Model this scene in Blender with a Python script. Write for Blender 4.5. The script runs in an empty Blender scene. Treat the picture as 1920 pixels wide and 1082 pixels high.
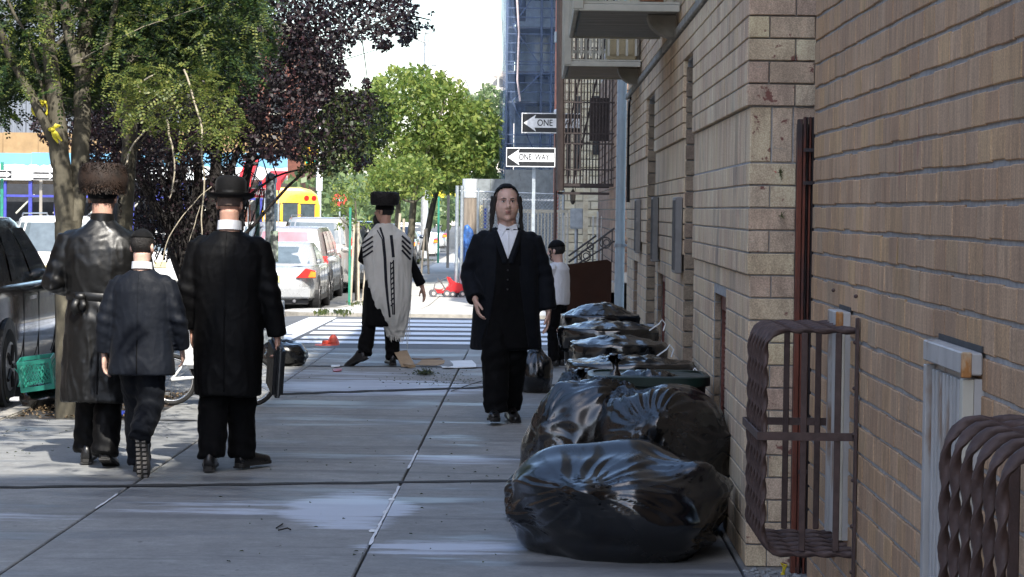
import bpy, bmesh, math, random
import numpy as np
from mathutils import Vector, Matrix, noise
from mathutils.bvhtree import BVHTree
R = math.radians
PI = math.pi
sc = bpy.context.scene
COL = sc.collection
random.seed(7); np.random.seed(7)
# ------------------------------------------------------------ camera, sky, sun
F = 4800.0
CAM_H = 1.6
CM = Matrix.Rotation(math.atan(48.1/F), 3, 'Z') @ Matrix.Rotation(PI/2 - math.atan(146.6/F), 3, 'X') @ Matrix.Rotation(0.013, 3, 'Z')
cd = bpy.data.cameras.new('camera'); cam = bpy.data.objects.new('camera', cd); COL.objects.link(cam)
cam.matrix_world = Matrix.Translation((0, 0, CAM_H)) @ CM.to_4x4()
cd.sensor_width = 36; cd.lens = 36*F/1920; cd.clip_end = 3000; cd.clip_start = 0.1
sc.camera = cam
SUN_EL, SUN_PHI = R(46), R(17)          # sun behind the camera, a little to the right
w = bpy.data.worlds.new('World'); sc.world = w; w.use_nodes = True
nt = w.node_tree; nt.nodes.clear()
sky = nt.nodes.new('ShaderNodeTexSky'); sky.sky_type = 'NISHITA'; sky.sun_disc = False
sky.sun_elevation = SUN_EL; sky.sun_rotation = PI - SUN_PHI; sky.air_density = 1.0; sky.dust_density = 1.6; sky.ozone_density = 1.0
bg = nt.nodes.new('ShaderNodeBackground'); bg.inputs['Strength'].default_value = 0.15
wo = nt.nodes.new('ShaderNodeOutputWorld')
nt.links.new(sky.outputs[0], bg.inputs[0]); nt.links.new(bg.outputs[0], wo.inputs[0])
sl = bpy.data.lights.new('sun', 'SUN'); sl.energy = 3.0; sl.angle = R(0.6); sl.color = (1.0, 0.95, 0.86)
so = bpy.data.objects.new('sun', sl); COL.objects.link(so)
sdir = Vector((math.sin(SUN_PHI)*math.cos(SUN_EL), -math.cos(SUN_PHI)*math.cos(SUN_EL), math.sin(SUN_EL)))
so.rotation_euler = sdir.to_track_quat('Z', 'Y').to_euler(); so.location = (20, -20, 40)
sc.view_settings.view_transform = 'Standard'; sc.view_settings.look = 'None'
sc.view_settings.exposure = 1.5; sc.view_settings.gamma = 1

# ------------------------------------------------------------ measuring helpers
def gz(Y):                               # the pavement falls gently beyond the crossing
    t = min(max((Y-37.0)/20.0, 0), 1)
    return -0.5*(t*t*(3-2*t))
def ray(px, py):
    return CM @ Vector(((px-960)/F, -(py-541)/F, -1.0))
def at(px, py, Y):
    d = ray(px, py); k = Y/d.y
    return Vector((d.x*k, Y, CAM_H + d.z*k))
def G(px, py, off=0.0):
    d = ray(px, py); Y = 20.0
    for _ in range(60):
        z = gz(Y)+off
        Y2 = d.y*(z-CAM_H)/d.z
        Y = 0.5*Y + 0.5*min(max(Y2, 3), 900)
    return Vector((d.x*Y/d.y, Y, gz(Y)+off))
CMI = CM.inverted()
def proj(p):
    q = CMI @ (Vector(p) - Vector((0, 0, CAM_H)))
    return 960 - F*q.x/q.z, 541 + F*q.y/q.z
def nz(x, y=0, z=0): return noise.noise(Vector((x, y, z)))

# ------------------------------------------------------------ objects
def tag(o, label=None, cat=None, group=None, kind=None):
    if label: o['label'] = label
    if cat: o['category'] = cat
    if group: o['group'] = group
    if kind: o['kind'] = kind
    return o
def thing(name, label, cat, loc=(0, 0, 0), rz=0, group=None):
    o = bpy.data.objects.new(name, None); COL.objects.link(o)
    o.location = loc; o.rotation_euler = (0, 0, rz); o.empty_display_size = .1
    return tag(o, label, cat, group)
def wmat(o):
    m = Matrix.LocRotScale(o.location, o.rotation_euler, o.scale)
    return wmat(o.parent) @ m if o.parent else m
class MB:
    def __init__(s): s.v = []; s.f = []; s.M = None
    def add(s, vs, fs):
        n = len(s.v)
        if s.M is not None: vs = [s.M @ Vector(v) for v in vs]
        s.v += [tuple(v) for v in vs]; s.f += [tuple(i+n for i in f) for f in fs]
        return s
    def box(s, lo, hi, rot=None, piv=None):
        x0, y0, z0 = lo; x1, y1, z1 = hi
        vs = [(x0,y0,z0),(x1,y0,z0),(x1,y1,z0),(x0,y1,z0),(x0,y0,z1),(x1,y0,z1),(x1,y1,z1),(x0,y1,z1)]
        if rot is not None:
            p = Vector(piv) if piv is not None else (Vector(lo)+Vector(hi))/2
            vs = [p + rot @ (Vector(v)-p) for v in vs]
        return s.add(vs, [(0,3,2,1),(4,5,6,7),(0,1,5,4),(1,2,6,5),(2,3,7,6),(3,0,4,7)])
    def loft(s, rings, closed=True, cap=True):
        n = len(rings[0]); vs = [v for r in rings for v in r]; fs = []
        for i in range(len(rings)-1):
            for j in range(n if closed else n-1):
                k = (j+1) % n
                fs.append((i*n+j, i*n+k, (i+1)*n+k, (i+1)*n+j))
        if cap and closed:
            fs.append(tuple(range(n-1, -1, -1))); fs.append(tuple((len(rings)-1)*n+j for j in range(n)))
        return s.add(vs, fs)
    def tube(s, pts, rad, n=10, side=None, cap=True, twist=0, sq=None):
        pts = [Vector(p) for p in pts]; m = len(pts)
        if not hasattr(rad, '__len__'): rad = [rad]*m
        rings = []; prev = Vector(side) if side is not None else None
        for i, p in enumerate(pts):
            t = (pts[min(i+1, m-1)] - pts[max(i-1, 0)]).normalized()
            if prev is None: prev = Vector((1, 0, 0)) if abs(t.x) < .8 else Vector((0, 1, 0))
            a = (prev - t*prev.dot(t)).normalized()
            if side is None: prev = a
            b = t.cross(a)
            r = rad[i]; ra, rb = (r, r) if not hasattr(r, '__len__') else r
            ring = []
            for j in range(n):
                th = 2*PI*j/n + twist*i
                c, d = math.cos(th), math.sin(th)
                if sq: 
                    k = (abs(c)**sq + abs(d)**sq)**(-1.0/sq); c *= k; d *= k
                ring.append(p + a*ra*c + b*rb*d)
            rings.append(ring)
        return s.loft(rings, True, cap)
    def blob(s, c, r, n=14, m=9, rot=None):
        if not hasattr(r, '__len__'): r = (r, r, r)
        vs = [Vector((0, 0, -r[2]))]; fs = []
        for i in range(1, m):
            a = -PI/2 + PI*i/m
            for j in range(n):
                b = 2*PI*j/n
                vs.append(Vector((r[0]*math.cos(a)*math.cos(b), r[1]*math.cos(a)*math.sin(b), r[2]*math.sin(a))))
        vs.append(Vector((0, 0, r[2])))
        if rot is not None: vs = [rot @ v for v in vs]
        vs = [v + Vector(c) for v in vs]
        for j in range(n): fs.append((0, 1+(j+1) % n, 1+j))
        for i in range(m-2):
            for j in range(n):
                k = (j+1) % n; q = 1+i*n
                fs.append((q+j, q+k, q+n+k, q+n+j))
        q = 1+(m-2)*n; t = len(vs)-1
        for j in range(n): fs.append((q+j, q+(j+1) % n, t))
        return s.add(vs, fs)
    def lathe(s, prof, c=(0, 0, 0), n=24, cap=True):
        return s.loft([[Vector(c)+Vector((r*math.cos(2*PI*j/n), r*math.sin(2*PI*j/n), z)) for j in range(n)] for r, z in prof], True, cap)
    def prism(s, poly, ax, lo, hi):          # polygon in the two other axes, extruded along ax
        n = len(poly)
        def P3(p, t): 
            q = list(p); q.insert(ax, t); return Vector(q)
        vs = [P3(p, lo) for p in poly] + [P3(p, hi) for p in poly]
        fs = [tuple(range(n-1, -1, -1)), tuple(range(n, 2*n))] + [(i, (i+1) % n, n+(i+1) % n, n+i) for i in range(n)]
        return s.add(vs, fs)
    def mesh(s, name):
        me = bpy.data.meshes.new(name); me.from_pydata(s.v, [], s.f); me.validate(); return me
    def build(s, name, mat, parent=None, world=False, smooth=None, bevel=0, loc=None, fixn=True):
        v = s.v
        if world and parent is not None:
            mi = wmat(parent).inverted(); s.v = [tuple(mi @ Vector(p)) for p in s.v]
        me = s.mesh(name); s.v = v
        return link(name, me, mat, parent, smooth, bevel, loc, fixn)
def link(name, me, mat, parent=None, smooth=None, bevel=0, loc=None, fixn=False):
    if fixn or bevel:
        bm = bmesh.new(); bm.from_mesh(me)
        if fixn: bmesh.ops.recalc_face_normals(bm, faces=bm.faces)
        if bevel:
            ed = [e for e in bm.edges if len(e.link_faces) == 2 and e.calc_face_angle(0) > .5]
            bmesh.ops.bevel(bm, geom=ed, offset=bevel, segments=1 if bevel < .012 else 2, affect='EDGES', clamp_overlap=True)
        bm.to_mesh(me); bm.free()
    if mat is not None: me.materials.append(mat)
    if smooth is not None:
        me.shade_smooth()
        if smooth < 3: me.set_sharp_from_angle(angle=smooth)
    o = bpy.data.objects.new(name, me); COL.objects.link(o)
    if parent is not None: o.parent = parent
    if loc is not None: o.location = loc
    return o
def copy_tree(o, parent=None):
    kids = [c for c in o.children]
    c = o.copy(); COL.objects.link(c)
    if parent is not None: c.parent = parent
    for k in kids: copy_tree(k, c)
    return c
def remesh(mb, voxel, smooth=2, fac=.6):
    me = mb.mesh('tmp')
    bm = bmesh.new(); bm.from_mesh(me); bmesh.ops.recalc_face_normals(bm, faces=bm.faces); bm.to_mesh(me); bm.free()
    o = bpy.data.objects.new('tmp', me); COL.objects.link(o)
    m = o.modifiers.new('r', 'REMESH'); m.mode = 'VOXEL'; m.voxel_size = voxel
    if smooth:
        s = o.modifiers.new('s', 'SMOOTH'); s.iterations = smooth; s.factor = fac
    dg = bpy.context.evaluated_depsgraph_get(); dg.update()
    out = bpy.data.meshes.new_from_object(o.evaluated_get(dg))
    bpy.data.objects.remove(o); bpy.data.meshes.remove(me)
    return out
def coords(me):
    a = np.empty(len(me.vertices)*3, dtype=np.float32); me.vertices.foreach_get('co', a); return a.reshape(-1, 3)
def setco(me, a): me.vertices.foreach_set('co', a.astype(np.float32).ravel()); me.update()
def normals(me):
    a = np.empty(len(me.vertices)*3, dtype=np.float32); me.vertex_normals.foreach_get('vector', a); return a.reshape(-1, 3)
def np_mesh(name, V, K):                     # V (n*K,3): n faces of K verts each
    n = len(V)//K; me = bpy.data.meshes.new(name)
    me.vertices.add(n*K); me.vertices.foreach_set('co', np.asarray(V, dtype=np.float32).ravel())
    me.loops.add(n*K); me.loops.foreach_set('vertex_index', np.arange(n*K, dtype=np.int32))
    me.polygons.add(n); me.polygons.foreach_set('loop_start', np.arange(0, n*K, K, dtype=np.int32))
    me.update(calc_edges=True); return me

# ------------------------------------------------------------ materials
MATS = {}
class NT:
    def __init__(s, name):
        s.m = bpy.data.materials.new(name); s.m.use_nodes = True; s.t = s.m.node_tree
        s.p = s.t.nodes['Principled BSDF']; s.out = s.t.nodes['Material Output']; s.tc = None
    def n(s, typ, **kw):
        x = s.t.nodes.new(typ)
        for k, v in kw.items(): setattr(x, k, v)
        return x
    def l(s, a, b): s.t.links.new(a, b)
    def obj(s):
        if s.tc is None: s.tc = s.n('ShaderNodeTexCoord')
        return s.tc.outputs['Object']
    def noise(s, scale, detail=4, stretch=(1, 1, 1), rough=.6, world=False, off=None):
        mp = s.n('ShaderNodeMapping'); mp.inputs['Scale'].default_value = stretch
        if world:
            g = s.n('ShaderNodeNewGeometry'); s.l(g.outputs['Position'], mp.inputs[0])
        else: s.l(s.obj(), mp.inputs[0])
        x = s.n('ShaderNodeTexNoise'); x.inputs['Scale'].default_value = scale; x.inputs['Detail'].default_value = detail
        x.inputs['Roughness'].default_value = rough
        s.l(mp.outputs[0], x.inputs['Vector']); return x.outputs['Fac']
    def ramp(s, fac, stops):
        r = s.n('ShaderNodeValToRGB'); e = r.color_ramp.elements
        while len(e) < len(stops): e.new(.5)
        for i, (p, c) in enumerate(stops):
            e[i].position = p; e[i].color = c if hasattr(c, '__len__') and len(c) == 4 else ((*c, 1) if hasattr(c, '__len__') else (c, c, c, 1))
        s.l(fac, r.inputs[0]); return r.outputs[0]
    def mix(s, fac, a, b, mode='MIX'):
        x = s.n('ShaderNodeMix', data_type='RGBA', blend_type=mode)
        for i, v in ((0, fac), (6, a), (7, b)):
            if hasattr(v, 'is_linked') or isinstance(v, bpy.types.NodeSocket): s.l(v, x.inputs[i])
            else: x.inputs[i].default_value = v if i == 0 else (*v, 1)
        return x.outputs[2]
    def math(s, op, a, b=0.0):
        x = s.n('ShaderNodeMath', operation=op)
        for i, v in ((0, a), (1, b)):
            if isinstance(v, bpy.types.NodeSocket): s.l(v, x.inputs[i])
            else: x.inputs[i].default_value = v
        return x.outputs[0]
    def bump(s, h, strength=.3, dist=.01):
        b = s.n('ShaderNodeBump'); b.inputs['Strength'].default_value = strength; b.inputs['Distance'].default_value = dist
        s.l(h, b.inputs['Height']); s.l(b.outputs[0], s.p.inputs['Normal'])
    def rnd(s):                              # a number per object and per loose piece
        g = s.n('ShaderNodeNewGeometry'); o = s.n('ShaderNodeObjectInfo')
        a = s.math('ADD', g.outputs['Random Per Island'], o.outputs['Random'])
        return s.math('FRACT', a)
    def set(s, col=None, rough=None, metal=None, **kw):
        P_ = s.p.inputs
        if col is not None:
            if isinstance(col, bpy.types.NodeSocket): s.l(col, P_['Base Color'])
            else: P_['Base Color'].default_value = (*col, 1)
        if rough is not None:
            if isinstance(rough, bpy.types.NodeSocket): s.l(rough, P_['Roughness'])
            else: P_['Roughness'].default_value = rough
        if metal is not None: P_['Metallic'].default_value = metal
        for k, v in kw.items(): P_[k].default_value = v
        return s
def M(name, col, rough=.6, metal=0, vary=.25, scale=6, bump=0, bscale=40, stretch=(1, 1, 1), dirt=None, **kw):
    if name in MATS: return MATS[name]
    t = NT(name)
    f = t.noise(scale, 5, stretch)
    lo = tuple(c*(1-vary) for c in col); hi = tuple(min(c*(1+vary), 1) for c in col)
    c = t.ramp(f, [(.3, lo), (.7, hi)])
    if dirt:
        g = t.noise(dirt[1], 6, (1, 1, .35)); k = t.ramp(g, [(dirt[2], 0), (dirt[2]+.12, 1)])
        c = t.mix(k, c, dirt[0])
    rr = t.ramp(t.noise(scale*2.3, 4), [(.3, max(rough-.1, .02)), (.7, min(rough+.1, 1))])
    t.set(c, rr, metal)
    for k, v in kw.items(): t.p.inputs[k.replace('_', ' ')].default_value = v
    if bump: t.bump(t.noise(bscale, 4), bump, .01)
    MATS[name] = t.m; return t.m

def brick_mat(name, cols, streak, gritty=.5, stain=None, vs=None):
    t = NT(name)
    r = t.rnd()
    c = t.ramp(r, cols)
    # vertical scored streaks along the brick face
    f = t.noise(1.0, 5, streak, world=True, rough=.7)
    c = t.mix(.50, c, t.ramp(f, [(.28, .18), (.5, .5), (.72, .84)]), 'OVERLAY')
    g = t.noise(180, 2, world=True)
    c = t.mix(.42, c, t.ramp(g, [(.35, .22), (.65, .78)]), 'OVERLAY')
    big = t.noise(.9, 4, world=True)
    c = t.mix(.6, c, t.ramp(big, [(.3, .33), (.7, .64)]), 'OVERLAY')
    if stain:
        for (colr, sc_, a, b) in stain:
            k = t.ramp(t.noise(sc_[0], 5, sc_[1:], world=True), [(a, 0), (b, 1)])
            c = t.mix(k, c, colr)
    t.set(c, .88)
    h = t.mix(.5, f, g)
    t.bump(h, gritty, .004)
    MATS[name] = t.m; return t.m
BROWN_BRICK = brick_mat('brown_brick', [(0, (0.406, 0.258, 0.148)), (.25, (0.462, 0.297, 0.172)), (.5, (0.431, 0.285, 0.172)), (.75, (0.389, 0.238, 0.135)), (.93, (0.488, 0.310, 0.158)), (1, (0.382, 0.270, 0.172))], (24, 24, 3.5), .6,
    stain=[((.32, .21, .09), (1, 13, 13, 2.2), .655, .70), ((.30, .10, .085), (1, 7, 7, 1.2), .70, .75)])
BEIGE_BRICK = brick_mat('beige_brick', [(0, (0.581, 0.439, 0.272)), (.3, (0.665, 0.514, 0.344)), (.5, (0.534, 0.383, 0.260)), (.75, (0.628, 0.491, 0.327)), (1, (0.489, 0.372, 0.256))], (22, 22, 2.5), .5,
    stain=[((.17, .165, .15), (1, 1.2, 1.2, .8), .58, .75)])
PIER_BRICK = brick_mat('pier_brick', [(0, (0.602, 0.487, 0.299)), (.2, (0.542, 0.432, 0.283)), (.4, (0.485, 0.352, 0.251)), (.6, (0.568, 0.463, 0.325)), (.8, (0.443, 0.314, 0.231)), (1, (0.597, 0.489, 0.323))], (14, 14, 5), .7,
    stain=[((.20, .085, .065), (1, 14, 14, 16), .62, .66), ((.33, .30, .24), (1, 9, 9, 22), .66, .69)])
HEADER_BRICK = brick_mat('header_brick', [(0, (0.242, 0.187, 0.129)), (.5, (0.303, 0.231, 0.158)), (1, (0.230, 0.165, 0.119))], (9, 9, 9), .5)
def mortar_mat():
    t = NT('mortar'); f = t.noise(25, 5, world=True); g = t.noise(1.2, 3, world=True)
    c = t.mix(.6, t.ramp(f, [(.3, (.25, .25, .25)), (.7, (.43, .43, .42))]), t.ramp(g, [(.3, .3), (.7, .62)]), 'OVERLAY')
    t.set(c, .95); t.bump(f, .6, .006); MATS['mortar'] = t.m; return t.m
MORTAR = mortar_mat()
FAR_BRICK = brick_mat('far_brick', [(0, (.15, .10, .075)), (.5, (.20, .13, .095)), (1, (.24, .17, .12))], (3, 3, 6), .3)
CREAM_BRICK = brick_mat('cream_brick', [(0, (.60, .54, .38)), (.5, (.68, .62, .46)), (1, (.55, .50, .38))], (3, 3, 6), .3)
RED_BRICK = brick_mat('red_brick', [(0, (0.120, 0.043, 0.028)), (.5, (0.150, 0.055, 0.035)), (1, (0.100, 0.035, 0.025))], (3, 3, 6), .3)

def concrete_mat():
    t = NT('pavement_concrete')
    r = t.rnd()
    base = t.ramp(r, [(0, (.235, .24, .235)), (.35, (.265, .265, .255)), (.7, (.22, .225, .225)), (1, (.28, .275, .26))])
    f = t.noise(1.3, 6, (1, .7, 1), world=True); g = t.noise(60, 3, world=True); h = t.noise(7, 5, world=True)
    c = t.mix(.5, base, t.ramp(f, [(.3, .33), (.7, .62)]), 'OVERLAY')
    c = t.mix(.25, c, t.ramp(g, [(.3, .3), (.7, .7)]), 'OVERLAY')
    c = t.mix(.5, c, t.ramp(h, [(.3, .35), (.7, .64)]), 'OVERLAY')
    c = t.mix(.35, c, t.ramp(t.noise(23, 5, world=True, rough=.8), [(.3, .3), (.7, .7)]), 'OVERLAY')
    # long damp drag marks across the walk, darker and a little glossy
    d = t.noise(1.0, 5, (.35, 1.5, 1), world=True, rough=.65)
    wet = t.ramp(d, [(.53, 0), (.60, 1)])
    c = t.mix(t.math('MULTIPLY', wet, .60), c, (.10, .105, .112))
    d2 = t.noise(1.0, 6, (.22, 3.2, 1), world=True, rough=.7)
    c = t.mix(t.math('MULTIPLY', t.ramp(d2, [(.54, 0), (.60, 1)]), .5), c, (.12, .125, .13))
    sp = t.noise(11, 2, world=True); c = t.mix(t.math('MULTIPLY', t.ramp(sp, [(.70, 0), (.73, 1)]), .6), c, (.08, .08, .08))
    sl_ = t.noise(1.0, 6, (1.4, 4.5, 1), world=True, rough=.75); c = t.mix(t.math('MULTIPLY', t.ramp(sl_, [(.62, 0), (.68, 1)]), .35), c, (.42, .43, .43))
    # blue-white glare of sky on the wet walk, painted into the colour
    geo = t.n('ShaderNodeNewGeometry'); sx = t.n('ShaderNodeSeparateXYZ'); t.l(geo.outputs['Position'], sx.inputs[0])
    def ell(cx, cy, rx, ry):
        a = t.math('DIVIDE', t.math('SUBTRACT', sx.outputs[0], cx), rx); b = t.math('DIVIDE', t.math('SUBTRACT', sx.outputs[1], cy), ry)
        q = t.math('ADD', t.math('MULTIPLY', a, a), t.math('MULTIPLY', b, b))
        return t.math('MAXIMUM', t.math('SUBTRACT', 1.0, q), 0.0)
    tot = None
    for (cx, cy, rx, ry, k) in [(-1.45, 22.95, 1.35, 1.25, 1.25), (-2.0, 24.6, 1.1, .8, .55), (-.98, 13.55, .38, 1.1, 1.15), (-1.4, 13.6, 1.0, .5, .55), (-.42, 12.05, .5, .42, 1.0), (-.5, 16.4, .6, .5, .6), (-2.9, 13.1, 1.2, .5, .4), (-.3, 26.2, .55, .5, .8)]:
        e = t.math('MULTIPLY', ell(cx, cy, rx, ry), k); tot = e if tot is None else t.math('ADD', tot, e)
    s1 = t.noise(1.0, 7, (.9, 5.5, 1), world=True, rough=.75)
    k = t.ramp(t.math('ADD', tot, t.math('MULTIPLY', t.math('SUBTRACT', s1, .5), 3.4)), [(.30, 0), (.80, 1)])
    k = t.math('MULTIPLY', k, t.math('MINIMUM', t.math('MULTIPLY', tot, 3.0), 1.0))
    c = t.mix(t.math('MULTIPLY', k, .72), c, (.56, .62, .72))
    rr = t.mix(wet, (.8, .8, .8), (.42, .42, .42))
    t.set(c, rr); t.bump(t.mix(.4, g, h), .25, .004)
    MATS['pavement'] = t.m; return t.m
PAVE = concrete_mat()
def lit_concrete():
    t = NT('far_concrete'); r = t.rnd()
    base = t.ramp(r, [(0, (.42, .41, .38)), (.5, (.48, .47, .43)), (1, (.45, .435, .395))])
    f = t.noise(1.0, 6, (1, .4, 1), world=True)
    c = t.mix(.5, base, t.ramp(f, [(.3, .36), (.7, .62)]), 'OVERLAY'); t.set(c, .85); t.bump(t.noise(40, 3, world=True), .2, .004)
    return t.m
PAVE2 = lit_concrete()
def asphalt():
    t = NT('asphalt'); g = t.noise(90, 3, world=True); f = t.noise(.8, 5, (1, .5, 1), world=True)
    c = t.mix(.5, t.ramp(g, [(.3, (.075, .078, .08)), (.7, (.13, .133, .135))]), t.ramp(f, [(.3, .35), (.7, .65)]), 'OVERLAY')
    t.set(c, .85); t.bump(g, .4, .006); return t.m
ASPH = asphalt()
def painted():
    t = NT('road_paint'); f = t.noise(2.5, 6, (.8, 4, 1), world=True, rough=.75)
    c = t.ramp(f, [(.30, (.30, .31, .32)), (.42, (.66, .68, .70)), (.7, (.74, .76, .78))]); t.set(c, .7); return t.m
PAINT = painted()
SOIL = M('soil', (.085, .06, .042), .95, vary=.5, scale=14, bump=.8, bscale=60)
KERB = M('kerb_stone', (.33, .31, .27), .85, vary=.25, scale=9, bump=.4)
BARK = NT('honey_locust_bark')
_f = BARK.noise(6, 6, (1, 1, .35), rough=.7); _g = BARK.noise(2.2, 4, (1, 1, 3.0)); 
BARK.set(BARK.mix(.5, BARK.ramp(_f, [(.3, (.055, .05, .036)), (.55, (.11, .098, .07)), (.8, (.20, .18, .125))]), BARK.ramp(_g, [(.35, .3), (.65, .68)]), 'OVERLAY'), .85)
BARK.bump(_f, .7, .02); BARK = BARK.m
DARKBARK = M('plum_bark', (.016, .013, .012), .85, vary=.4, scale=12, bump=.6)
PALEBARK = M('young_bark', (.30, .26, .20), .85, vary=.3, scale=12, bump=.4)
VINE = M('pale_twig', (.42, .37, .28), .8, vary=.3, scale=20)
def leaf_mat(name, a, b, c, transl=.35, rough=.5):
    t = NT(name); r = t.rnd()
    colr = t.ramp(r, [(0, a), (.5, b), (1, c)])
    t.set(colr, rough)
    tr = t.n('ShaderNodeBsdfTranslucent'); mx = t.n('ShaderNodeMixShader'); mx.inputs[0].default_value = transl
    t.l(colr, tr.inputs[0]); t.l(t.p.outputs[0], mx.inputs[1]); t.l(tr.outputs[0], mx.inputs[2]); t.l(mx.outputs[0], t.out.inputs[0])
    return t.m
LEAF_G = leaf_mat('locust_leaf', (.010, .028, .008), (.024, .056, .012), (.10, .14, .028), .3)
LEAF_Y = leaf_mat('sprig_leaf', (.07, .11, .02), (.13, .17, .035), (.26, .27, .06), .4)
LEAF_P = leaf_mat('plum_leaf', (.006, .003, .004), (.010, .005, .0065), (.034, .013, .018), .10, .5)
LEAF_D = leaf_mat('dark_leaf', (.02, .035, .016), (.05, .075, .02), (.10, .11, .03), .3)
LEAF_F = leaf_mat('street_tree_leaf', (.085, .155, .03), (.16, .23, .045), (.28, .32, .075), .45)
LEAF_B = leaf_mat('back_tree_leaf', (.07, .12, .05), (.12, .17, .07), (.16, .22, .08), .35)
GLASS = M('window_glass', (.05, .06, .07), .06, vary=.2, Specular_IOR_Level=.8)
STEELG = M('galvanised_steel', (.36, .40, .43), .5, .55, vary=.2, scale=9)
BLACKMET = M('black_iron', (.018, .016, .016), .6, .3, vary=.3)
BROWNMET = M('brown_iron', (.075, .048, .042), .6, .2, vary=.25, scale=20, bump=.3, dirt=((.16, .055, .03), 9, .66))
WHITEP = M('white_paint', (.72, .73, .73), .55, vary=.08)
# ============================================================ THE GROUND
def struct(name, mb, mat, **kw):
    o = mb.build(name, mat, **kw); tag(o, kind='structure'); return o
def sheet(xs, ys, zf):
    mb = MB(); n = len(xs)
    mb.v = [(x, y, zf(x, y)) for y in ys for x in xs]
    mb.f = [(j*n+i, j*n+i+1, (j+1)*n+i+1, (j+1)*n+i) for j in range(len(ys)-1) for i in range(n-1)]
    return mb
def sm(t): t = min(max(t, 0), 1); return t*t*(3-2*t)
YS = [-20, 0, 10, 20, 28, 29, 29.6] + [30+i for i in range(30)] + [60, 80, 120, 200, 400, 900]
struct('ground', sheet([-700, -60, -14, 8, 60, 700], YS, lambda x, y: gz(y)-.30), SOIL, fixn=False)
def roadz(x, y):
    k = sm((x+4.5)/.9)*sm((y-28.3)/.8)*sm((40.0-y)/.8)
    return gz(y) - .13 + k*(.13-.035)
struct('road', sheet([-80, -40, -14.2, -8, -5, -4.6, -4.4, -4.2, -4.0, -3.8, -3.6, -3, 0, 4, 20, 60], YS, roadz), ASPH, fixn=False)

KX = -4.12                                   # kerb line of the avenue
xa = [KX+.16, G(100, 1005).x*.5+G(375, 825).x*.5, G(755, 900).x, .93]
def jline(p, q):
    a, b = G(*p), G(*q); k = (b.y-a.y)/(b.x-a.x); return (a.y - k*a.x, k)
J1 = jline((0, 915), (920, 903)); J2 = jline((530, 739), (930, 726))
J0 = (J1[0]-7.6, J1[1]); JE = (29.3, .02)
def JY(J, x): return J[0]+J[1]*x
walk_bed = MB()
walk_bed.box((KX+.1, -6, -.2), (1.9, 29.2, -.028))
walk = struct('sidewalk', walk_bed, M('joint_dirt', (.06, .058, .055), .95))
def slab(par, x0, x1, J, K, zoff=0, mat=PAVE, gap=.006, tilt=0.0):
    mb = MB(); gy = .024 if J[0] < 25 else .012; c = [(x0+gap, JY(J, x0)+gy), (x1-gap, JY(J, x1)+gy), (x1-gap, JY(K, x1)-gy), (x0+gap, JY(K, x0)-gy)]
    z = [zoff+gz(p[1])+tilt*(i in (1, 2)) for i, p in enumerate(c)]
    mb.add([(p[0], p[1], zz-.045) for p, zz in zip(c, z)] + [(p[0], p[1], zz) for p, zz in zip(c, z)],
           [(3, 2, 1, 0), (4, 5, 6, 7), (0, 1, 5, 4), (1, 2, 6, 5), (2, 3, 7, 6), (3, 0, 4, 7)])
    return mb.build('slab', mat, par, bevel=.006)
PIT0, PIT1 = 19.05, 21.9
JA = (PIT0, .01); JB = (PIT1, 0)
JM = (26.0, .1)
for ci in range(3):
    x0, x1 = xa[ci], xa[ci+1]
    segs = [((-6, 0), J0), (J0, J1)]
    if ci == 0: segs += [(J1, JA), (JB, JM), (JM, JE)]
    else: segs += [(J1, J2), (J2, JM), (JM, JE)]
    for k, (a, b) in enumerate(segs):
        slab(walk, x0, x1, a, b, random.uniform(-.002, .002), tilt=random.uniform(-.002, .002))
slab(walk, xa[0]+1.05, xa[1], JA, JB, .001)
for a, b in ((-6, 7.0), (7.0, 14.4), (14.4, 22), (22, 29.2)):
    slab(walk, xa[3], 1.75, (a, 0), (b, 0), .001)
FILL = M('joint_filler_tar', (.035, .034, .032), .85, vary=.4, scale=30)
for J_, w_, xs0_, xs1_ in ((J1, .050, xa[0], 1.7), (J2, .085, xa[1], 1.0), ((JM[0], JM[1]), .05, xa[1], 1.0), ((PIT0, .01), .03, xa[0], xa[1])):
    mb = MB(); n_ = 70; v_ = []
    for i in range(n_+1):
        x_ = xs0_+(xs1_-xs0_)*i/n_; yj = JY(J_, x_); wa = w_*(1+.9*nz(x_*6, w_*70)); wb = w_*(1+.9*nz(x_*7+9, w_*70)); v_ += [(x_, yj-wa, .0052), (x_, yj+wb, .0052)]
    mb.add(v_, [(2*i, 2*i+2, 2*i+3, 2*i+1) for i in range(n_)]); mb.build('joint_filler', FILL, walk, fixn=False)
pit = MB(); pit.add([(KX+.14, PIT0+.04, -.04), (xa[0]+1.04, PIT0+.04, -.04), (xa[0]+1.04, PIT1, -.04), (KX+.14, PIT1, -.04)], [(0, 1, 2, 3)])
struct('tree_pit_soil', sheet([KX+.14+i*.09 for i in range(13)], [PIT0+.02+i*.12 for i in range(25)], lambda x, y: -.03+.03*nz(x*3, y*3)), SOIL)
kerb = tag(bpy.data.objects.new('kerb', None), kind='structure'); COL.objects.link(kerb)
y = -6.0
while y < 27.0:
    MB().box((KX, y+.005, -.3), (KX+.15, y+1.795, .004+random.uniform(-.003, .003))).build('kerb_stone', KERB, kerb, bevel=.012); y += 1.8
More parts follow.
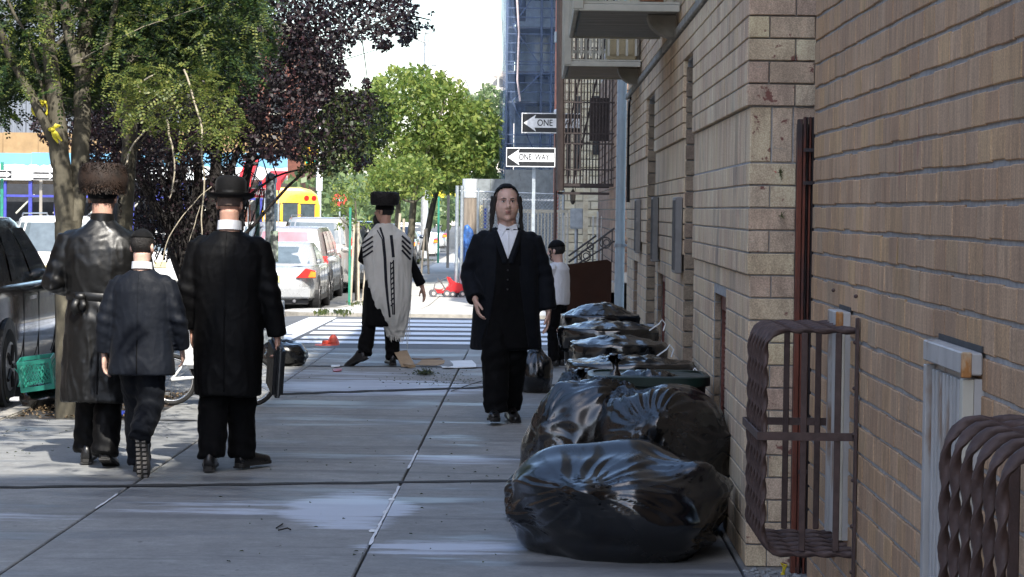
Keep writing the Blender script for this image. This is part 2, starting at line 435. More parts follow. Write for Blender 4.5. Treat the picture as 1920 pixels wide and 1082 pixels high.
# the kerb turns the corner down to the crossing
# far pavement beyond the crossing
YF0, YF1 = 38.9, 300
fb = sheet([KX+.3, 1.6], [YF0+.3]+[40+2*i for i in range(12)]+[66, 80, 100, 150, 300], lambda x, y: gz(y)-.03)
far = struct('far_sidewalk', fb, MATS['joint_dirt'])
yy = YF0+.2
cols_ = [KX+.15, KX+1.75, KX+3.4, 1.0, 6.0]
while yy < 60:
    y2 = yy+2.3
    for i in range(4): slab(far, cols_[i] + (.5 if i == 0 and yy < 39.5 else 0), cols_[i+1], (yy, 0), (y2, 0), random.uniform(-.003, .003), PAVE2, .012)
    yy = y2
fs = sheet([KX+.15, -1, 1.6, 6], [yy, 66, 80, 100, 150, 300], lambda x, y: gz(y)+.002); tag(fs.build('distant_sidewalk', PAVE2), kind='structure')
mb = MB(); y = YF0+1.2
while y < 140:
    y2 = y+3
    mb.add([(KX, y, gz(y)-.2), (KX+.15, y, gz(y)-.2), (KX+.15, y2-.01, gz(y2)-.2), (KX, y2-.01, gz(y2)-.2), (KX, y, gz(y)+.006), (KX+.15, y, gz(y)+.006), (KX+.15, y2-.01, gz(y2)+.006), (KX, y2-.01, gz(y2)+.006)],
           [(3, 2, 1, 0), (4, 5, 6, 7), (0, 1, 5, 4), (1, 2, 6, 5), (2, 3, 7, 6), (3, 0, 4, 7)]); y = y2
struct('far_kerb', mb, KERB)
mb = MB(); mb.box((KX+.95, YF0, -.2), (6, YF0+.17, .004))
arc = [(KX+.95+(-.95)*math.sin(a), YF0+.95-.95*math.cos(a)) for a in [i*PI/12 for i in range(7)]]
arci = [(KX+.95+(-.78)*math.sin(a), YF0+.95-.78*math.cos(a)) for a in [i*PI/12 for i in range(7)]]
mb.loft([[(o[0], o[1], -.2), (i_[0], i_[1], -.2), (i_[0], i_[1], .004), (o[0], o[1], .004)] for o, i_ in zip(arc, arci)])
struct('corner_kerb', mb, KERB)
mb = MB(); mb.add([(KX+.95, YF0+.17, 0.001)] + [(p[0], p[1], .001) for p in arci] + [(KX+.95, YF0+.95, .001)], [tuple(range(9))]); struct('corner_slab', mb, PAVE2)
# the opposite pavement of the avenue
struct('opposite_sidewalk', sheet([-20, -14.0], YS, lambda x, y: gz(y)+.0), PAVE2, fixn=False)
# crossing: edge line and bars, each its own painted strip
cross = tag(bpy.data.objects.new('crosswalk', None), kind='structure'); COL.objects.link(cross)
def strip(par, name, P4, mat, lift=.005):
    n = 8; mb = MB(); v = []
    for i in range(n+1):
        t = i/n; a = Vector(P4[0]).lerp(Vector(P4[1]), t); b = Vector(P4[3]).lerp(Vector(P4[2]), t)
        v += [(a.x, a.y, roadz(a.x, a.y)+lift), (b.x, b.y, roadz(b.x, b.y)+lift)]
    mb.add(v, [(2*i, 2*i+2, 2*i+3, 2*i+1) for i in range(n)])
    return mb.build(name, mat, par, fixn=False)
kx = .10
for py_ in (643.5, 635, 626, 617.5, 609.5, 602.5):
    g0 = G(700, py_-3.2, -.035); g1 = G(700, py_+1.6, -.035)
    for a, b in ((-2.95, 1.4),):
        strip(cross, 'painted_bar', [(a, g1.y+kx*(a+2), 0), (b, g1.y+kx*(b+2), 0), (b, g0.y+kx*(b+2), 0), (a, g0.y+kx*(a+2), 0)], PAINT)
strip(cross, 'painted_edge_line', [(-3.45, 31.2, 0), (-3.05, 31.0, 0), (-2.97, 38.4, 0), (-3.40, 38.4, 0)][0:1]+[(-3.40, 38.2, 0), (-2.99, 38.2, 0), (-3.03, 31.0, 0)], PAINT)
mb = MB()
for a, b in ((-9.1, -8.98),):
    mb.add([(a, y, gz(y)-.124) for y in range(40, 200, 5)]+[(b, y, gz(y)-.124) for y in range(40, 200, 5)], [(i, 32+i, 33+i, i+1) for i in range(31)])
struct('lane_line', mb, M('yellow_line', (.6, .42, .06), .7))
# painted glare: white strips where the paving joints shine
def glare_strip(pts, w):
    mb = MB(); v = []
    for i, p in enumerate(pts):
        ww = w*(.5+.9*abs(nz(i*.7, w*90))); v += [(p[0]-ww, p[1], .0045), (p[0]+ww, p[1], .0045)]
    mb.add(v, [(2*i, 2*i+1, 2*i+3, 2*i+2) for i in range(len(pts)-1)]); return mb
GLARE = M('painted_glare', (.70, .72, .75), .8, vary=.15)
def jx(Y): return xa[2]
tag(glare_strip([(jx(0)+.004*nz(i*.5), 12.1+i*.1, 0) for i in range(27)], .011).build('glare_streak', GLARE), 'white painted glare along the paving joint in the foreground', 'paving glare')
tag(glare_strip([(jx(0)+.004*nz(i*.5+9), 15.7+i*.1, 0) for i in range(13)], .010).build('glare_streak', GLARE), 'short white painted glare in the joint beyond the cross joint', 'paving glare')
tag(glare_strip([(xa[1]+.004*nz(i*.5+30), 13.4+i*.1, 0) for i in range(8)], .008).build('glare_streak', GLARE), 'short white painted glare in the left paving joint', 'paving glare')
# smeared scraps of paper stuck to the slab
for (px, py, w_, l_) in ((734, 938, .018, .04), (722, 962, .014, .05), (698, 997, .018, .04), (712, 985, .010, .03)):
    g = G(px, py); mb = MB(); n = 9
    mb.add([(g.x+w_*(1+.3*nz(i, px))*math.cos(2*PI*i/n), g.y+l_*1.6*(1+.3*nz(i, py))*math.sin(2*PI*i/n), .005+.002*(i % 2)) for i in range(n)], [tuple(range(n))])
    tag(mb.build('paper_scrap', WHITEP), 'flattened white paper scrap stuck beside the streaked joint', 'litter', 'paper scraps beside the joint')

# ============================================================ BRICK WALLS
CO = .1016
def brick_mesh(name, l, h, d, r=.003):
    mb = MB(); mb.box((-l/2, 0, -h/2), (l/2, d, h/2)); me = mb.mesh(name)
    bm = bmesh.new(); bm.from_mesh(me); bmesh.ops.recalc_face_normals(bm, faces=bm.faces)
    fr = [e for e in bm.edges if all(v.co.y < .001 for v in e.verts)]
    bmesh.ops.bevel(bm, geom=fr, offset=r, segments=1, affect='EDGES'); bm.to_mesh(me); bm.free(); return me
BRK = {}
def put_bricks(bricks, parent_wall, mat, keep=300, group='brick'):
    """bricks: (pos, facing 'x' or 'y', length, height, depth). The largest in view are objects, the rest one mesh."""
    sc_ = []
    for b in bricks:
        (x, y, z), face, l, h, d = b
        if face == 'x': a = proj((x, y-l/2, z-h/2)); c = proj((x, y+l/2, z+h/2))
        else: a = proj((x-l/2, y, z-h/2)); c = proj((x+l/2, y, z+h/2))
        q = proj((x, y, z))
        vis = -30 < q[0] < 1950 and -30 < q[1] < 1110
        sc_.append((abs(a[0]-c[0])*abs(a[1]-c[1]) if vis else 0, b))
    sc_.sort(key=lambda t: -t[0])
    rest = MB()
    for i, (ar, b) in enumerate(sc_):
        (x, y, z), face, l, h, d = b
        key = (round(l, 3), round(h, 3), round(d, 3), mat.name)
        if key not in BRK: BRK[key] = brick_mesh('brick', l, h, d); BRK[key].materials.append(mat)
        me = BRK[key]
        rot = Matrix.Rotation(-PI/2, 4, 'Z') if face == 'x' else Matrix.Identity(4)
        j = Matrix.Translation((x, y, z)) @ rot
        if i < keep and ar > 0:
            o = bpy.data.objects.new('brick', me); COL.objects.link(o); o.parent = parent_wall
            o.location = (x, y, z); o.rotation_euler = (random.uniform(-.006, .006), random.uniform(-.004, .004), (-PI/2 if face == 'x' else 0)+random.uniform(-.004, .004))
        else:
            rest.add([j @ v.co for v in me.vertices], [tuple(p.vertices) for p in me.polygons])
    if rest.v:
        o = rest.build('distant_bricks', mat, parent_wall, fixn=False); o['kind'] = 'stuff'

# --- near brown building
bb = thing('brown_brick_building', 'nearest brown brick building wall with window unit sleeves', 'building', (1.21, 0, 0))
mb = MB(); mb.box((1.198, -16, -.4), (1.6, -.3, 16.5)); mb.box((1.198, -.3, -.4), (1.6, 11.15, 12.3)); mb.box((1.6, -16, -.4), (9, -.3, 16.6)); mb.box((1.6, -.3, -.4), (9, 11.15, 12.4))  # the taller end is unseen, raised to shade the foreground walk
w1 = mb.build('wall', MORTAR, bb, world=True)
w1off = Vector((1.21, 0, 0))
L = .2032
bl = []
for r in range(0, 42):
    z = .01 + CO*(r+.5); off = (L/2 if r % 2 else 0) + random.uniform(-.006, .006)
    y = 11.14 - off
    if r % 2: bl.append(((1.19-1.21, 11.14-L/4+.002, z), 'x', L/2-.004, CO-.010, .04))
    while y > 3.2:
        if y-L/2 < 11.05: bl.append(((1.19-1.21+random.uniform(-.0015, .0015), y-L/2, z+random.uniform(-.002, .002)), 'x', L-.0035, CO-.010-random.choice((0, .002, .004, .007)), .04))
        y -= L
bl = [((p[0]+1.21, p[1], p[2]), f, l, h, d) for p, f, l, h, d in bl]
w1.location = (-1.21, 0, 0); w1.data.transform(Matrix.Translation((1.21, 0, 0)))
put_bricks(bl, w1, BROWN_BRICK)

# --- beige building with niches
gb = thing('beige_brick_building', 'beige brick building with pier, slot windows and red shutters', 'building', (0, 0, 0))
Y0, Y1 = 11.57, 27.55
OPEN = [  # y0,y1,z0,z1,depth
    (15.72, 16.72, .62, 2.58, .16), (20.9, 22.5, .62, 2.58, .16),
    (13.0, 13.95, -.2, 1.17, .10), (19.2, 20.6, -.2, 1.14, .10), (24.6, 25.7, -.2, 1.12, .10)]
def facex(z):
    if z < 1.33: return .956
    if z < 1.83: return .944
    if z < 2.085: return .949
    if z < 2.80: return .932
    return .944
ys = sorted({Y0, Y1, *[o[0] for o in OPEN], *[o[1] for o in OPEN]}); zs = sorted({-.3, 12.0, *[o[2] for o in OPEN], *[o[3] for o in OPEN]})
mb = MB()
for i in range(len(ys)-1):
    for j in range(len(zs)-1):
        cy, cz = (ys[i]+ys[i+1])/2, (zs[j]+zs[j+1])/2
        if any(o[0] < cy < o[1] and o[2] < cz < o[3] for o in OPEN): continue
        mb.box((.962, ys[i], zs[j]), (1.2, ys[i+1], zs[j+1]))
mb.box((.951, Y0+.01, 1.335), (.9615, 15.70, 2.08)); mb.box((.940, Y0+.01, 2.09), (.9615, 15.70, 4.0))
mb.box((1.2, Y0, -.3), (9, Y1, 12.02)); mb.box((7.2, 11, 12.03), (17, 27.5, 25)); mb.box((9.01, Y0, -.3), (17, 27.5, 12.02))  # unseen tall set-back wing, added to shade the stoop and fire escape
w2 = mb.build('wall', MORTAR, gb)
bl = []; blf = []; soldier = []
r = 0
z = .0
while z < 5.0:
    if abs(z-1.8288) < .04 and True:
        # soldier course: bricks on end
        y = Y0
        while y < Y1:
            zc = z+.127
            if not any(o[0]-.02 < y+.05 < o[1]+.02 and o[2] < zc < o[3] for o in OPEN):
                bl.append(((facex(zc), y+CO/2, zc), 'x', CO-.008, .244, .05))
            y += CO
        for x0_, x1_ in ((.949, 1.045), (1.045, 1.141), (1.141, 1.32)):
            blf.append((((x0_+x1_)/2, Y0-.01, zc), 'y', x1_-x0_-.008, .244, .05))
        z += .254; r += 1; continue
    zc = z+CO/2; X = facex(zc); y = Y0 - (.0 if r % 2 == 0 else .1)
    y = Y0+(.004 if r % 2 == 0 else L/2+.004) - (0 if r % 2 == 0 else 0)
    row = []
    if r % 2: row.append((Y0, L/2))
    while y < Y1-.02: row.append((y, L)); y += L
    for (yy, ll) in row:
        a, b = yy, min(yy+ll, Y1)
        segs = [(a, b)]
        for o in OPEN:
            if o[2]-.01 < zc < o[3]+.0:
                ns = []
                for (p, q) in segs:
                    if q <= o[0] or p >= o[1]: ns.append((p, q))
                    else:
                        if p < o[0]-.03: ns.append((p, o[0]))
                        if q > o[1]+.03: ns.append((o[1], q))
                segs = ns
        for (p, q) in segs:
            if q-p > .03: bl.append(((X+random.uniform(-.001, .001), (p+q)/2, zc), 'x', round(q-p-.006, 3), CO-.009, .05))
    # front of the pier, one header and one stretcher turn and turn about
    cuts = [X, X+.098, X+.098+L, X+.098+2*L] if r % 2 == 0 else [X, X+L+.01, X+L+.108, X+.5]
    for a, b in zip(cuts, cuts[1:]):
        b = min(b, 1.34)
        if b-a > .03: blf.append((((a+b)/2, Y0-.012-(.012 if zc > 2.085 else 0), zc), 'y', round(b-a-.008, 2), CO-.008, .055))
    z += CO; r += 1
put_bricks([b for b in bl], w2, BEIGE_BRICK)
pier = MB().box((.985, Y0+.002, -.3), (1.45, Y0+.02, 9)).build('pier', MORTAR, gb)
put_bricks(blf, pier, PIER_BRICK)
# reveal bricks, sills, backs and shutters of the openings
DG = M('dark_recess_window', (.03, .033, .035), .25)
SHUT = M('red_brown_louvre', (.17, .055, .038), .55, vary=.3, scale=15)
SILL = M('sill_stone', (.20, .185, .155), .85, vary=.25, scale=12, bump=.3)
for k, (a, b, z0, z1, d) in enumerate(OPEN):
    if k < 2:
        wn = MB().box((.95+d, a-.0, z0), (.95+d+.03, b, z1)).build('window', DG, gb)
        MB().box((.95+d-.03, a, z0), (.95+d-.001, a+.05, z1)).build('frame', BLACKMET, wn)
        MB().box((.95+d-.03, (a+b)/2-.02, z0), (.95+d-.001, (a+b)/2+.02, z1)).build('frame', BLACKMET, wn)
        MB().box((.90, a-.03, z0-.06), (.95+d, b-.03, z0-.002)).build('sill', SILL, gb)
        rv = MB().box((.96, b-.012, z0), (.95+d, b+.01, z1)).build('reveal', MORTAR, gb)
        zz = z0
        while zz < z1-.05:
            MB().box((.951, b-.034, zz+.005), (.95+d-.035, b-.0125, min(zz+CO, z1)-.005)).build('brick', HEADER_BRICK, rv, bevel=.003); zz += CO
    else:
        sh = MB().box((.95+d, a, 0), (.95+d+.03, b, z1)).build('shutter', SHUT, gb)
        MB().box((.95+d-.05, a+.002, z1-.09), (.95+d-.001, b-.002, z1-.004)).build('head_rail', SHUT, sh)
        for e0, e1 in ((a+.002, a+.035), (b-.035, b-.002)): MB().box((.95+d-.045, e0, 0), (.95+d-.001, e1, z1-.094)).build('stile', SHUT, sh)
        if k == 2:
            sm_ = MB().box((-.022, a+.04, -.012), (.0, b-.04, .006), Matrix.Rotation(R(28), 3, 'Y')); me = sm_.mesh('slat'); me.materials.append(SHUT)
            for i in range(34):
                o = bpy.data.objects.new('slat', me); COL.objects.link(o); o.parent = sh; o.location = (.95+d-.012, 0, .04+i*.0305)
        else:
            mm = MB()
            for i in range(33): 
                mm.box((.95+d-.03, a+.04, .03+i*.031), (.95+d-.008, b-.04, .048+i*.031))
            o = mm.build('slats', SHUT, sh); o['kind'] = 'stuff'
        rv = MB().box((.965, b-.012, 0), (.95+d, b+.01, z1)).build('reveal', MORTAR, gb)
        zz = 0
        while zz < z1-.05: MB().box((.966, b-.03, zz+.005), (.95+d-.052, b-.0125, min(zz+CO, z1)-.005)).build('brick', HEADER_BRICK, rv); zz += CO
# stone ledge over the ground storey
LEDGE = M('ledge_stone', (.26, .24, .20), .85, vary=.3, scale=5, dirt=((.10, .09, .075), 3, .55))
MB().box((.915, Y0-.02, 2.80), (.974, Y1, 2.86)).build('ledge', LEDGE, gb, bevel=.008)
# conduit under the ledge at the far end
cnd = MB().tube([(.93, 26.2, 2.76), (.925, 26.5, 2.74), (.925, 26.6, 2.6), (.925, 26.6, 1.7)], .018, 8); cnd.build('conduit', BLACKMET, gb, smooth=1)
# thin grey housings on the wall
METB = M('dull_metal_box', (.22, .21, .20), .6, .3, vary=.15)
for (a, b, z0, z1, lab) in ((16.75, 17.15, 1.20, 1.70, 'flat grey metal housing beside the first slot window'), (20.1, 20.4, 1.21, 1.72, 'flat grey metal housing beside the second slot window'), (23.6, 23.95, 1.22, 1.72, 'farthest flat grey metal housing on the beige wall')):
    t = thing('metal_housing', lab, 'housing', (.93, a, z0), 0, 'flat housings on the beige wall')
    MB().box((-.035, 0, 0), (.012, b-a, z1-z0)).build('case', METB, t, bevel=.006)
    mm = MB()
    for i in range(8): mm.box((-.038, .02+i*(b-a-.04)/8, .02), (-.0355, .02+(i+.45)*(b-a-.04)/8, z1-z0-.02))
    o = mm.build('vents', M('vent_dark', (.08, .075, .07), .7), t); o['kind'] = 'stuff'
t = thing('notice_sticker', 'small yellow and white sticker at the far end of the beige wall', 'sticker', at(1206, 460, 24.0))
MB().box((-.01, 0, 0), (0, .12, .08)).build('top_half', M('sticker_yellow', (.65, .6, .08), .6), t, loc=(-.0, 0, 0)); MB().box((-.01, 0, -.08), (0, .12, -.001)).build('bottom_half', WHITEP, t)
t.location.x = .938
# small twigs and a chip caught on the pier
for (px, py, lab) in ((1463, 325, 'upper dry weed tuft growing from the pier mortar'), (1465, 405, 'lower dry weed tuft growing from the pier mortar')):
    p = at(px, py, Y0-.03); mb = MB()
    for i in range(14):
        a = random.uniform(0, 2*PI); l = random.uniform(.008, .035)
        mb.tube([p, p+Vector((math.cos(a)*l*.5, -.012, math.sin(a)*l*1.0))], [.0022, .001], 4)
    t = mb.build('weed_tuft', M('dry_weed', (.08, .085, .03), .9)); tag(t, lab, 'weed', 'weed tufts on the pier')
p = at(1454, 322, Y0-.03); mb = MB(); mb.add([p+Vector((-.012, 0, .006)), p+Vector((.006, 0, -.001)), p+Vector((.002, -.004, -.005))], [(0, 1, 2)]); tag(mb.build('red_chip', M('red_chip', (.5, .04, .03), .6)), 'tiny red plastic chip beside the upper weed tuft', 'litter')

# --- rusty gate leaf folded back in the corner
gt = thing('rusty_gate', 'rusty red-brown steel gate folded flat in the wall corner', 'gate', (1.16, 11.36, 0))
RUST = M('rust_red', (.155, .045, .025), .7, .2, vary=.4, scale=7, stretch=(4, 4, .5), dirt=((.045, .035, .035), 5, .5))
DRUST = M('rust_dark', (.045, .035, .036), .65, .3, vary=.35, scale=7, stretch=(4, 4, .4), dirt=((.15, .05, .03), 4, .6))
def pxw(px, Y): return at(px, 640, Y).x
g0x = pxw(1488, 11.4)
xs_ = [(1488, 1497, .0, RUST, 'edge_plate'), (1498.5, 1503, -.02, RUST, 'upright'), (1504.5, 1508, .01, DRUST, 'upright'), (1509.5, 1513, -.01, RUST, 'upright'), (1514.5, 1519, .005, DRUST, 'upright'), (1520, 1524, -.02, DRUST, 'edge_post')]
for a, b, dy, m_, nme in xs_:
    MB().box((pxw(a, 11.4), 11.36+dy, .0), (pxw(b, 11.4), 11.40+dy, 2.03 if nme != 'edge_plate' else 2.02)).build(nme, m_, gt, world=True, bevel=.002)
for z in (1.73, 1.875, .45, 1.1): MB().box((pxw(1498, 11.4), 11.325, z), (pxw(1524, 11.4), 11.338, z+.016)).build('cross_bar', DRUST, gt, world=True)
MB().box((pxw(1488, 11.4), 11.41, .02), (pxw(1524, 11.4), 11.425, 2.0)).build('back_plate', DRUST, gt, world=True)

# --- window unit sleeves and their cages
SLEEVE = M('weathered_white_steel', (.42, .41, .39), .55, vary=.18, scale=8, stretch=(1, 1, .3), dirt=((.22, .13, .07), 5, .57))
RUSTEDGE = M('orange_rust', (.38, .17, .05), .8, vary=.4, scale=20, dirt=((.55, .47, .33), 12, .5))
CREAMR = M('chipped_cream_paint', (.50, .48, .40), .6, vary=.12, scale=6, dirt=((.24, .11, .04), 7, .60))
def sleeve(lab, ya, yb, z0, z1):
    t = thing('air_conditioner_sleeve', lab, 'sleeve', (1.19, ya, z0), 0, 'wall sleeves of window units')
    h = z1-z0; l = yb-ya
    MB().box((-.020, 0, 0), (.02, l, h-.07)).build('face', SLEEVE, t)
    MB().box((-.050, -.01, h-.06), (.0, l+.01, h)).build('top_cap', SLEEVE, t, bevel=.004)
    MB().box((-.052, .0, 0), (-.0205, .045, h-.071)).build('near_frame', CREAMR, t, bevel=.002)
    MB().box((-.057, -.014, h-.066), (-.03, .006, h+.002)).build('rusty_corner', RUSTEDGE, t, bevel=.003)
    MB().box((-.05, l-.05, 0), (-.0205, l-.002, h-.071)).build('far_frame', SLEEVE, t, bevel=.002)
    n = 9
    for i in range(n):
        y = .07+i*(l-.14)/n; MB().box((-.040, y, .01), (-.0205, y+(l-.14)/n*.45, h-.08)).build('fin', SLEEVE, t, bevel=.002)
    MB().box((-.004, -.01, h+.001), (.02, l+.02, h+.018)).build('gap_shadow_strip', M('gap_shadow_dark', (.05, .05, .05), .9), t)  # dark strip painted as the shaded gap above the cap
    return t
sleeve('white painted steel sleeve with a rusty corner, in front of the big cage', 6.84, 7.55, .15, 1.235)
sleeve('small rusty white sleeve inside the full length brown cage', 9.72, 10.05, .36, 1.23)
def rope_bar(mb, pts, r=.0108, n=9, tw=.8):
    # twisted bar: a lobed section turned along the path
    P = [Vector(p) for p in pts]; out = [P[0]]
    for a, b in zip(P, P[1:]):
        k = max(1, int((b-a).length/.010))
        for i in range(1, k+1): out.append(a.lerp(b, i/k))
    rings = []; side = Vector((0, 1, 0))
    for i, p in enumerate(out):
        t = (out[min(i+1, len(out)-1)]-out[max(i-1, 0)]).normalized(); a = (side-t*side.dot(t)).normalized(); b = t.cross(a)
        ring = []
        for j in range(12):
            th = 2*PI*j/12; rr = r*(1+.30*math.cos(2*(th)))
            ph = th + i*.38
            ring.append(p+a*rr*math.cos(ph)+b*rr*math.sin(ph))
        rings.append(ring)
    mb.loft(rings)
def cage(lab, ya, yb, z0, z1, nloop=6):
    t = thing('window_unit_cage', lab, 'security cage', (1.19, ya, z0), 0, 'brown twisted bar cages over window units')
    X0, h, l = -.345, z1-z0, yb-ya
    for i in range(nloop):
        y = l*i/(nloop-1); rr = .07; mb = MB(); pts = [(0, y, h)]
        for k in range(5):
            a = PI/2+k*PI/8; pts.append((X0+rr+rr*math.cos(a), y, h-rr+rr*math.sin(a)))
        for k in range(5):
            a = PI+k*PI/8; pts.append((X0+rr+rr*math.cos(a), y, rr+rr*math.sin(a)))
        pts.append((0, y, 0)); rope_bar(mb, pts); mb.build('twisted_bar', BROWNMET, t, smooth=.9)
    zb = h*.51
    MB().box((X0-.026, -.012, zb), (X0-.019, l+.012, zb+.03)).build('band', BROWNMET, t)
    for y in (-.024, l+.018): MB().box((X0-.026, y, zb), (0, y+.006, zb+.03)).build('band', BROWNMET, t)
    for xx in (-.20, -.075): MB().box((xx-.012, -.018, .012), (xx+.012, -.008, h-.008)).build('upright', BROWNMET, t, bevel=.003)
    for xx in (-.20, -.075): MB().box((xx-.012, l+.008, .012), (xx+.012, l+.018, h-.008)).build('upright', BROWNMET, t, bevel=.003)
    for y in (-.05, l+.02): MB().box((-.016, y, -.10), (-.004, y+.03, h+.05)).build('wall_strap', BROWNMET, t, bevel=.002)
    mm = MB()
    for y in (-.035, l+.035):
        for z in [-.06+i*.17 for i in range(7)]: mm.blob((-.018, y, z), .008, 6, 4)
    o = mm.build('bolts', BROWNMET, t); o['kind'] = 'stuff'
    return t
cage('full length brown twisted bar cage projecting beside the gate', 9.47, 10.12, .34, 1.17)
cage('nearest brown twisted bar cage, cropped by the right edge of the view', 4.62, 5.27, .34, 1.18)
t = thing('yellow_tape', 'knot of yellow tape on the ground below the cage', 'tape', G(1492, 1062))
mb = MB(); mb.tube([(0, 0, .01), (.0, -.01, .045), (-.012, 0, .06), (.012, -.012, .055), (.003, 0, .03), (-.01, .0, .01)], [.007, .006, .008, .006, .005, .004], 6); mb.build('knot', M('yellow_tape', (.75, .58, .03), .5), t, smooth=1)
t.location = (1.10, 11.25, .0)
mb = MB()
for i in range(60):
    x = random.uniform(.93, 1.18); y = random.uniform(11.0, 11.5); s = random.uniform(.006, .018); mb.blob((x, y, s*.4), (s, s*.8, s*.6), 6, 4)
o = mb.build('rubble_chips', M('grey_rubble', (.25, .26, .26), .9)); tag(o, 'grey mortar chips scattered at the foot of the pier', 'rubble', kind='stuff')

# --- balconies, corbels
BALW = M('weathered_balcony_boards', (.23, .22, .19), .8, vary=.3, scale=4, stretch=(.4, 4, 4), dirt=((.07, .065, .055), 5, .62))
BALT = M('tan_balcony_soffit', (.21, .155, .085), .8, vary=.3, scale=4, stretch=(.4, 3, 3))
CREAMP = M('cream_paint', (.42, .40, .33), .7, vary=.15)
def balcony(lab, y0, y1, soff, boards):
    t = thing('balcony', lab, 'balcony', (.93, y0, 2.96)); l = y1-y0; X0 = -.68
    if boards:
        n = 9
        for i in range(n): MB().box((X0+.02, l*i/n+.006, 0), (0, l*(i+1)/n-.006, .035+.004*(i % 2))).build('board', soff, t, bevel=.003)
    else: MB().box((X0+.02, .02, 0), (0, l-.02, .035)).build('soffit', soff, t)
    rim = CREAMP
    MB().box((X0, -.03, -.012), (0, -.001, .035)).build('rim', rim, t, bevel=.004); MB().box((X0, l+.001, -.012), (0, l+.03, .035)).build('rim', rim, t, bevel=.004)
    MB().box((X0-.03, -.03, -.012), (X0-.001, l+.03, .035)).build('rim', rim, t, bevel=.004)
    MB().box((X0, 0, .040), (0, l, .055)).build('deck', CREAMP, t)
    for yy in (0, l):
        for xx in [X0+.03+i*.085 for i in range(8)]: MB().box((xx, yy-.012, .09), (xx+.022, yy+.012, 1.0)).build('baluster', CREAMP, t)
        MB().box((X0-.01, yy-.02, 1.0), (0, yy+.02, 1.05)).build('handrail', CREAMP, t)
        MB().box((X0-.01, yy-.016, .25), (0, yy-.0125, .28)).build('low_rail', CREAMP, t)
    mm = MB()
    for i in range(22): mm.box((X0-.012, .05+i*(l-.1)/22, .09), (X0+.012, .07+i*(l-.1)/22, 1.0))
    o = mm.build('street_side_balusters', CREAMP, t); o['kind'] = 'stuff'
    MB().box((X0-.02, -.02, 1.0), (X0+.02, l+.02, 1.05)).build('handrail', CREAMP, t)
    for yy in (0, l): MB().box((X0-.035, yy-.035, -.0), (X0+.035, yy+.035, 1.1)).build('corner_post', CREAMP, t, bevel=.004)
    for yy in (.35,):
        pr = [(0, -.16)] + [(-.20*math.sin(a), -.16+.158*(1-math.cos(a))) for a in [i*PI/16 for i in range(1, 9)]] + [(0, -.002)]
        MB().prism([(p[0], p[1]) for p in pr], 1, yy, yy+.22).build('corbel', LEDGE, t, bevel=.006)
    return t
b1 = balcony('nearer weathered grey balcony with a boarded underside', 17.3, 20.0, BALW, True)
b2 = balcony('farther balcony with a tan underside, nearest the downpipe', 23.9, 26.2, BALT, False)
# things on the balconies
t = thing('air_conditioner', 'tan air conditioner box on the wall above the farther balcony', 'air conditioner', (.78, 24.2, 3.03))
MB().box((-.16, 0, 0), (.12, .5, .36)).build('case', M('tan_metal', (.42, .34, .20), .6), t, bevel=.01); MB().box((-.13, -.012, .05), (.09, -.002, .31)).build('grille', M('tan_metal', (.2, .2, .2)), t)
t = thing('storage_bin', 'dark green plastic box behind the tan box on the farther balcony', 'box', (.88, 25.0, 3.03))
MB().box((-.2, 0, 0), (.03, .6, .42)).build('case', M('dark_green_plastic', (.012, .035, .03), .4), t, bevel=.015); MB().box((-.215, -.015, .421), (.045, .615, .45)).build('lid', M('dark_green_plastic', (.012, .035, .03)), t, bevel=.008)
for k, (px, cc) in enumerate(((1215, (.25, .05, .05)), (1232, (.3, .22, .15)))):
    p = at(px, 5, 17.6); t = thing('potted_plant', ['dark red flowering pot on the nearer balcony', 'tan dried flower pot on the nearer balcony'][k], 'plant', (p.x, 17.65+.2*k, 3.045))
    MB().lathe([(.04, 0), (.055, .0), (.065, .1), (.05, .1), (.045, .03)], n=14).build('pot', M('pot_clay', (.3, .13, .07)), t)
    mm = MB()
    for i in range(60):
        q = Vector((random.gauss(0, .03), random.gauss(0, .03), .1+random.random()*.12)); mm.add([q, q+Vector((.015, 0, .008)), q+Vector((.01, .01, .018)), q+Vector((-.008, .005, .012))], [(0, 1, 2, 3)])
    o = mm.build('flowers', M('flowers%d' % k, cc, .6), t); o['kind'] = 'stuff'

# --- downpipe at the end of the beige wall
t = thing('downpipe', 'pale blue-grey downpipe standing at the end of the beige wall', 'pipe', (.885, 27.75, 0))
PIPE = M('pale_blue_pipe', (.40, .47, .50), .45, .1, vary=.12, scale=3, dirt=((.25, .28, .28), 6, .62))
MB().tube([(0, 0, 0), (0, 0, 2), (0, 0, 7)], .052, 18).build('pipe', PIPE, t, smooth=.9)
for z in (1.22, 3.3):
    MB().lathe([(.053, z), (.062, z), (.062, z+.035), (.053, z+.035)], n=18).build('clamp', STEELG, t); MB().box((.062, -.015, z+.005), (.12, .015, z+.03)).build('bracket', STEELG, t)
# ============================================================ RUBBISH BAGS AND BINS
def bag_mat(name, col=(.012, .013, .016), rough=.27):
    t = NT(name)
    mp = t.n('ShaderNodeMapping'); t.l(t.obj(), mp.inputs[0]); mp.inputs['Scale'].default_value = (1, 1, 1)
    def rid(scale, det):
        x = t.n('ShaderNodeTexNoise', noise_type='RIDGED_MULTIFRACTAL'); x.inputs['Scale'].default_value = scale; x.inputs['Detail'].default_value = det
        x.inputs['Distortion'].default_value = .6; t.l(mp.outputs[0], x.inputs['Vector']); return x.outputs['Fac']
    a = rid(3.2, 3); b = rid(15, 3); c = t.noise(7, 4)
    h = t.math('ADD', t.math('MULTIPLY', a, .30), t.math('MULTIPLY', b, .20))
    t.set(col, t.ramp(c, [(.3, rough-.13), (.7, rough+.06)]))
    t.p.inputs['Specular IOR Level'].default_value = .85; t.p.inputs['Coat Weight'].default_value = .2; t.p.inputs['Coat Roughness'].default_value = .14
    t.bump(h, .28, .03); return t.m
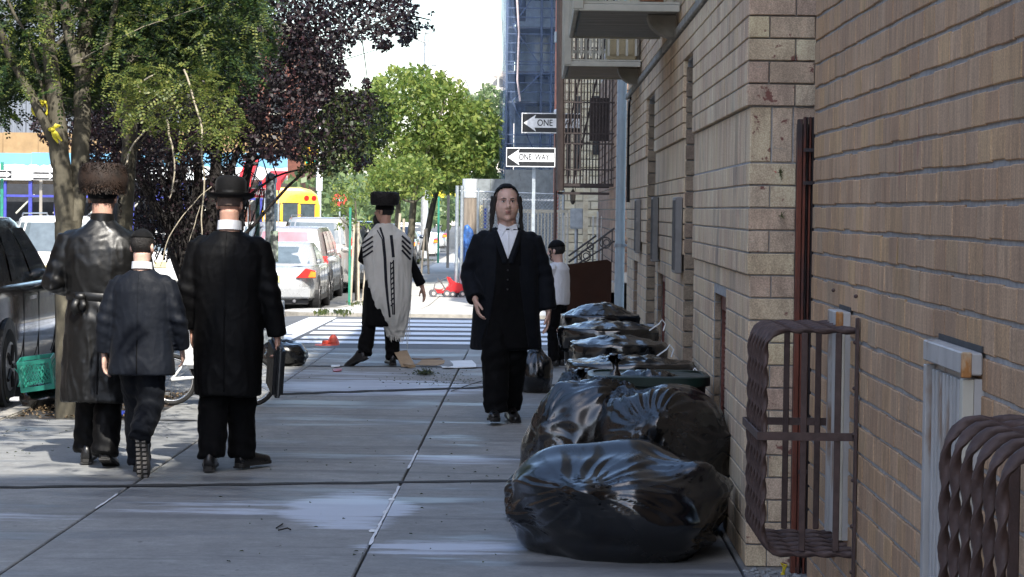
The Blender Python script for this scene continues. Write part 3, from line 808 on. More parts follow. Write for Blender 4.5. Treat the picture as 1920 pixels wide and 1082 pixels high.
BAG = bag_mat('black_bag_plastic', (.001, .0011, .0014)); LINER = bag_mat('bin_liner_plastic', (.003, .0033, .004), .22)
BAG2 = bag_mat('blue_black_bag_plastic', (.0015, .002, .003), .24)
def bag(name, lab, c, rx, ry, h, seed, gathers, mat=BAG, lean=(0, 0), nu=170, nv=110, npl=16, rz=0, group='black rubbish bags', par=None, fold=.07):
    rnd = random.Random(seed); nr = np.random.RandomState(seed)
    th = np.linspace(0, 2*PI, nu, endpoint=False); ph = np.linspace(-PI/2, PI/2, nv)
    T, Pp = np.meshgrid(th, ph); U = np.stack([np.cos(Pp)*np.cos(T), np.cos(Pp)*np.sin(T), np.sin(Pp)], -1).reshape(-1, 3)
    N = nr.normal(size=(npl, 3)); N /= np.linalg.norm(N, axis=1)[:, None]; D = nr.uniform(.80, .99, npl)
    dd = np.clip(U @ N.T, .05, None); rr = D/dd
    rr = np.concatenate([rr, np.full((len(U), 1), 1.06)], 1); r = -np.log(np.exp(-26*rr).sum(1))/26
    for g in gathers:
        gd = np.array(g[:3], float); gd /= np.linalg.norm(gd); ca = np.clip(U @ gd, -1, 1); al = np.arccos(ca)
        e1 = np.cross(gd, [0.3, .2, 1.0]); e1 /= np.linalg.norm(e1); e2 = np.cross(gd, e1)
        az = np.arctan2(U @ e2, U @ e1)
        n = g[3]; A = g[4] if len(g) > 4 else fold; wd = g[5] if len(g) > 5 else .75
        f = 1.4-1.25*np.abs(np.sin(az*n/2+1.4*np.sin(al*3+seed)+.8*np.sin(az*3+seed)))**.8 - .5*np.abs(np.sin(az*n*.83+seed*1.3+al*2.))
        r += A*(f-.75)*np.exp(-(al/wd)**2)*np.clip(al/.12, 0, 1) + .10*np.exp(-(al/.16)**2)
    V = U*r[:, None]
    for k in range(3): V[:, k] += .018*np.sin(U[:, (k+1) % 3]*9+seed+k)+.012*np.sin(U[:, (k+2) % 3]*17+seed*2)
    V[:, 0] *= rx; V[:, 1] *= ry
    z = V[:, 2]*h*.60 + h*.42; V[:, 0] += lean[0]*z; V[:, 1] += lean[1]*z
    low = z < .05*h; spread = np.clip((.12*h-z)/(.3*h), 0, 1)
    z = np.where(z < .0, np.maximum(z*.02, -.01), z)
    V[:, 0] *= 1-.10*spread; V[:, 1] *= 1-.10*spread
    V[:, 2] = z
    ca, sa = math.cos(rz), math.sin(rz); X = V[:, 0]*ca-V[:, 1]*sa; Y = V[:, 0]*sa+V[:, 1]*ca; V[:, 0] = X; V[:, 1] = Y
    fs = [(j*nu+i, j*nu+(i+1) % nu, (j+1)*nu+(i+1) % nu, (j+1)*nu+i) for j in range(nv-1) for i in range(nu)]
    me = bpy.data.meshes.new(name); me.from_pydata(V.tolist(), [], fs)
    o = link(name, me, mat, par, smooth=3.1, loc=c)
    return tag(o, lab, 'rubbish bag', group) if par is None else o
BG = 'black rubbish bags heaped by the wall'
bag('rubbish_bag', 'biggest rubbish bag, low and wide, nearest in the heap', (.385, 11.98, 0), .565, .50, .52, 11, [(-.25, -.85, .35, 20, .042, .62), (.60, -.45, .65, 16, .030, .42), (-1, -.3, -.1, 12, .04, .35), (.9, -.5, -.5, 14, .05, .4)], BAG2, group=BG, npl=13)
bag('rubbish_bag', 'shiny bag with star folds rising behind the nearest bag at the pier', (.60, 12.78, 0), .385, .42, .76, 5, [(-.05, -.8, .45, 24, .055, .55), (-.45, .0, 1, 18, .05, .45), (.8, -.5, .3, 12, .035, .4)], BAG, group=BG, npl=11)
bag('rubbish_bag', 'creased bag on the street side of the heap behind the nearest bag', (.27, 13.0, 0), .345, .40, .80, 23, [(.65, -.25, .8, 24, .06, .75), (-.6, -.7, .3, 14, .05, .4), (-.1, -.9, -.2, 12, .045, .4)], BAG, group=BG, npl=15)
bag('rubbish_bag', 'small half hidden bag at the left foot of the heap', (-.02, 13.15, 0), .145, .2, .26, 31, [(-.3, -.6, .7, 16, .06, .8)], BAG, group=BG, nu=90, nv=60)
bag('rubbish_bag', 'dark round bag on the pavement beside the row of bins', (.0, 22.6, 0), .17, .22, .40, 37, [(0, -.3, 1, 14, .05, .7)], BAG, group=BG, nu=80, nv=50)
bag('rubbish_bag', 'bag leaning on the street side of the second bin', (.20, 14.6, 0), .20, .25, .66, 41, [(.3, -.4, .9, 18, .06, .8), (-.6, -.6, .2, 12, .05, .6)], BAG, group=BG, nu=110, nv=70)
o = bag('rubbish_bag', 'black bag alone on the pavement right of the bowler-hatted man', (-2.57, 25.9, 0), .24, .24, .27, 43, [(-.2, 0, 1, 14, .06, .8), (1, -.3, -.6, 9, .1, .4)], BAG, nu=80, nv=50, group=None)
bag('rubbish_bag', 'black bag on the kerb holding up the green crate', (-3.90, 20.25, -.02), .20, .20, .20, 47, [(0, -.4, 1, 12, .06, .8)], BAG, nu=70, nv=40, group=None)
def knot(par, p, s=1.0, rz=0.0):
    mb = MB(); mb.M = Matrix.Translation(p) @ Matrix.Rotation(rz, 4, 'Z') @ Matrix.Scale(s, 4)
    mb.tube([(0, 0, -.03), (.004, 0, .0), (0, 0, .022)], [.030, .013, .016], 10)
    for a in range(7):
        c_, d_ = math.cos(a*.9), math.sin(a*.9); mb.tube([(0, 0, .015), (c_*.03, d_*.03, .05+.01*(a % 3)), (c_*.065, d_*.065, .045+.02*(a % 2))], [(.010, .004), (.020, .003), (.014, .0015)], 6, side=(-d_, c_, 0))
    mb.build('knot', BAG, par, smooth=2)
for o_ in [q for q in COL.objects if q.name.startswith('rubbish_bag')]:
    if 'creased' in o_['label']: knot(o_, (.13, .05, .80), 1.1)
    elif 'alone' in o_['label']: knot(o_, (-.04, 0, .27), .9)
    elif 'leaning' in o_['label']: knot(o_, (.06, -.05, .64), 1.0)
    elif 'beside the row' in o_['label']: knot(o_, (0, -.03, .40), .9)
BINB = M('bin_black_plastic', (.014, .015, .016), .45, vary=.2); BING = M('bin_green_plastic', (.004, .016, .011), .4, vary=.2)
def bin_(lab, x, y, h, rx, ry, mat, liner, seed, round_=True, mound=.06, skew=0.):
    t = thing('rubbish_bin', lab, 'bin', (x, y, 0), 0, 'rubbish bins in a row along the beige wall')
    n = 64
    def ring(s, z, e=4.0, wob=0, f=0):
        out = []
        for j in range(n):
            th = 2*PI*j/n; c, d = math.cos(th), math.sin(th); k = (abs(c)**e+abs(d)**e)**(-1/e)
            q = 1+wob*(nz(c*f+seed, d*f, z*6))
            out.append(Vector((rx*s*c*k*q, ry*s*d*k*q, z + (wob*.12*nz(c*f*2, d*f*2, seed) if wob else 0))))
        return out
    e = 2.6 if round_ else 5
    MB().loft([ring(.78, 0, e), ring(.80, .02, e), ring(.93, h-.06, e), ring(.93, h-.01, e)]).build('body', mat, t, smooth=.7)
    mb = MB(); mb.loft([ring(.93, h-.055, e), ring(1.0, h-.05, e), ring(1.0, h-.005, e), ring(.97, h, e), ring(.90, h, e), ring(.89, h-.05, e)], True, False); mb.build('rim', mat, t, smooth=.7)
    if liner:
        rs = [ring(.975, h-.16, e, .10, 5), ring(1.015, h-.12, e, .09, 7), ring(1.05, h-.06, e, .07, 8), ring(1.055, h-.01, e, .05, 7), ring(1.03, h+.012, e, .05, 6), ring(.95, h+.01, e, .05, 6)]
        for q in range(1, 9): rs.append([Vector((p.x, p.y, h+.008+mound*math.sin(q/8*PI/2)+.02*nz(p.x*14+seed, p.y*14, q))) for p in ring(.92*(1-q/8.5), h, e, .08, 6)])
        lb = MB().loft(rs, True, True).build('liner', LINER, t, smooth=3.1)
    else:
        bag('bag', None, (0, 0, h-.36), rx*.92, ry*.92, .36, seed, [(0, -.3, 1, 16, .06, .8)], LINER, nu=80, nv=50, par=t)
    if not round_:
        for sx in (-1, 1): MB().tube([(sx*rx*.7-.03, ry*.85, .10), (sx*rx*.7+.03, ry*.85, .10)], .10, 16).build('wheel', BINB, t, smooth=.7)
        MB().tube([(-rx*.8, ry*1.02, h-.02), (rx*.8, ry*1.02, h-.02)], .018, 8).build('handle', mat, t, smooth=1)
    return t
bin_('dark green open bin nearest in the row, behind the bag heap', .60, 13.75, .735, .325, .33, BING, False, 3, False)
bin_('second bin of the row, its black liner folded low over the rim', .555, 15.2, .70, .36, .33, BINB, True, 4, True, .035)
bin_('middle bin of the row, its lined rim catching light on the left', .54, 17.0, .72, .31, .33, BINB, True, 6, True, .05)
bin_('fourth bin of the row from the nearest, flat crumpled liner', .52, 18.9, .735, .35, .34, BINB, True, 8, True, .05)
bin_('farthest bin of the row with a swollen black liner, by the downpipe', .53, 21.6, .72, .315, .33, BINB, True, 9, True, .10)
for (px, py, Y, lab) in ((1236, 607, 18.2, 'white cord end sticking up from the fourth bin'), (1250, 655, 16.6, 'white cord loop on the middle bin'), (1296, 700, 14.8, 'white cord hanging from the second bin')):
    p = at(px, py, Y); mb = MB(); mb.tube([p+Vector((-.07, 0, -.05)), p, p+Vector((.02, 0, .03)), p+Vector((.045, 0, .0)), p+Vector((.03, 0, -.05))], .005, 5); tag(mb.build('cord', WHITEP), lab, 'cord')

# ============================================================ LITTER
def flat_piece(name, lab, cat, px, py, w_, l_, rz, mat, th=.006, lift=0, tilt=0, seed=0):
    g = G(px, py); rnd = random.Random(seed); t_ = MB(); n = 10
    base = [(-w_/2, -l_/2), (-w_*.1, -l_*.55), (w_/2, -l_*.45), (w_*.52, 0), (w_*.45, l_/2), (0, l_*.48), (-w_*.5, l_*.42), (-w_*.46, 0)]
    pts = [(x*(1+.15*rnd.uniform(-1, 1)), y*(1+.15*rnd.uniform(-1, 1))) for x, y in base]; m = len(pts)
    zs_ = [tilt*(p[1]/l_+.5)+.012*rnd.random() for p in pts]
    t_.add([(p[0], p[1], z) for p, z in zip(pts, zs_)]+[(p[0], p[1], z+th) for p, z in zip(pts, zs_)], [tuple(range(m-1, -1, -1)), tuple(range(m, 2*m))]+[(i, (i+1) % m, m+(i+1) % m, m+i) for i in range(m)])
    o = t_.build(name, mat, loc=(g.x, g.y, g.z+.004+lift)); o.rotation_euler = (0, 0, rz); return tag(o, lab, cat)
CARD = M('cardboard', (.36, .26, .16), .85, vary=.15, scale=12); CARD2 = M('cardboard_wet', (.16, .10, .06), .8, vary=.25)
flat_piece('cardboard_piece', 'upright tan cardboard flap right of the shawl wearer\'s shoe', 'cardboard', 758, 688, .15, .30, .3, CARD, tilt=.15, seed=3)
flat_piece('cardboard_piece', 'long flattened tan cardboard strip on the pavement', 'cardboard', 806, 687, .26, .22, -.3, CARD, tilt=.05, seed=4)
flat_piece('cardboard_piece', 'dark wet cardboard strip on top of the tan cardboard', 'cardboard', 800, 684, .30, .10, .25, CARD2, lift=.05, seed=5)
flat_piece('paper_sheet', 'whitish flattened paper sheet right of the cardboard', 'paper', 870, 688, .24, .6, .1, WHITEP, seed=6, tilt=.03)
flat_piece('paper_sheet', 'second whitish sheet lying nearer the facing man', 'paper', 842, 691, .16, .25, .1, WHITEP, seed=7)
flat_piece('paper_sheet', 'small white scrap left on the pavement near the red lid', 'paper', 628, 688, .09, .3, .1, WHITEP, seed=8)
flat_piece('plastic_lid', 'flat red plastic lid on the pavement', 'lid', 632, 696, .085, .3, .1, M('red_lid', (.35, .02, .03), .5), seed=9)
flat_piece('paper_cup', 'crushed beige paper cup at the edge of the cardboard', 'cup', 766, 690, .07, .2, .4, CARD, th=.03, seed=10)
mb = MB(); rnd = random.Random(5)
g = G(798, 703)
for i in range(240):
    x, y = g.x+rnd.gauss(0, .045), g.y+rnd.gauss(0, .12); z = abs(rnd.gauss(0, .022)); s = rnd.uniform(.01, .022); a = rnd.uniform(0, PI)
    mb.add([(x, y, z+.004), (x+s*math.cos(a), y+s*math.sin(a), z+.012), (x+s*1.6*math.cos(a+.5), y+s*1.6*math.sin(a+.5), z+.004), (x+s*math.cos(a+1.1), y+s*math.sin(a+1.1), z+.016)], [(0, 1, 2, 3)])
tag(mb.build('leaf_clump', LEAF_D, fixn=False), 'little heap of torn green leaves on the wet paving', 'leaves', kind='stuff')
mb = MB()
for i in range(420):
    if i < 200: px, py = rnd.gauss(840, 60), rnd.gauss(712, 7)
    elif i < 300: px, py = rnd.uniform(380, 980), rnd.uniform(640, 1060)
    else: px, py = rnd.uniform(0, 330), rnd.uniform(745, 860)
    g = G(px, py); 
    if g.y > 29: continue
    s = rnd.uniform(.006, .016); a = rnd.uniform(0, PI); x, y = g.x, g.y
    if PIT0 < y < PIT1 and x < -3: pass
    mb.add([(x, y, .007), (x+s*math.cos(a), y+s*math.sin(a), .012), (x+s*1.8*math.cos(a+.5), y+s*1.8*math.sin(a+.5), .008), (x+s*math.cos(a+1.1), y+s*math.sin(a+1.1), .014)], [(0, 1, 2, 3)])
tag(mb.build('leaf_bits', LEAF_D, fixn=False), 'dry leaf bits scattered over the pavement', 'leaf litter', kind='stuff')
for k, (p0, p1) in enumerate((((515, 632), (548, 628)), ((846, 735), (903, 716)), ((518, 993), (530, 985)), ((522, 997), (545, 996)))):
    a, b = G(*p0), G(*p1); m_ = a.lerp(b, .5)+Vector((.01, .04, 0)); mb = MB(); mb.tube([a+Vector((0, 0, .008)), m_+Vector((0, 0, .012)), b+Vector((0, 0, .008))], .004, 5)
    tag(mb.build('twig', DARKBARK), ['twig lying by the crossing near the lamp post', 'dark bent twig beside the facing man\'s feet', 'short twig chip on the dark near paving', 'longer twig chip on the dark near paving'][k], 'twig')
# orange-red plastic cup set
g = G(620, 648); t = thing('orange_plastic_scrap', 'crumpled orange-red plastic cup and lid on the pavement by the crossing', 'litter', g)
ORG = M('orange_plastic', (.75, .10, .06), .5, vary=.15)
mb = MB(); mb.lathe([(.075, 0), (.07, .03), (.045, .09), (.02, .12)], n=12); mb.build('cup', ORG, t, smooth=.6, loc=(.03, 0, .01))
MB().lathe([(.14, .004), (.13, .016), (.05, .02)], n=12).build('lid', ORG, t, loc=(-.05, 0, 0)); MB().box((-.10, -.03, .012), (-.02, .03, .06)).build('scrap', ORG, t, bevel=.01)

# green milk crate tipped on the kerb bag
t = thing('milk_crate', 'teal green plastic milk crate tipped against the parked car', 'crate', (-3.92, 20.15, .15)); t.scale = (.84, .84, .9); t.rotation_euler = (R(6), R(-8), R(4))
TEAL = M('teal_plastic', (.02, .22, .165), .45, vary=.15)
def crate_side():
    mb = MB(); w_, h = .155, .27
    for z0, z1 in ((0, .04), (.235, .27)): mb.box((-w_, -.006, z0), (w_, .006, z1))
    for x0 in (-w_, w_-.02): mb.box((x0, -.006, .04), (x0+.02, .006, .235))
    for i in range(9):
        x = -w_+.02+i*(2*w_-.04)/8
        for sx in (-1, 1):
            mb.box((x-.004, -.004, .045), (x+.004, .004, .23), Matrix.Rotation(sx*R(30), 3, 'Y'))
    mb.box((-.06, -.007, .17), (.06, .007, .185)); mb.box((-.06, -.007, .12), (-.048, .007, .185)); mb.box((.048, -.007, .12), (.06, .007, .185))
    return mb
for k in range(4):
    o = crate_side().build('side', TEAL, t); a = k*PI/2; o.rotation_euler = (0, 0, a); o.location = (-math.sin(a)*-.155*1, math.cos(a)*-.155, 0)
MB().box((-.15, -.15, 0), (.15, .15, .01)).build('base', TEAL, t)

# child's bicycle
t = thing('child_bicycle', 'small child\'s bicycle with white fenders standing between the walkers', 'bicycle', (-2.93, 20.5, .0))
RUB = M('tyre_rubber', (.012, .012, .012), .8); SPK = M('chrome', (.6, .6, .6), .25, .9)
def ringm(c, R0, r, n=32, ax='y'):
    mb = MB(); rings = []
    for i in range(n+1):
        a = 2*PI*i/n; ctr = Vector((R0*math.cos(a), 0, R0*math.sin(a)))
        rings.append([Vector(c)+ctr+ctr.normalized()*r*math.cos(b)+Vector((0, 1, 0))*r*math.sin(b) for b in [2*PI*j/8 for j in range(8)]])
    mb.loft(rings, True, False); return mb
for k, x in enumerate((0, .64)):
    w_ = ringm((x, 0, .205), .19, .017).build('wheel', RUB, t, smooth=1.2); ringm((x, 0, .205), .170, .008).build('rim', SPK, w_, smooth=1.2)
    mb = MB()
    for i in range(12): a = i*PI/6; mb.tube([(x, 0, .205), (x+.165*math.cos(a), 0, .205+.165*math.sin(a))], .0015, 4)
    o = mb.build('spokes', SPK, w_); o['kind'] = 'stuff'
mb = MB(); mb.tube([(.64, 0, .205), (.55, 0, .55), (.53, 0, .62)], .014, 8); mb.tube([(0, 0, .205), (.28, 0, .24), (.53, 0, .46)], .016, 8); mb.tube([(.28, 0, .24), (.17, 0, .50)], .014, 8); mb.tube([(0, 0, .205), (.18, 0, .44)], .01, 8)
mb.build('frame', WHITEP, t, smooth=1)
MB().tube([(.53, -.2, .66), (.53, 0, .63), (.53, .2, .66)], .011, 8).build('handlebar', BLACKMET, t, smooth=1)
MB().blob((.15, 0, .53), (.10, .055, .035)).build('saddle', BLACKMET, t, smooth=3)
mb = MB(); 
for a0 in [i*PI/14 for i in range(0, 9)]: pass
mb.loft([[Vector((.255*math.cos(a), -.045, .205+.255*math.sin(a))), Vector((.255*math.cos(a), .045, .205+.255*math.sin(a))), Vector((.247*math.cos(a), .045, .205+.247*math.sin(a))), Vector((.247*math.cos(a), -.045, .205+.247*math.sin(a)))] for a in [i*PI/14-.1 for i in range(0, 11)]])
mb.build('mudguard', WHITEP, t)
MB().box((.10, -.10, .30), (.36, -.03, .68)).build('side_panel', WHITEP, t, bevel=.03)
MB().tube([(.28, -.12, .24), (.28, .12, .24)], .02, 8).build('crank', BLACKMET, t); MB().tube([(.28, -.03, .24), (.28, -.045, .24)], .06, 16).build('chainring', SPK, t)

# ============================================================ PEOPLE
SKIN = M('skin', (.50, .29, .215), .55, vary=.10, scale=20, Subsurface_Weight=.15, Subsurface_Radius=(.02, .008, .004))
SKIN_P = M('pale_skin', (.62, .40, .32), .5, vary=.10, scale=20, Subsurface_Weight=.15, Subsurface_Radius=(.02, .008, .004))
def cloth(name, col, rough, sheen=.0, bump=.25, bscale=260, vary=.2, spec=.4, aniso=0):
    t = NT(name); f = t.noise(3, 5); c = t.ramp(f, [(.3, tuple(x*(1-vary) for x in col)), (.7, tuple(x*(1+vary) for x in col))])
    g = t.noise(16, 5, rough=.7)
    t.set(c, t.ramp(g, [(.3, max(rough-.1, .05)), (.7, min(rough+.12, 1))])); t.p.inputs['Sheen Weight'].default_value = sheen; t.p.inputs['Sheen Roughness'].default_value = .4
    t.p.inputs['Specular IOR Level'].default_value = spec
    h = t.math('ADD', t.math('MULTIPLY', t.noise(5, 5, (1, 1, .45)), 1.0), t.math('MULTIPLY', t.noise(bscale, 2), .06))
    t.bump(h, bump, .03); MATS[name] = t.m; return t.m
SATIN = cloth('black_satin', (.0045, .0045, .0045), .40, bump=.14, spec=.42)
WOOLN = cloth('navy_black_wool', (.0035, .005, .0085), .8, .03, spec=.2)
WOOLB = cloth('black_wool', (.0022, .0022, .0027), .85, .02, spec=.15)
SUITN = cloth('navy_suit', (.005, .007, .012), .65, .02, spec=.2)
SILKY = cloth('black_frock', (.0018, .0018, .0022), .6, .0, bump=.25, spec=.16)
SHIRT = cloth('white_shirt', (.74, .76, .80), .8, .0, vary=.03)
SHAWL = cloth('cream_wool_shawl', (.56, .55, .51), .9, .2, bump=.5, bscale=120, vary=.06)
STRIPE = cloth('black_stripe_wool', (.012, .013, .02), .9)
SHOE = M('black_leather', (.012, .012, .013), .32, vary=.3); SOLE = M('shoe_sole', (.02, .019, .018), .7)
HAIR = M('black_hair', (.010, .008, .007), .55, vary=.4, scale=60, bump=.8, bscale=140); HAIRB = M('dark_brown_hair', (.022, .014, .010), .55, vary=.4, scale=60, bump=.8, bscale=140)
STUB = M('cropped_hair_skin', (.12, .085, .07), .8, vary=.2, scale=60)
VELVET = cloth('black_felt', (.0035, .0035, .004), .8, .05, bump=.1, spec=.2)
FUR = M('dark_brown_fur', (.017, .008, .004), .75, vary=.6, scale=14); FUR2 = M('light_fur_tips', (.06, .03, .016), .7, vary=.5, scale=14)
def HM(c, yaw=0, pitch=0, k=1.0): return Matrix.Translation(c) @ Matrix.Rotation(yaw, 4, 'Z') @ Matrix.Rotation(pitch, 4, 'X') @ Matrix.Scale(k, 4)
def add_hand(mb, w, d, nrm, thumb, s=1.0, curl=.35):
    w, d, nrm, th = Vector(w), Vector(d).normalized(), Vector(nrm).normalized(), Vector(thumb).normalized()
    th = (th - d*th.dot(d)).normalized(); nrm = d.cross(th)*(1 if d.cross(th).dot(nrm) > 0 else -1)
    mb.tube([w-d*.03*s, w+d*.01*s, w+d*.05*s, w+d*.092*s, w+d*.10*s], [(.026*s, .020*s), (.030*s, .019*s), (.041*s, .017*s), (.041*s, .014*s), (.034*s, .009*s)], 12, side=th)
    for i, (off, ln) in enumerate(((.031, .070), (.011, .080), (-.010, .075), (-.030, .060))):
        p = w+d*.088*s+th*off*s; pts = [p]; a = curl*.5+.05*i
        for j, f in enumerate((.42, .32, .26)):
            dd = d*math.cos(a)+nrm*math.sin(a); p = p+dd*ln*f*s; pts.append(p); a += curl
        mb.tube(pts, [.0095*s, .009*s, .0082*s, .0068*s], 8)
    p = w+d*.025*s+th*.024*s; pts = [p]; a = .75
    for f in (.036, .032, .026):
        dd = (d*math.cos(a)+th*math.sin(a)+nrm*.35).normalized(); p = p+dd*f*s; pts.append(p); a -= .28
    mb.tube(pts, [.013*s, .0115*s, .010*s, .008*s], 8)
def add_head(mb, H, neck_base, fat=1.0):
    old = mb.M; mb.M = H
    mb.blob((0, -.01, .02), (.076, .095, .088), 20, 14); mb.blob((0, .02, -.035), (.063*fat, .072, .085), 18, 12)
    mb.blob((0, .022, -.078), (.054*fat, .058, .042), 16, 10); mb.blob((0, .068, -.100), (.024, .022, .019), 12, 8)
    mb.tube([(0, .084, .012), (0, .096, -.008), (0, .108, -.028), (0, .103, -.040)], [(.008, .010), (.010, .012), (.014, .013), (.012, .008)], 10)
    for sx in (-1, 1):
        mb.blob((sx*.011, .094, -.036), (.008, .009, .007), 8, 6)
        mb.blob((sx*.030, .073, .022), (.024, .016, .009), 10, 6); mb.blob((sx*.036, .055, -.032), (.025, .027, .026), 12, 8)
        mb.blob((sx*.079, -.012, -.015), (.010, .021, .032), 10, 8, Matrix.Rotation(sx*.35, 3, 'Z'))
    mb.blob((0, .085, -.058), (.022, .010, .0065), 10, 6); mb.blob((0, .083, -.069), (.020, .010, .007), 10, 6)
    mb.M = old
    a = H @ Vector((0, -.022, -.05)); b = Vector(neck_base)
    mb.tube([a, a.lerp(b, .5), b], [.060*fat, .058*fat, .066*fat], 14)
def head_cap(H, r, cond, name, mat, par, nu=40, nv=26, c=(0, -.01, .02), jag=.004):
    vs = []; keep = []
    for j in range(nv+1):
        a = -PI/2+PI*j/nv
        for i in range(nu):
            b = 2*PI*i/nu; q = 1+jag*12*nz(math.cos(b)*7, math.sin(b)*7, a*7)
            v = Vector((r[0]*math.cos(a)*math.cos(b)*q, r[1]*math.cos(a)*math.sin(b)*q, r[2]*math.sin(a)*q))+Vector(c); vs.append(v); keep.append(cond(v))
    mb = MB(); mb.M = H
    fs = []
    for j in range(nv):
        for i in range(nu):
            q = (j*nu+i, j*nu+(i+1) % nu, (j+1)*nu+(i+1) % nu, (j+1)*nu+i)
            if all(keep[x] for x in q): fs.append(q)
    mb.add(vs, fs); o = mb.build(name, mat, par, fixn=False, smooth=3.1)
    md = o.modifiers.new('thickness', 'SOLIDIFY'); md.thickness = .008; return o
def lock(pts, r, name, mat, par, H=None, curl=.008, turns=3):
    P = [Vector(p) for p in pts]; out = []
    m = 22
    for i in range(m+1):
        t = i/m*(len(P)-1); k = min(int(t), len(P)-2); q = P[k].lerp(P[k+1], t-k); a = 2*PI*turns*i/m
        out.append(q+Vector((math.cos(a), math.sin(a), 0))*curl)
    mb = MB(); mb.M = H; mb.tube(out, [r*(1-.5*i/m) for i in range(m+1)], 7); return mb.build(name, mat, par, smooth=3)
def add_shoe(t, heel, yaw, pitch=0, s=1.0, sole_vis=True, roll=0):
    Mx = Matrix.Translation(heel) @ Matrix.Rotation(yaw, 4, 'Z') @ Matrix.Rotation(pitch, 4, 'X') @ Matrix.Rotation(roll, 4, 'Y') @ Matrix.Scale(s, 4)
    mb = MB(); rings = []
    for (y, hw, h, zc) in ((-.028, .020, .03, .04), (-.02, .030, .07, .02), (0, .036, .095, .018), (.05, .038, .105, .018), (.085, .040, .085, .018), (.14, .045, .062, .018), (.20, .049, .050, .018), (.245, .044, .042, .018), (.272, .030, .032, .018), (.284, .012, .022, .02)):
        rings.append([Vector((hw*c_, y, zc+(h-.0)*max(s_, 0) if s_ > 0 else zc+.004*s_)) for c_, s_ in [(math.cos(2*PI*j/16), math.sin(2*PI*j/16)) for j in range(16)]])
    mb.M = Mx; mb.loft(rings); o = mb.build('shoe', SHOE, t, smooth=1.0)
    mb = MB(); mb.M = Mx
    out = [(-.03, .018), (-.015, .034), (.05, .039), (.10, .042), (.2, .051), (.25, .045), (.278, .030), (.29, .010)]
    poly = [(-w_, y) for y, w_ in out]+[(w_, y) for y, w_ in reversed(out)]
    mb.prism(poly, 2, -.0, .018); mb.box((-.034, -.026, -.012), (.034, .055, -.0005)); so_ = mb.build('sole', SOLE, o)
    return o, Mx
def fold(me, amp, f=(9, 9, 3), z0=0.3, hem=1.5, seed=0, fine=.35, rip=None):
    co = coords(me); nn = normals(me); d = np.empty(len(co))
    for i, p in enumerate(co):
        a = amp*(1+hem*max(0, (1.0-p[2])))
        v = nz(p[0]*f[0]+seed, p[1]*f[1], p[2]*f[2]+seed); v2 = nz(p[0]*f[0]*1.9+seed+.6*p[2]*f[2], p[1]*f[1]*1.9, p[2]*f[2]*1.7)
        v3 = nz(p[0]*13+p[2]*9+seed, p[1]*13, p[2]*21-p[0]*12)
        d[i] = a*(v*1.2+fine*(.55-3.2*min(abs(v2), .35))*1.1+.22*(.5-2.6*min(abs(v3), .35)))
        if rip:
            for (c, rad, am, fr) in rip:
                q = ((p[0]-c[0])**2+(p[1]-c[1])**2+(p[2]-c[2])**2)**.5
                if q < rad: d[i] += am*(1-q/rad)*math.sin(fr*(p[2]+.35*p[0])+3*nz(p[0]*5, p[1]*5, seed))
    setco(me, co+nn*d[:, None])
def torso(mb, rows, e=2.3, n=28):
    rings = []
    for (z, cx, cy, rx, ry) in rows:
        ring = []
        for j in range(n):
            th = 2*PI*j/n; c, d = math.cos(th), math.sin(th); k = (abs(c)**e+abs(d)**e)**(-1/e)
            ring.append(Vector((cx+rx*c*k, cy+ry*d*k, z)))
        rings.append(ring)
    mb.loft(rings)
def body(t, arms, legs, H, neck, skin, hands, fat=1.0, sw=.19, vox=.0065, hs=1.0):
    mb = MB()
    torso(mb, [(.90, 0, 0, .15, .10), (1.0, 0, 0, .15, .10), (1.12, 0, 0, .14, .095), (1.28, 0, 0, .165, .105), (1.35, 0, 0, sw-.045, .085), (1.41, 0, -.01, .08, .06)], 2.1, 20)
    add_head(mb, H, neck, fat)
    for (s_, e_, w_), hd in zip(arms, hands):
        s_, e_, w_ = Vector(s_), Vector(e_), Vector(w_)
        mb.tube([s_, s_.lerp(e_, .4), e_, e_.lerp(w_, .3), w_], [.052, .046, .036, .038, .026], 10)
        if hd: add_hand(mb, w_, hd[0], hd[1], hd[2], hs*(hd[3] if len(hd) > 3 else 1), hd[4] if len(hd) > 4 else .35)
    for (h_, k_, a_) in legs:
        h_, k_, a_ = Vector(h_), Vector(k_), Vector(a_); mb.tube([h_, h_.lerp(k_, .3), k_, k_.lerp(a_, .35), a_], [.085, .08, .052, .045, .026], 10)
    me = remesh(mb, vox, 3, .5); return link('body', me, skin, t, smooth=3.1)
def garment(name, mb, mat, t, vox=.011, amp=.006, seed=0, **kw):
    me = remesh(mb, vox, 4, .6); fold(me, amp, seed=seed, **kw); o = link(name, me, mat, t, smooth=3.1); return o, me
def trousers(t, legs, mat, seed=0, r=(.105, .095, .080, .078, .072), hem=.0):
    mb = MB(); torso(mb, [(.80, 0, 0, .13, .10), (.88, 0, 0, .165, .115), (1.02, 0, 0, .16, .11)], 2.1, 20)
    for (h_, k_, a_) in legs:
        h_, k_, a_ = Vector(h_), Vector(k_), Vector(a_); a_ = a_+(a_-k_).normalized()*hem
        mb.tube([h_, h_.lerp(k_, .4), k_, k_.lerp(a_, .5), a_], list(r), 16)
    return garment('trousers', mb, mat, t, .011, .007, seed, f=(10, 10, 6), hem=.6, rip=[(tuple(l[1]), .25, .006, 60) for l in legs]+[(tuple(l[2]), .2, .008, 70) for l in legs])
def sleeves(mb, arms, r=(.078, .072, .060, .055, .050), cut=.0):
    for (s_, e_, w_) in arms:
        s_, e_, w_ = Vector(s_), Vector(e_), Vector(w_); mb.tube([s_, s_.lerp(e_, .45), e_, e_.lerp(w_, .5), e_.lerp(w_, 1-cut)], list(r), 16)
        mb.blob(s_+Vector((-.02*(1 if s_.x > 0 else -1), 0, .0)), (.062, .068, .052), 14, 10)
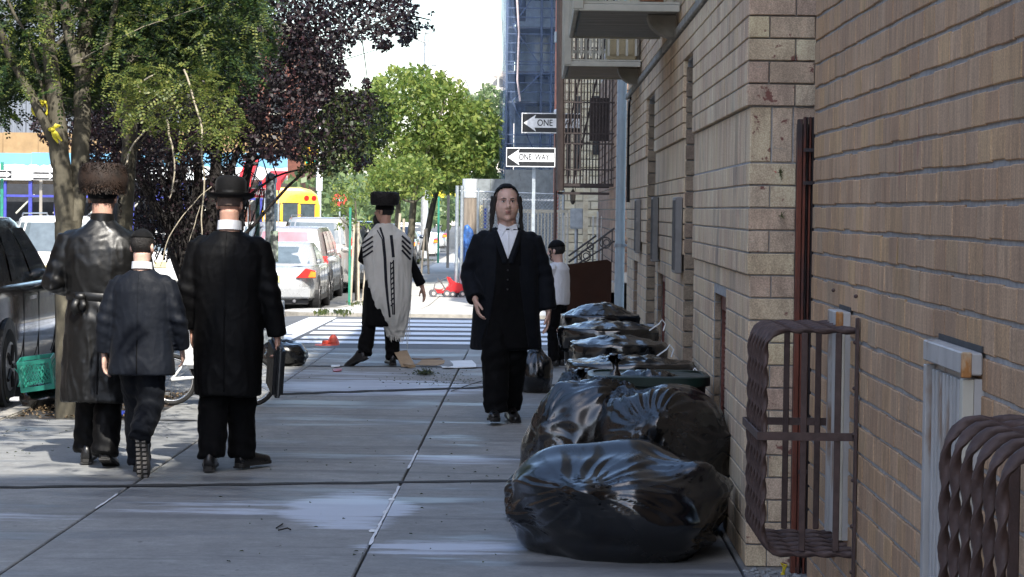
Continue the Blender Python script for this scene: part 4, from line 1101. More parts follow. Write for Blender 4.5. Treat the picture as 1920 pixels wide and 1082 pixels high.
def drape(me, rows, sgn, off=.004, name='patch', mat=None, t=None, thick=.003):
    bv = BVHTree.FromPolygons([v.co for v in me.vertices], [tuple(p.vertices) for p in me.polygons])
    V = []; last = 0
    for row in rows:
        for (x, z) in row:
            h = bv.ray_cast(Vector((x, 2.0*sgn, z)), Vector((0, -sgn, 0)))
            y = h[0].y if h[0] is not None else last
            last = y; V.append(Vector((x, y+sgn*off, z)))
    n = len(rows[0]); fs = [(j*n+i, j*n+i+1, (j+1)*n+i+1, (j+1)*n+i) for j in range(len(rows)-1) for i in range(n-1)]
    mb = MB(); mb.add(V, fs); me2 = mb.mesh(name); o = link(name, me2, mat, t, smooth=3.1); 
    md = o.modifiers.new('thickness', 'SOLIDIFY'); md.thickness = thick; md.offset = 0; return o
def band(pl, w_):
    # rows for a ribbon along a polyline in (x, z)
    P = []; 
    for a, b in zip(pl, pl[1:]):
        n = max(2, int(math.dist(a, b)/.012)); P += [(a[0]+(b[0]-a[0])*i/n, a[1]+(b[1]-a[1])*i/n) for i in range(n)]
    P.append(pl[-1]); rows = []
    for i, p in enumerate(P):
        q = P[min(i+1, len(P)-1)]; r_ = P[max(i-1, 0)]; d = Vector((q[0]-r_[0], q[1]-r_[1])).normalized(); nn = (-d.y, d.x)
        rows.append([(p[0]+nn[0]*w_*s/2, p[1]+nn[1]*w_*s/2) for s in (-1, -.33, .33, 1)])
    return rows
def collar(t, H0, r, mat, z0, z1, cy=-.012, open_=False, tilt=.12):
    mb = MB(); ra = []; n = 28
    for rr, z in ((r, z0), (r-.004, z1), (r-.010, z1-.002), (r-.008, z0)):
        ra.append([Vector((rr*math.cos(2*PI*j/n), cy+rr*1.02*math.sin(2*PI*j/n), z - tilt*rr*math.sin(2*PI*j/n))) for j in range(n)])
    mb.loft(ra, True, False); return mb.build('collar', mat, t, smooth=1.2)
def eyes(t, H, col=(.05, .03, .02)):
    for sx in (-1, 1):
        mb = MB(); mb.M = H; mb.blob((sx*.030, .0755, .004), (.0125, .010, .0062), 12, 8); e = mb.build('eye', M('eye_white', (.62, .58, .56), .25), t, smooth=3)
        mb = MB(); mb.M = H; mb.blob((sx*.030, .0835, .004), (.0052, .0035, .0052), 10, 6); mb.build('iris', M('iris', col, .2), e, smooth=3)
        mb = MB(); mb.M = H; mb.tube([(sx*.013, .090, .020), (sx*.030, .088, .025), (sx*.048, .078, .020)], [.0026, .0034, .002], 6); mb.build('eyebrow', HAIRB, t, smooth=3)
        mb = MB(); mb.M = H; mb.tube([(sx*.017, .084, .009), (sx*.030, .087, .0115), (sx*.043, .080, .008)], [.0012, .0018, .0012], 5); mb.build('eyelid', M('lid_line', (.10, .05, .04), .6), t, smooth=3)
    mb = MB(); mb.M = H; mb.blob((0, .0905, -.0585), (.021, .006, .0042), 12, 6); mb.blob((0, .0895, -.0685), (.018, .006, .0050), 12, 6); mb.build('lips', M('lips', (.40, .19, .16), .5), t, smooth=3)
    mb = MB(); mb.M = H; mb.blob((0, .0925, -.0632), (.015, .004, .0022), 10, 5); mb.build('mouth_gap', M('mouth_dark', (.06, .015, .015), .6), t, smooth=3)

# ---- 1. man in a fur hat and satin coat, walking away
def ppos(px, py): g = G(px, py); return (g.x, g.y, 0)
def person(lab, loc, rz, H):
    t = thing('person', lab, 'person', loc, rz); k = H/1.75; t.scale = (k, k, k); return t
t = person('man in a wide brown fur hat and shiny belted black satin coat', (-2.66, 15.6, 0), R(2), 1.77)
arms = [((-.195, 0, 1.385), (-.29, -.05, 1.11), (-.20, .22, 1.08)), ((.195, 0, 1.385), (.265, .0, 1.10), (.20, .20, 1.02))]
legs = [((-.09, 0, .90), (-.10, .20, .50), (-.10, .16, .09)), ((.07, 0, .90), (.05, .03, .48), (.04, -.12, .10))]
Hh = HM((.0, .02, 1.635), R(-6))
body(t, arms, legs, Hh, (0, -.015, 1.44), SKIN, [((.1, 1, -.2), (1, 0, 0), (0, 0, 1)), ((0, 1, -.3), (-1, 0, 0), (0, 0, 1))], 1.05, .2)
trousers(t, legs, SILKY, 1, r=(.11, .10, .088, .085, .082), hem=.02)
mb = MB()
torso(mb, [(.40, .0, -.01, .235, .19), (.44, .0, -.01, .235, .19), (.7, 0, -.01, .232, .175), (.9, 0, -.015, .222, .165), (1.0, 0, -.01, .205, .15), (1.03, 0, -.01, .202, .148), (1.08, 0, -.01, .208, .152), (1.22, 0, -.01, .228, .16), (1.32, 0, -.01, .232, .15), (1.39, 0, -.012, .205, .125), (1.43, 0, -.012, .160, .105), (1.465, 0, -.012, .105, .085), (1.495, 0, -.012, .075, .070)])
sleeves(mb, arms, (.072, .078, .075, .070, .062)); ct, ctm = garment('satin_coat', mb, SATIN, t, .010, .0065, 3, f=(8, 8, 3), hem=1.2, fine=.7, rip=[((-.28, 0, 1.14), .2, .007, 75), ((.27, 0, 1.12), .2, .007, 75), ((0, -.15, 1.0), .16, .005, 60)])
# tied belt
mb = MB(); n = 60; rows = []
for (z, o_) in ((1.005, .004), (1.015, .010), (1.045, .010), (1.055, .004)):
    rows.append([Vector(((.202+o_+.004*nz(j*.5, z*30))*math.cos(2*PI*j/n)*((abs(math.cos(2*PI*j/n))**2.3+abs(math.sin(2*PI*j/n))**2.3)**(-1/2.3)), -.01+(.148+o_)*math.sin(2*PI*j/n)*((abs(math.cos(2*PI*j/n))**2.3+abs(math.sin(2*PI*j/n))**2.3)**(-1/2.3)), z+.006*math.sin(2*PI*j/n*2))) for j in range(n)])
mb.loft(rows, True, False); bl_ = mb.build('belt', SATIN, t, smooth=1)
mb = MB(); mb.blob((-.11, -.165, 1.03), (.04, .02, .028), 12, 8); mb.tube([(-.12, -.17, 1.03), (-.145, -.185, .98), (-.12, -.19, .93)], [(.02, .008), (.026, .009), (.022, .006)], 8); mb.tube([(-.10, -.17, 1.02), (-.085, -.185, .985), (-.10, -.19, .955)], [(.018, .008), (.022, .008), (.016, .006)], 8); mb.build('bow', SATIN, bl_, smooth=3)
collar(t, Hh, .075, SATIN, 1.47, 1.525, -.01)
drape(ctm, band([(0.0, .96), (.005, .72), (.0, .45)], .012), -1, .002, 'back_vent', SILKY, t)
sh, _ = add_shoe(t, (-.10, .10, .02), R(4)); add_shoe(t, (.045, -.14, .06), R(-3), R(-18))
head_cap(Hh, (.083, .102, .094), lambda v: v.z > -.045 and (v.y < .02) and not (v.z < -.02 and v.y > -.0), 'hair', HAIRB, t)
for sx in (-1, 1): lock([(sx*.088, .03, -.01), (sx*.098, .035, -.07), (sx*.095, .03, -.13)], .005, 'sidelock', HAIRB, t, Hh)
head_cap(Hh, (.090, .106, .10), lambda v: v.z > -.02, 'skullcap', VELVET, t)
def fur_hat(t, H, R0, R1, z0, z1, fur, tips, n=3200, flat=False, ln=.022):
    mb = MB(); mb.M = H
    bu = 0 if flat else .010
    prof = [(R0*.70, z0), (R0*.92, z0+.004), (R0, z0+.03), ((R0+R1)/2+bu, (z0+z1)/2), (R1, z1-.035), (R1*(.96 if flat else .90), z1-.010), (R1*.78, z1+.000), (.08, z1+.003 if flat else z1-.01)]
    mb.lathe(prof, (0, -.008, 0), 40); o = mb.build('fur_hat', fur, t, smooth=1.3)
    for m_, cnt, nm, sd in ((fur, n, 'fur', 1), (tips, n//3, 'fur_tips', 2)):
        rr = random.Random(sd); mb = MB(); mb.M = H
        for i in range(cnt):
            a = rr.uniform(0, 2*PI); u = rr.random(); z = z0+(z1-z0)*u; rad = (R0+(R1-R0)*u)*(1-.05*(abs(u-.5)*2)**6)
            if sd == 2 and (u > .55 or rr.random() < .3 or math.sin(a) > 0): continue
            b = Vector((rad*math.cos(a), rad*math.sin(a)-.008, z)); no = Vector((math.cos(a), math.sin(a), rr.uniform(-.7, .7)+(-.9 if u < .15 else .9 if u > .85 else 0))).normalized()
            tn = Vector((-math.sin(a), math.cos(a), 0))*.0035; L_ = ln*rr.uniform(.5, 1.1); sw_ = Vector((0, 0, rr.uniform(-.012, .012)))+tn*rr.uniform(-3, 3)
            mb.add([b-tn, b+tn, b+no*L_+sw_], [(0, 1, 2)])
        q = mb.build(nm, m_, o, fixn=False); q['kind'] = 'stuff'
    return o
fur_hat(t, Hh @ Matrix.Rotation(R(-4), 4, 'X'), .142, .145, .010, .195, FUR, FUR2, ln=.014)

# ---- 2. boy in a navy suit
t = person('boy in a navy suit with skullcap, walking between the two men', (-2.345, 15.15, 0), R(-4), 1.42)
t.scale = (.80, .88, .835)
arms = [((-.185, 0, 1.375), (-.265, -.02, 1.10), (-.285, .02, .86)), ((.185, 0, 1.375), (.275, -.01, 1.11), (.28, .10, .90))]
legs = [((-.08, 0, .88), (-.07, .16, .50), (-.06, .20, .09)), ((.07, 0, .88), (.055, .05, .50), (.05, -.21, .30))]
Hh = HM((.0, .01, 1.63), R(-12), R(-4), 1.04)
body(t, arms, legs, Hh, (0, -.015, 1.44), SKIN_P, [((-.02, .1, -1), (1, 0, 0), (0, 1, .0), 1.12, .4), ((0, .5, -1), (-1, 0, 0), (0, 1, .3))], 1.0, .2)
trousers(t, legs, WOOLN, 6, r=(.115, .112, .10, .095, .088), hem=.03)
mb = MB()
torso(mb, [(.715, 0, 0, .25, .155), (.76, 0, 0, .248, .155), (.9, 0, 0, .235, .148), (1.05, 0, 0, .225, .14), (1.2, 0, 0, .232, .14), (1.31, 0, 0, .228, .135), (1.38, 0, 0, .195, .12), (1.42, 0, -.005, .145, .10), (1.46, 0, -.01, .09, .078)])
sleeves(mb, arms, (.066, .074, .072, .068, .062), .04); ct, ctm = garment('suit_jacket', mb, SUITN, t, .010, .006, 13, f=(8, 8, 4), hem=.8, rip=[((-.28, 0, 1.12), .2, .006, 70), ((.28, 0, 1.12), .2, .006, 70)])
drape(ctm, band([(0, .97), (0.002, .73)], .008), -1, .001, 'back_vent', WOOLB, t); drape(ctm, band([(0, 1.45), (0.002, .98)], .003), -1, .001, 'back_seam', WOOLN, t)
collar(t, Hh, .078, SHIRT, 1.465, 1.515, -.012)
add_shoe(t, (-.06, .17, .02), R(5), 0, 1.05)
o_, Mx = add_shoe(t, (.055, -.215, .285), R(-4), R(-78), 1.08)
mb = MB(); mb.M = Mx
for i in range(9):
    for sx in (-1, 1): mb.box((sx*.022-.014, .01+i*.03, -.016), (sx*.022+.010, .024+i*.03, -.0005))
q = mb.build('tread', M('grey_tread', (.16, .15, .14), .7), o_)
head_cap(Hh, (.081, .100, .093), lambda v: v.z > -.055 and v.y < .03, 'hair', HAIR, t)
for sx in (1,): lock([(sx*.082, .03, -.01), (sx*.090, .035, -.06), (sx*.086, .03, -.12)], .007, 'sidelock', HAIR, t, Hh)
head_cap(Hh, (.085, .104, .097), lambda v: v.z > .045 - .5*v.y*0, 'skullcap', VELVET, t)

# ---- 3. man in a bowler style hat
t = person('man in a round black hat and long black frock coat, holding a flat case', (-1.87, 15.5, 0), R(-3), 1.74)
arms = [((-.185, 0, 1.385), (-.255, -.02, 1.10), (-.235, .06, .86)), ((.185, 0, 1.385), (.255, -.03, 1.10), (.295, .02, .82))]
legs = [((-.085, 0, .90), (-.085, -.02, .50), (-.08, -.10, .10)), ((.085, 0, .90), (.075, .05, .50), (.07, .10, .09))]
Hh = HM((.0, .01, 1.63), R(-8), R(-3), .95)
body(t, arms, legs, Hh, (0, -.015, 1.44), SKIN, [((0, .1, -1), (1, 0, 0), (0, 1, 0)), ((.05, .05, -1), (-1, 0, 0), (0, 1, 0), 1, .75)], 1.0, .2)
trousers(t, legs, WOOLB, 16, r=(.115, .108, .09, .088, .085), hem=.02)
mb = MB()
torso(mb, [(.46, 0, -.01, .205, .165), (.50, 0, -.01, .206, .165), (.8, 0, -.01, .212, .16), (1.0, 0, -.01, .212, .148), (1.1, 0, -.01, .215, .148), (1.22, 0, -.01, .228, .155), (1.32, 0, -.01, .222, .148), (1.385, 0, -.012, .192, .125), (1.425, 0, -.012, .145, .10), (1.46, 0, -.012, .09, .08)])
sleeves(mb, arms, (.066, .072, .068, .064, .058), .02); ct, ctm = garment('frock_coat', mb, SILKY, t, .010, .007, 23, f=(7, 7, 3), hem=1.2, rip=[((-.28, 0, 1.12), .2, .006, 70), ((.28, 0, 1.12), .2, .006, 70)])
drape(ctm, band([(0, 1.0), (0.002, .49)], .010), -1, .001, 'back_vent', WOOLB, t); drape(ctm, band([(0, 1.45), (0.002, 1.0)], .003), -1, .001, 'back_seam', WOOLB, t)
collar(t, Hh, .076, SHIRT, 1.465, 1.522, -.012)
add_shoe(t, (-.085, -.16, .02), R(8)); add_shoe(t, (.07, .05, .02), R(-28))
head_cap(Hh, (.081, .100, .093), lambda v: v.z > -.03 and v.y < .03, 'cropped_hair', STUB, t)
for sx in (-1, 1): lock([(sx*.080, .035, -.01), (sx*.088, .04, -.06), (sx*.086, .035, -.11)], .006, 'sidelock', HAIR, t, Hh)
mb = MB(); mb.M = Hh @ Matrix.Rotation(R(-3), 4, 'X'); mb.lathe([(.087, .035), (.098, .038), (.100, .10), (.098, .140), (.090, .160), (.070, .172), (.03, .177)], (0, -.005, 0), 36); ho = mb.build('hat', VELVET, t, smooth=1.2)
mb = MB(); mb.M = Hh @ Matrix.Rotation(R(-3), 4, 'X'); rr_ = []
for r_, z_ in ((.095, .034), (.125, .034), (.150, .046), (.157, .058), (.158, .062), (.152, .058), (.125, .044), (.095, .044)): rr_.append([Vector((r_*math.cos(2*PI*j/40), -.005+r_*1.05*math.sin(2*PI*j/40), z_-.010*abs(math.sin(2*PI*j/40))**2)) for j in range(40)])
mb.loft(rr_, True, False); mb.build('brim', VELVET, ho, smooth=1.0)
mb = MB(); mb.M = Hh @ Matrix.Rotation(R(-3), 4, 'X'); mb.lathe([(.0995, .045), (.1015, .045), (.102, .075), (.1005, .075)], (0, -.005, 0), 36, cap=False); mb.build('ribbon', SATIN, ho, smooth=1)
# the case he holds: a separate thing
k_ = 1.68/1.75
t = thing('flat_case', 'flat black zipped case hanging from the bowler-hatted man\'s hand', 'case', (-1.87+.300*k_, 15.55, .70)); t.rotation_euler = (0, R(16), R(-74))
CASE = M('black_case_fabric', (.012, .013, .014), .4, vary=.4, scale=9, bump=.6, bscale=30)
mb = MB(); mb.box((-.13, -.035, -.30), (.13, .035, .02)); mb.build('body', CASE, t, bevel=.02, smooth=.6)
MB().tube([(-.04, 0, .01), (-.035, 0, .05), (.035, 0, .05), (.04, 0, .01)], .008, 6).build('handle', CASE, t, smooth=1)
MB().box((-.132, -.004, -.29), (.132, .004, .023)).build('zip', M('zip_metal', (.2, .2, .19), .4, .6), t)
t.location.z = .76

# ---- 4. man facing us
t = person('young man in a black skullcap and open navy coat, walking towards the viewer', (-.235, 19.35, 0), PI+R(3), 1.80); t.scale.x *= .95
arms = [((.195, 0, 1.355), (.295, -.02, 1.08), (.245, .16, .90)), ((-.195, 0, 1.355), (-.285, -.02, 1.08), (-.325, .04, .82))]
legs = [((.085, 0, .90), (.085, .13, .50), (.075, .16, .10)), ((-.075, 0, .90), (-.06, .04, .50), (-.035, -.12, .11))]
Hh = HM((.01, .02, 1.615), R(5), 0, 1.16)
body(t, arms, legs, Hh, (0, -.01, 1.40), SKIN_P, [((-.25, .35, -1), (-1, 0, 0), (0, 1, .2), 1.08, .4), ((.05, .1, -1), (1, 0, 0), (0, 1, 0), 1.08, .3)], 1.26, .2, vox=.0055)
tr, trm = trousers(t, legs, WOOLB, 26, r=(.13, .125, .105, .10, .095), hem=.02)
mb = MB()
torso(mb, [(.535, 0, 0, .275, .185), (.58, 0, 0, .274, .185), (.8, 0, 0, .262, .18), (1.0, 0, .005, .25, .178), (1.1, 0, .005, .245, .175), (1.22, 0, 0, .245, .165), (1.30, 0, 0, .240, .15), (1.355, 0, -.0, .205, .13), (1.395, 0, -.01, .155, .11), (1.43, 0, -.018, .110, .092)])
sleeves(mb, arms, (.070, .078, .074, .070, .065), .03); ct, ctm = garment('coat', mb, WOOLN, t, .010, .006, 33, f=(7, 7, 3), hem=1.0, rip=[((.29, 0, 1.12), .2, .006, 70), ((-.29, 0, 1.12), .2, .006, 70)])
def vrows(f0, f1, z0, z1, n=30, m=14): return [[(f0(z)+(f1(z)-f0(z))*i/m, z) for i in range(m+1)] for z in [z0+(z1-z0)*j/n for j in range(n+1)]]
wv = lambda z: .072*(z-1.19)/.24 if z < 1.43 else .072
# black waistcoat and the dark gap down between the coat fronts
def wc(z): return .115 - .035*max(0, (1.12-z)/.12) if z > 1.0 else .085+.07*(1.0-z)
gap = lambda z: .098 if z > 1.05 else .098+(1.05-z)*.16
drape(ctm, vrows(lambda z: -gap(z), lambda z: gap(z)*.9, 1.405, .545, 60, 20), 1, .003, 'waistcoat', WOOLB, t)
wv2 = lambda z: max(.002, .078*(z-1.20)/.20)
so1 = drape(ctm, vrows(lambda z: -wv2(z), lambda z: wv2(z), 1.41, 1.203, 30, 14), 1, .008, 'shirt_front', SHIRT, t)
drape(ctm, band([(0, 1.40), (.002, 1.22)], .018), 1, .012, 'shirt_placket', SHIRT, so1)
for sx in (-1, 1):
    drape(ctm, [[(sx*(wv2(z)+.004), z), (sx*(wv2(z)+.022+.03*math.sin(min(1, (1.41-z)/.25)*PI*.8)), z)] for z in [1.41-.01*i for i in range(25)]], 1, .013, 'lapel', WOOLN, t, .005)
    drape(ctm, [[(sx*(gap(z)*.95), z), (sx*(gap(z)*.95+.006), z)] for z in [1.15-.01*i for i in range(60)]], 1, .010, 'coat_edge', WOOLN, t, .004)
for z in (1.12, 1.05, .98): 
    q = drape(ctm, [[(-.006, z-.006), (.006, z-.006)], [(-.006, z+.006), (.006, z+.006)]], 1, .012, 'button', M('black_button', (.02, .02, .022), .3), t, .004)
mb = MB()
n = 24; rr_ = []
for r_, z_ in ((.090, 1.395), (.084, 1.455), (.078, 1.458), (.080, 1.395)): rr_.append([Vector((r_*math.cos(2*PI*j/n), -.005+r_*1.0*math.sin(2*PI*j/n), z_-.022*math.sin(2*PI*j/n))) for j in range(n)])
mb.loft(rr_, True, False); cl = mb.build('collar', SHIRT, t, smooth=1)
for sx in (-1, 1): mb = MB(); mb.add([(sx*.004, .086, 1.432), (sx*.064, .062, 1.458), (sx*.080, .070, 1.395), (sx*.046, .128, 1.362)], [(0, 1, 2, 3)]); q = mb.build('collar_point', SHIRT, cl); q.modifiers.new('thickness', 'SOLIDIFY').thickness = .004
add_shoe(t, (.078, .12, .02), R(-6), R(4), 1.02); add_shoe(t, (-.04, -.17, .035), R(9), R(-8), 1.0)
eyes(t, Hh)
head_cap(Hh, (.081, .098, .092), lambda v: v.z > -.03 and v.y < .035 - max(0, (v.z-.05))*.2, 'cropped_hair', STUB, t)
head_cap(Hh, (.087, .103, .098), lambda v: v.z > .030+.95*max(0, v.y) and v.z > .02, 'skullcap', VELVET, t)
for sx in (-1, 1):
    for q in range(4): lock([(sx*(.078+.004*q), .028-.014*q, .035), (sx*(.088+.004*q), .03-.014*q, -.03), (sx*(.091+.004*q), .025-.01*q, -.09), (sx*(.086+.008*q), .02, -.14-.02*q)], .0125, 'sidelock', HAIR, t, Hh, .0025, 1+q)

# ---- 5. man in a striped shawl, walking away to the left
t = person('man in a tall flat black hat and white shawl with black stripes', (-1.56, 26.0, 0), R(6), 1.69)
arms = [((-.165, 0, 1.36), (-.22, .08, 1.12), (-.10, .24, 1.05)), ((.165, 0, 1.36), (.28, .02, 1.08), (.40, .0, .84))]
legs = [((-.09, 0, .90), (-.14, -.02, .50), (-.21, -.16, .14)), ((.07, 0, .90), (.085, .02, .50), (.10, .02, .09))]
Hh = HM((-.01, .015, 1.635), R(55), 0, 1.02)
body(t, arms, legs, Hh, (0, -.01, 1.44), SKIN, [((0, 1, 0), (1, 0, 0), (0, 0, 1)), ((.25, .1, -1), (-.5, 1, 0), (-.3, 1, 0), 1.05, .25)], 1.0, .2, vox=.008)
trousers(t, legs, WOOLB, 36, r=(.11, .10, .082, .078, .075), hem=.02)
mb = MB(); torso(mb, [(.42, -.06, -.02, .17, .16), (.46, -.06, -.02, .17, .16), (.8, -.04, 0, .175, .14), (1.1, 0, 0, .18, .13), (1.30, 0, 0, .18, .12), (1.38, 0, 0, .13, .10), (1.44, 0, -.01, .08, .075)]); sleeves(mb, arms, (.055, .058, .060, .056, .054), .08)
garment('black_coat', mb, WOOLB, t, .013, .007, 43)
mb = MB(); ro = [(.31, .115, -.07, .095, .035), (.34, .115, -.07, .10, .045), (.43, .105, -.07, .125, .09), (.52, .085, -.06, .165, .12), (.64, .065, -.05, .20, .15), (.78, .05, -.03, .228, .17), (.9, .045, -.01, .242, .18), (1.0, .04, 0, .25, .185), (1.12, .035, 0, .262, .185), (1.25, .03, 0, .268, .175), (1.34, .02, 0, .245, .16), (1.40, .015, 0, .195, .135), (1.44, .01, -.01, .14, .105), (1.50, .0, -.015, .085, .085)]
torso(mb, ro, 2.2, 36); sw_, swm = garment('shawl', mb, SHAWL, t, .011, .008, 53, f=(11, 11, 2.0), hem=1.6, fine=.8)
for pl, w_ in (([(-.055, 1.46), (-.02, 1.35), (.0, 1.15), (.015, .9), (.03, .7), (.055, .52)], .020), ([(-.085, 1.43), (-.035, 1.34), (-.015, 1.15), (.0, .9), (.02, .72), (.045, .54)], .010),
               ([(.06, 1.38), (.075, 1.25), (.085, 1.15)], .030), ([(.085, 1.12), (.09, .95), (.095, .75), (.10, .55)], .014), ([(.055, 1.1), (.06, .9), (.07, .7), (.085, .55)], .010)):
    drape(swm, band(pl, w_), -1, .004, 'stripe', STRIPE, sw_)
for i in range(9): drape(swm, band([(.062, 1.08-i*.055), (.088, 1.11-i*.055)], .013), -1, .006, 'stripe', STRIPE, sw_)
for i in range(4):
    drape(swm, band([(.175, 1.375-i*.05), (.27, 1.29-i*.055)], .020), -1, .004, 'stripe', STRIPE, sw_)
    drape(swm, band([(-.235, 1.29-i*.05), (-.13, 1.365-i*.05)], .017), -1, .005, 'stripe', STRIPE, sw_)
mb = MB()
for i in range(26):
    x = .06+.14*i/25; mb.tube([(x, -.10, .335), (x+random.uniform(-.012, .012), -.105, .27+random.uniform(-.02, .02))], .0025, 4)
q = mb.build('fringe', SHAWL, sw_); q['kind'] = 'stuff'
for x, z in ((.25, .78), (-.15, .72), (.24, .56)):
    mb = MB()
    for i in range(5): mb.tube([(x, -.05, z), (x+random.uniform(-.01, .03), -.07, z-.08), (x+random.uniform(-.01, .04), -.07, z-.18-.05*i)], .0028, 4)
    mb.build('tassel', SHAWL, sw_)
add_shoe(t, (-.205, -.20, .085), R(48), R(-24)); add_shoe(t, (.10, -.03, .02), R(8))
head_cap(Hh, (.081, .100, .093), lambda v: v.z > -.05 and v.y < .02, 'hair', HAIR, t)
mb = MB(); mb.M = Hh; mb.blob((0, .085, -.10), (.055, .035, .07), 14, 10); mb.build('beard', HAIR, t, smooth=3)
head_cap(Hh, (.088, .104, .098), lambda v: v.z > .0, 'skullcap', VELVET, t)
fur_hat(t, Hh, .148, .152, .055, .195, M('black_fur', (.014, .012, .012), .8), M('black_fur', (.01, .01, .01)), 1500, True, .01)

# ---- 6. boy in a white shirt
t = person('small boy in a white shirt behind the facing man, by the downpipe', (.205, 26.3, 0), R(62), 1.30)
arms = [((-.20, 0, 1.38), (-.24, .10, 1.13), (-.14, .30, 1.08)), ((.20, 0, 1.38), (.24, .08, 1.12), (.12, .28, 1.05))]
legs = [((-.09, 0, .90), (-.09, .02, .50), (-.09, 0, .09)), ((.09, 0, .90), (.09, .03, .50), (.09, 0, .09))]
Hh = HM((0, .03, 1.61), R(0), R(-8), 1.22)
body(t, arms, legs, Hh, (0, -.01, 1.42), SKIN_P, [((0, 1, 0), (1, 0, 0), (0, 0, 1)), ((0, 1, 0), (-1, 0, 0), (0, 0, 1))], 1.0, .2, vox=.010)
trousers(t, legs, WOOLB, 46, r=(.11, .10, .085, .08, .075))
mb = MB(); torso(mb, [(.86, 0, 0, .19, .15), (.9, 0, 0, .20, .155), (1.0, 0, 0, .20, .155), (1.2, 0, 0, .205, .145), (1.34, 0, 0, .20, .13), (1.41, 0, 0, .15, .10), (1.45, 0, -.01, .08, .075)]); sleeves(mb, arms, (.08, .078, .07, .066, .06), .06)
garment('shirt', mb, SHIRT, t, .012, .009, 63)
for sx in (-1, 1): add_shoe(t, (sx*.09, -.04, .02), 0)
head_cap(Hh, (.082, .101, .094), lambda v: v.z > -.055 and v.y < .03, 'hair', HAIR, t)
head_cap(Hh, (.086, .105, .098), lambda v: v.z > .03, 'skullcap', VELVET, t)
lock([(-.084, .03, .0), (-.09, .035, -.06), (-.09, .03, -.12)], .010, 'sidelock', HAIR, t, Hh)
# ============================================================ TREES
def poly_in(p, poly):
    x, y = p; c = False; n = len(poly); j = n-1
    for i in range(n):
        if (poly[i][1] > y) != (poly[j][1] > y) and x < (poly[j][0]-poly[i][0])*(y-poly[i][1])/(poly[j][1]-poly[i][1])+poly[i][0]: c = not c
        j = i
    return c
def leaves(name, C, size, mat, par, seed=0, asp=.55, droop=.0, sv=.4):
    rs = np.random.RandomState(seed); C = np.asarray(C, float); n = len(C)
    d = rs.normal(size=(n, 3)); d[:, 2] -= droop; d /= np.linalg.norm(d, axis=1)[:, None]
    u = rs.normal(size=(n, 3)); u[:, 2] += .6; s = np.cross(d, u); s /= np.linalg.norm(s, axis=1)[:, None]; nn = np.cross(s, d)
    L_ = size*rs.uniform(1-sv, 1+sv, n)[:, None]
    V = np.empty((n, 4, 3)); V[:, 0] = C; V[:, 1] = C+d*L_*.45+s*L_*asp*.5+nn*L_*.10; V[:, 2] = C+d*L_; V[:, 3] = C+d*L_*.5-s*L_*asp*.5+nn*L_*.10
    me = np_mesh(name, V.reshape(-1, 3), 4); me.materials.append(mat)
    o = bpy.data.objects.new(name, me); COL.objects.link(o); o.parent = par; o['kind'] = 'stuff'
    if par is not None: me.transform(wmat(par).inverted())
    return o
def fronds(name, C, ln, mat, par, seed=0, pairs=8, leaflet=.026):
    rs = np.random.RandomState(seed); n = len(C); C = np.asarray(C, float)
    d = rs.normal(size=(n, 3)); d[:, 2] = d[:, 2]*.5-.25; d /= np.linalg.norm(d, axis=1)[:, None]
    up = np.tile([0, 0, 1.0], (n, 1))+rs.normal(size=(n, 3))*.5; s = np.cross(d, up); s /= np.linalg.norm(s, axis=1)[:, None]; nn = np.cross(s, d)
    ln_ = ln*rs.uniform(.7, 1.3, n)[:, None]; out = []
    for k in range(pairs):
        t = (k+.6)/pairs; base = C+d*ln_*t-np.array([0, 0, 1])*(t*t)*ln_*.35
        for sg in (-1, 1):
            dd = s*sg*.85+d*.45+nn*rs.normal(size=(n, 1))*.25; L_ = leaflet*(1-.35*abs(t-.4))
            w_ = np.cross(nn, dd)*.34
            V = np.empty((n, 4, 3)); V[:, 0] = base; V[:, 1] = base+dd*L_*.5+w_*L_; V[:, 2] = base+dd*L_; V[:, 3] = base+dd*L_*.5-w_*L_; out.append(V)
    V = np.concatenate(out); me = np_mesh(name, V.reshape(-1, 3), 4); me.materials.append(mat)
    o = bpy.data.objects.new(name, me); COL.objects.link(o); o.parent = par; o['kind'] = 'stuff'
    if par is not None: me.transform(wmat(par).inverted())
    return o
def fill(poly, Y, dY, n, seed, clump=1.0, thr=-.1, f=2.2):
    rnd = random.Random(seed); xs = [p[0] for p in poly]; ysl = [p[1] for p in poly]; out = []; tries = 0
    while len(out) < n and tries < n*40:
        tries += 1; px, py = rnd.uniform(min(xs), max(xs)), rnd.uniform(min(ysl), max(ysl))
        if not poly_in((px+10*nz(px*.04, py*.04, seed)*4, py+10*nz(py*.04, px*.04, seed+5)*4), poly): continue
        q = at(px, py, Y+dY*rnd.gauss(0, .5))
        if nz(q.x*f+seed, q.y*f*.6, q.z*f) < thr*clump + .25*rnd.uniform(-1, 1): continue
        out.append(q)
    return out
def limb(mb, pts, r0, r1, Y, n=10, dys=None, wob=.01):
    P = [at(p[0], p[1], Y+(dys[i] if dys else 0)) for i, p in enumerate(pts)]; out = []
    for i in range(len(P)-1):
        p0, p1, p2, p3 = P[max(i-1, 0)], P[i], P[i+1], P[min(i+2, len(P)-1)]
        for k in range(5):
            t = k/5; out.append(.5*((2*p1)+(-p0+p2)*t+(2*p0-5*p1+4*p2-p3)*t*t+(-p0+3*p1-3*p2+p3)*t*t*t))
    out.append(P[-1]); m = len(out)
    out = [p+Vector((nz(i*.4, r0*99), nz(i*.4, 7+r0*99), 0))*wob for i, p in enumerate(out)]
    mb.tube(out, [(r0+(r1-r0)*i/(m-1))*(1+.10*nz(i*.9, r0*50)) for i in range(m)], n)
    return out
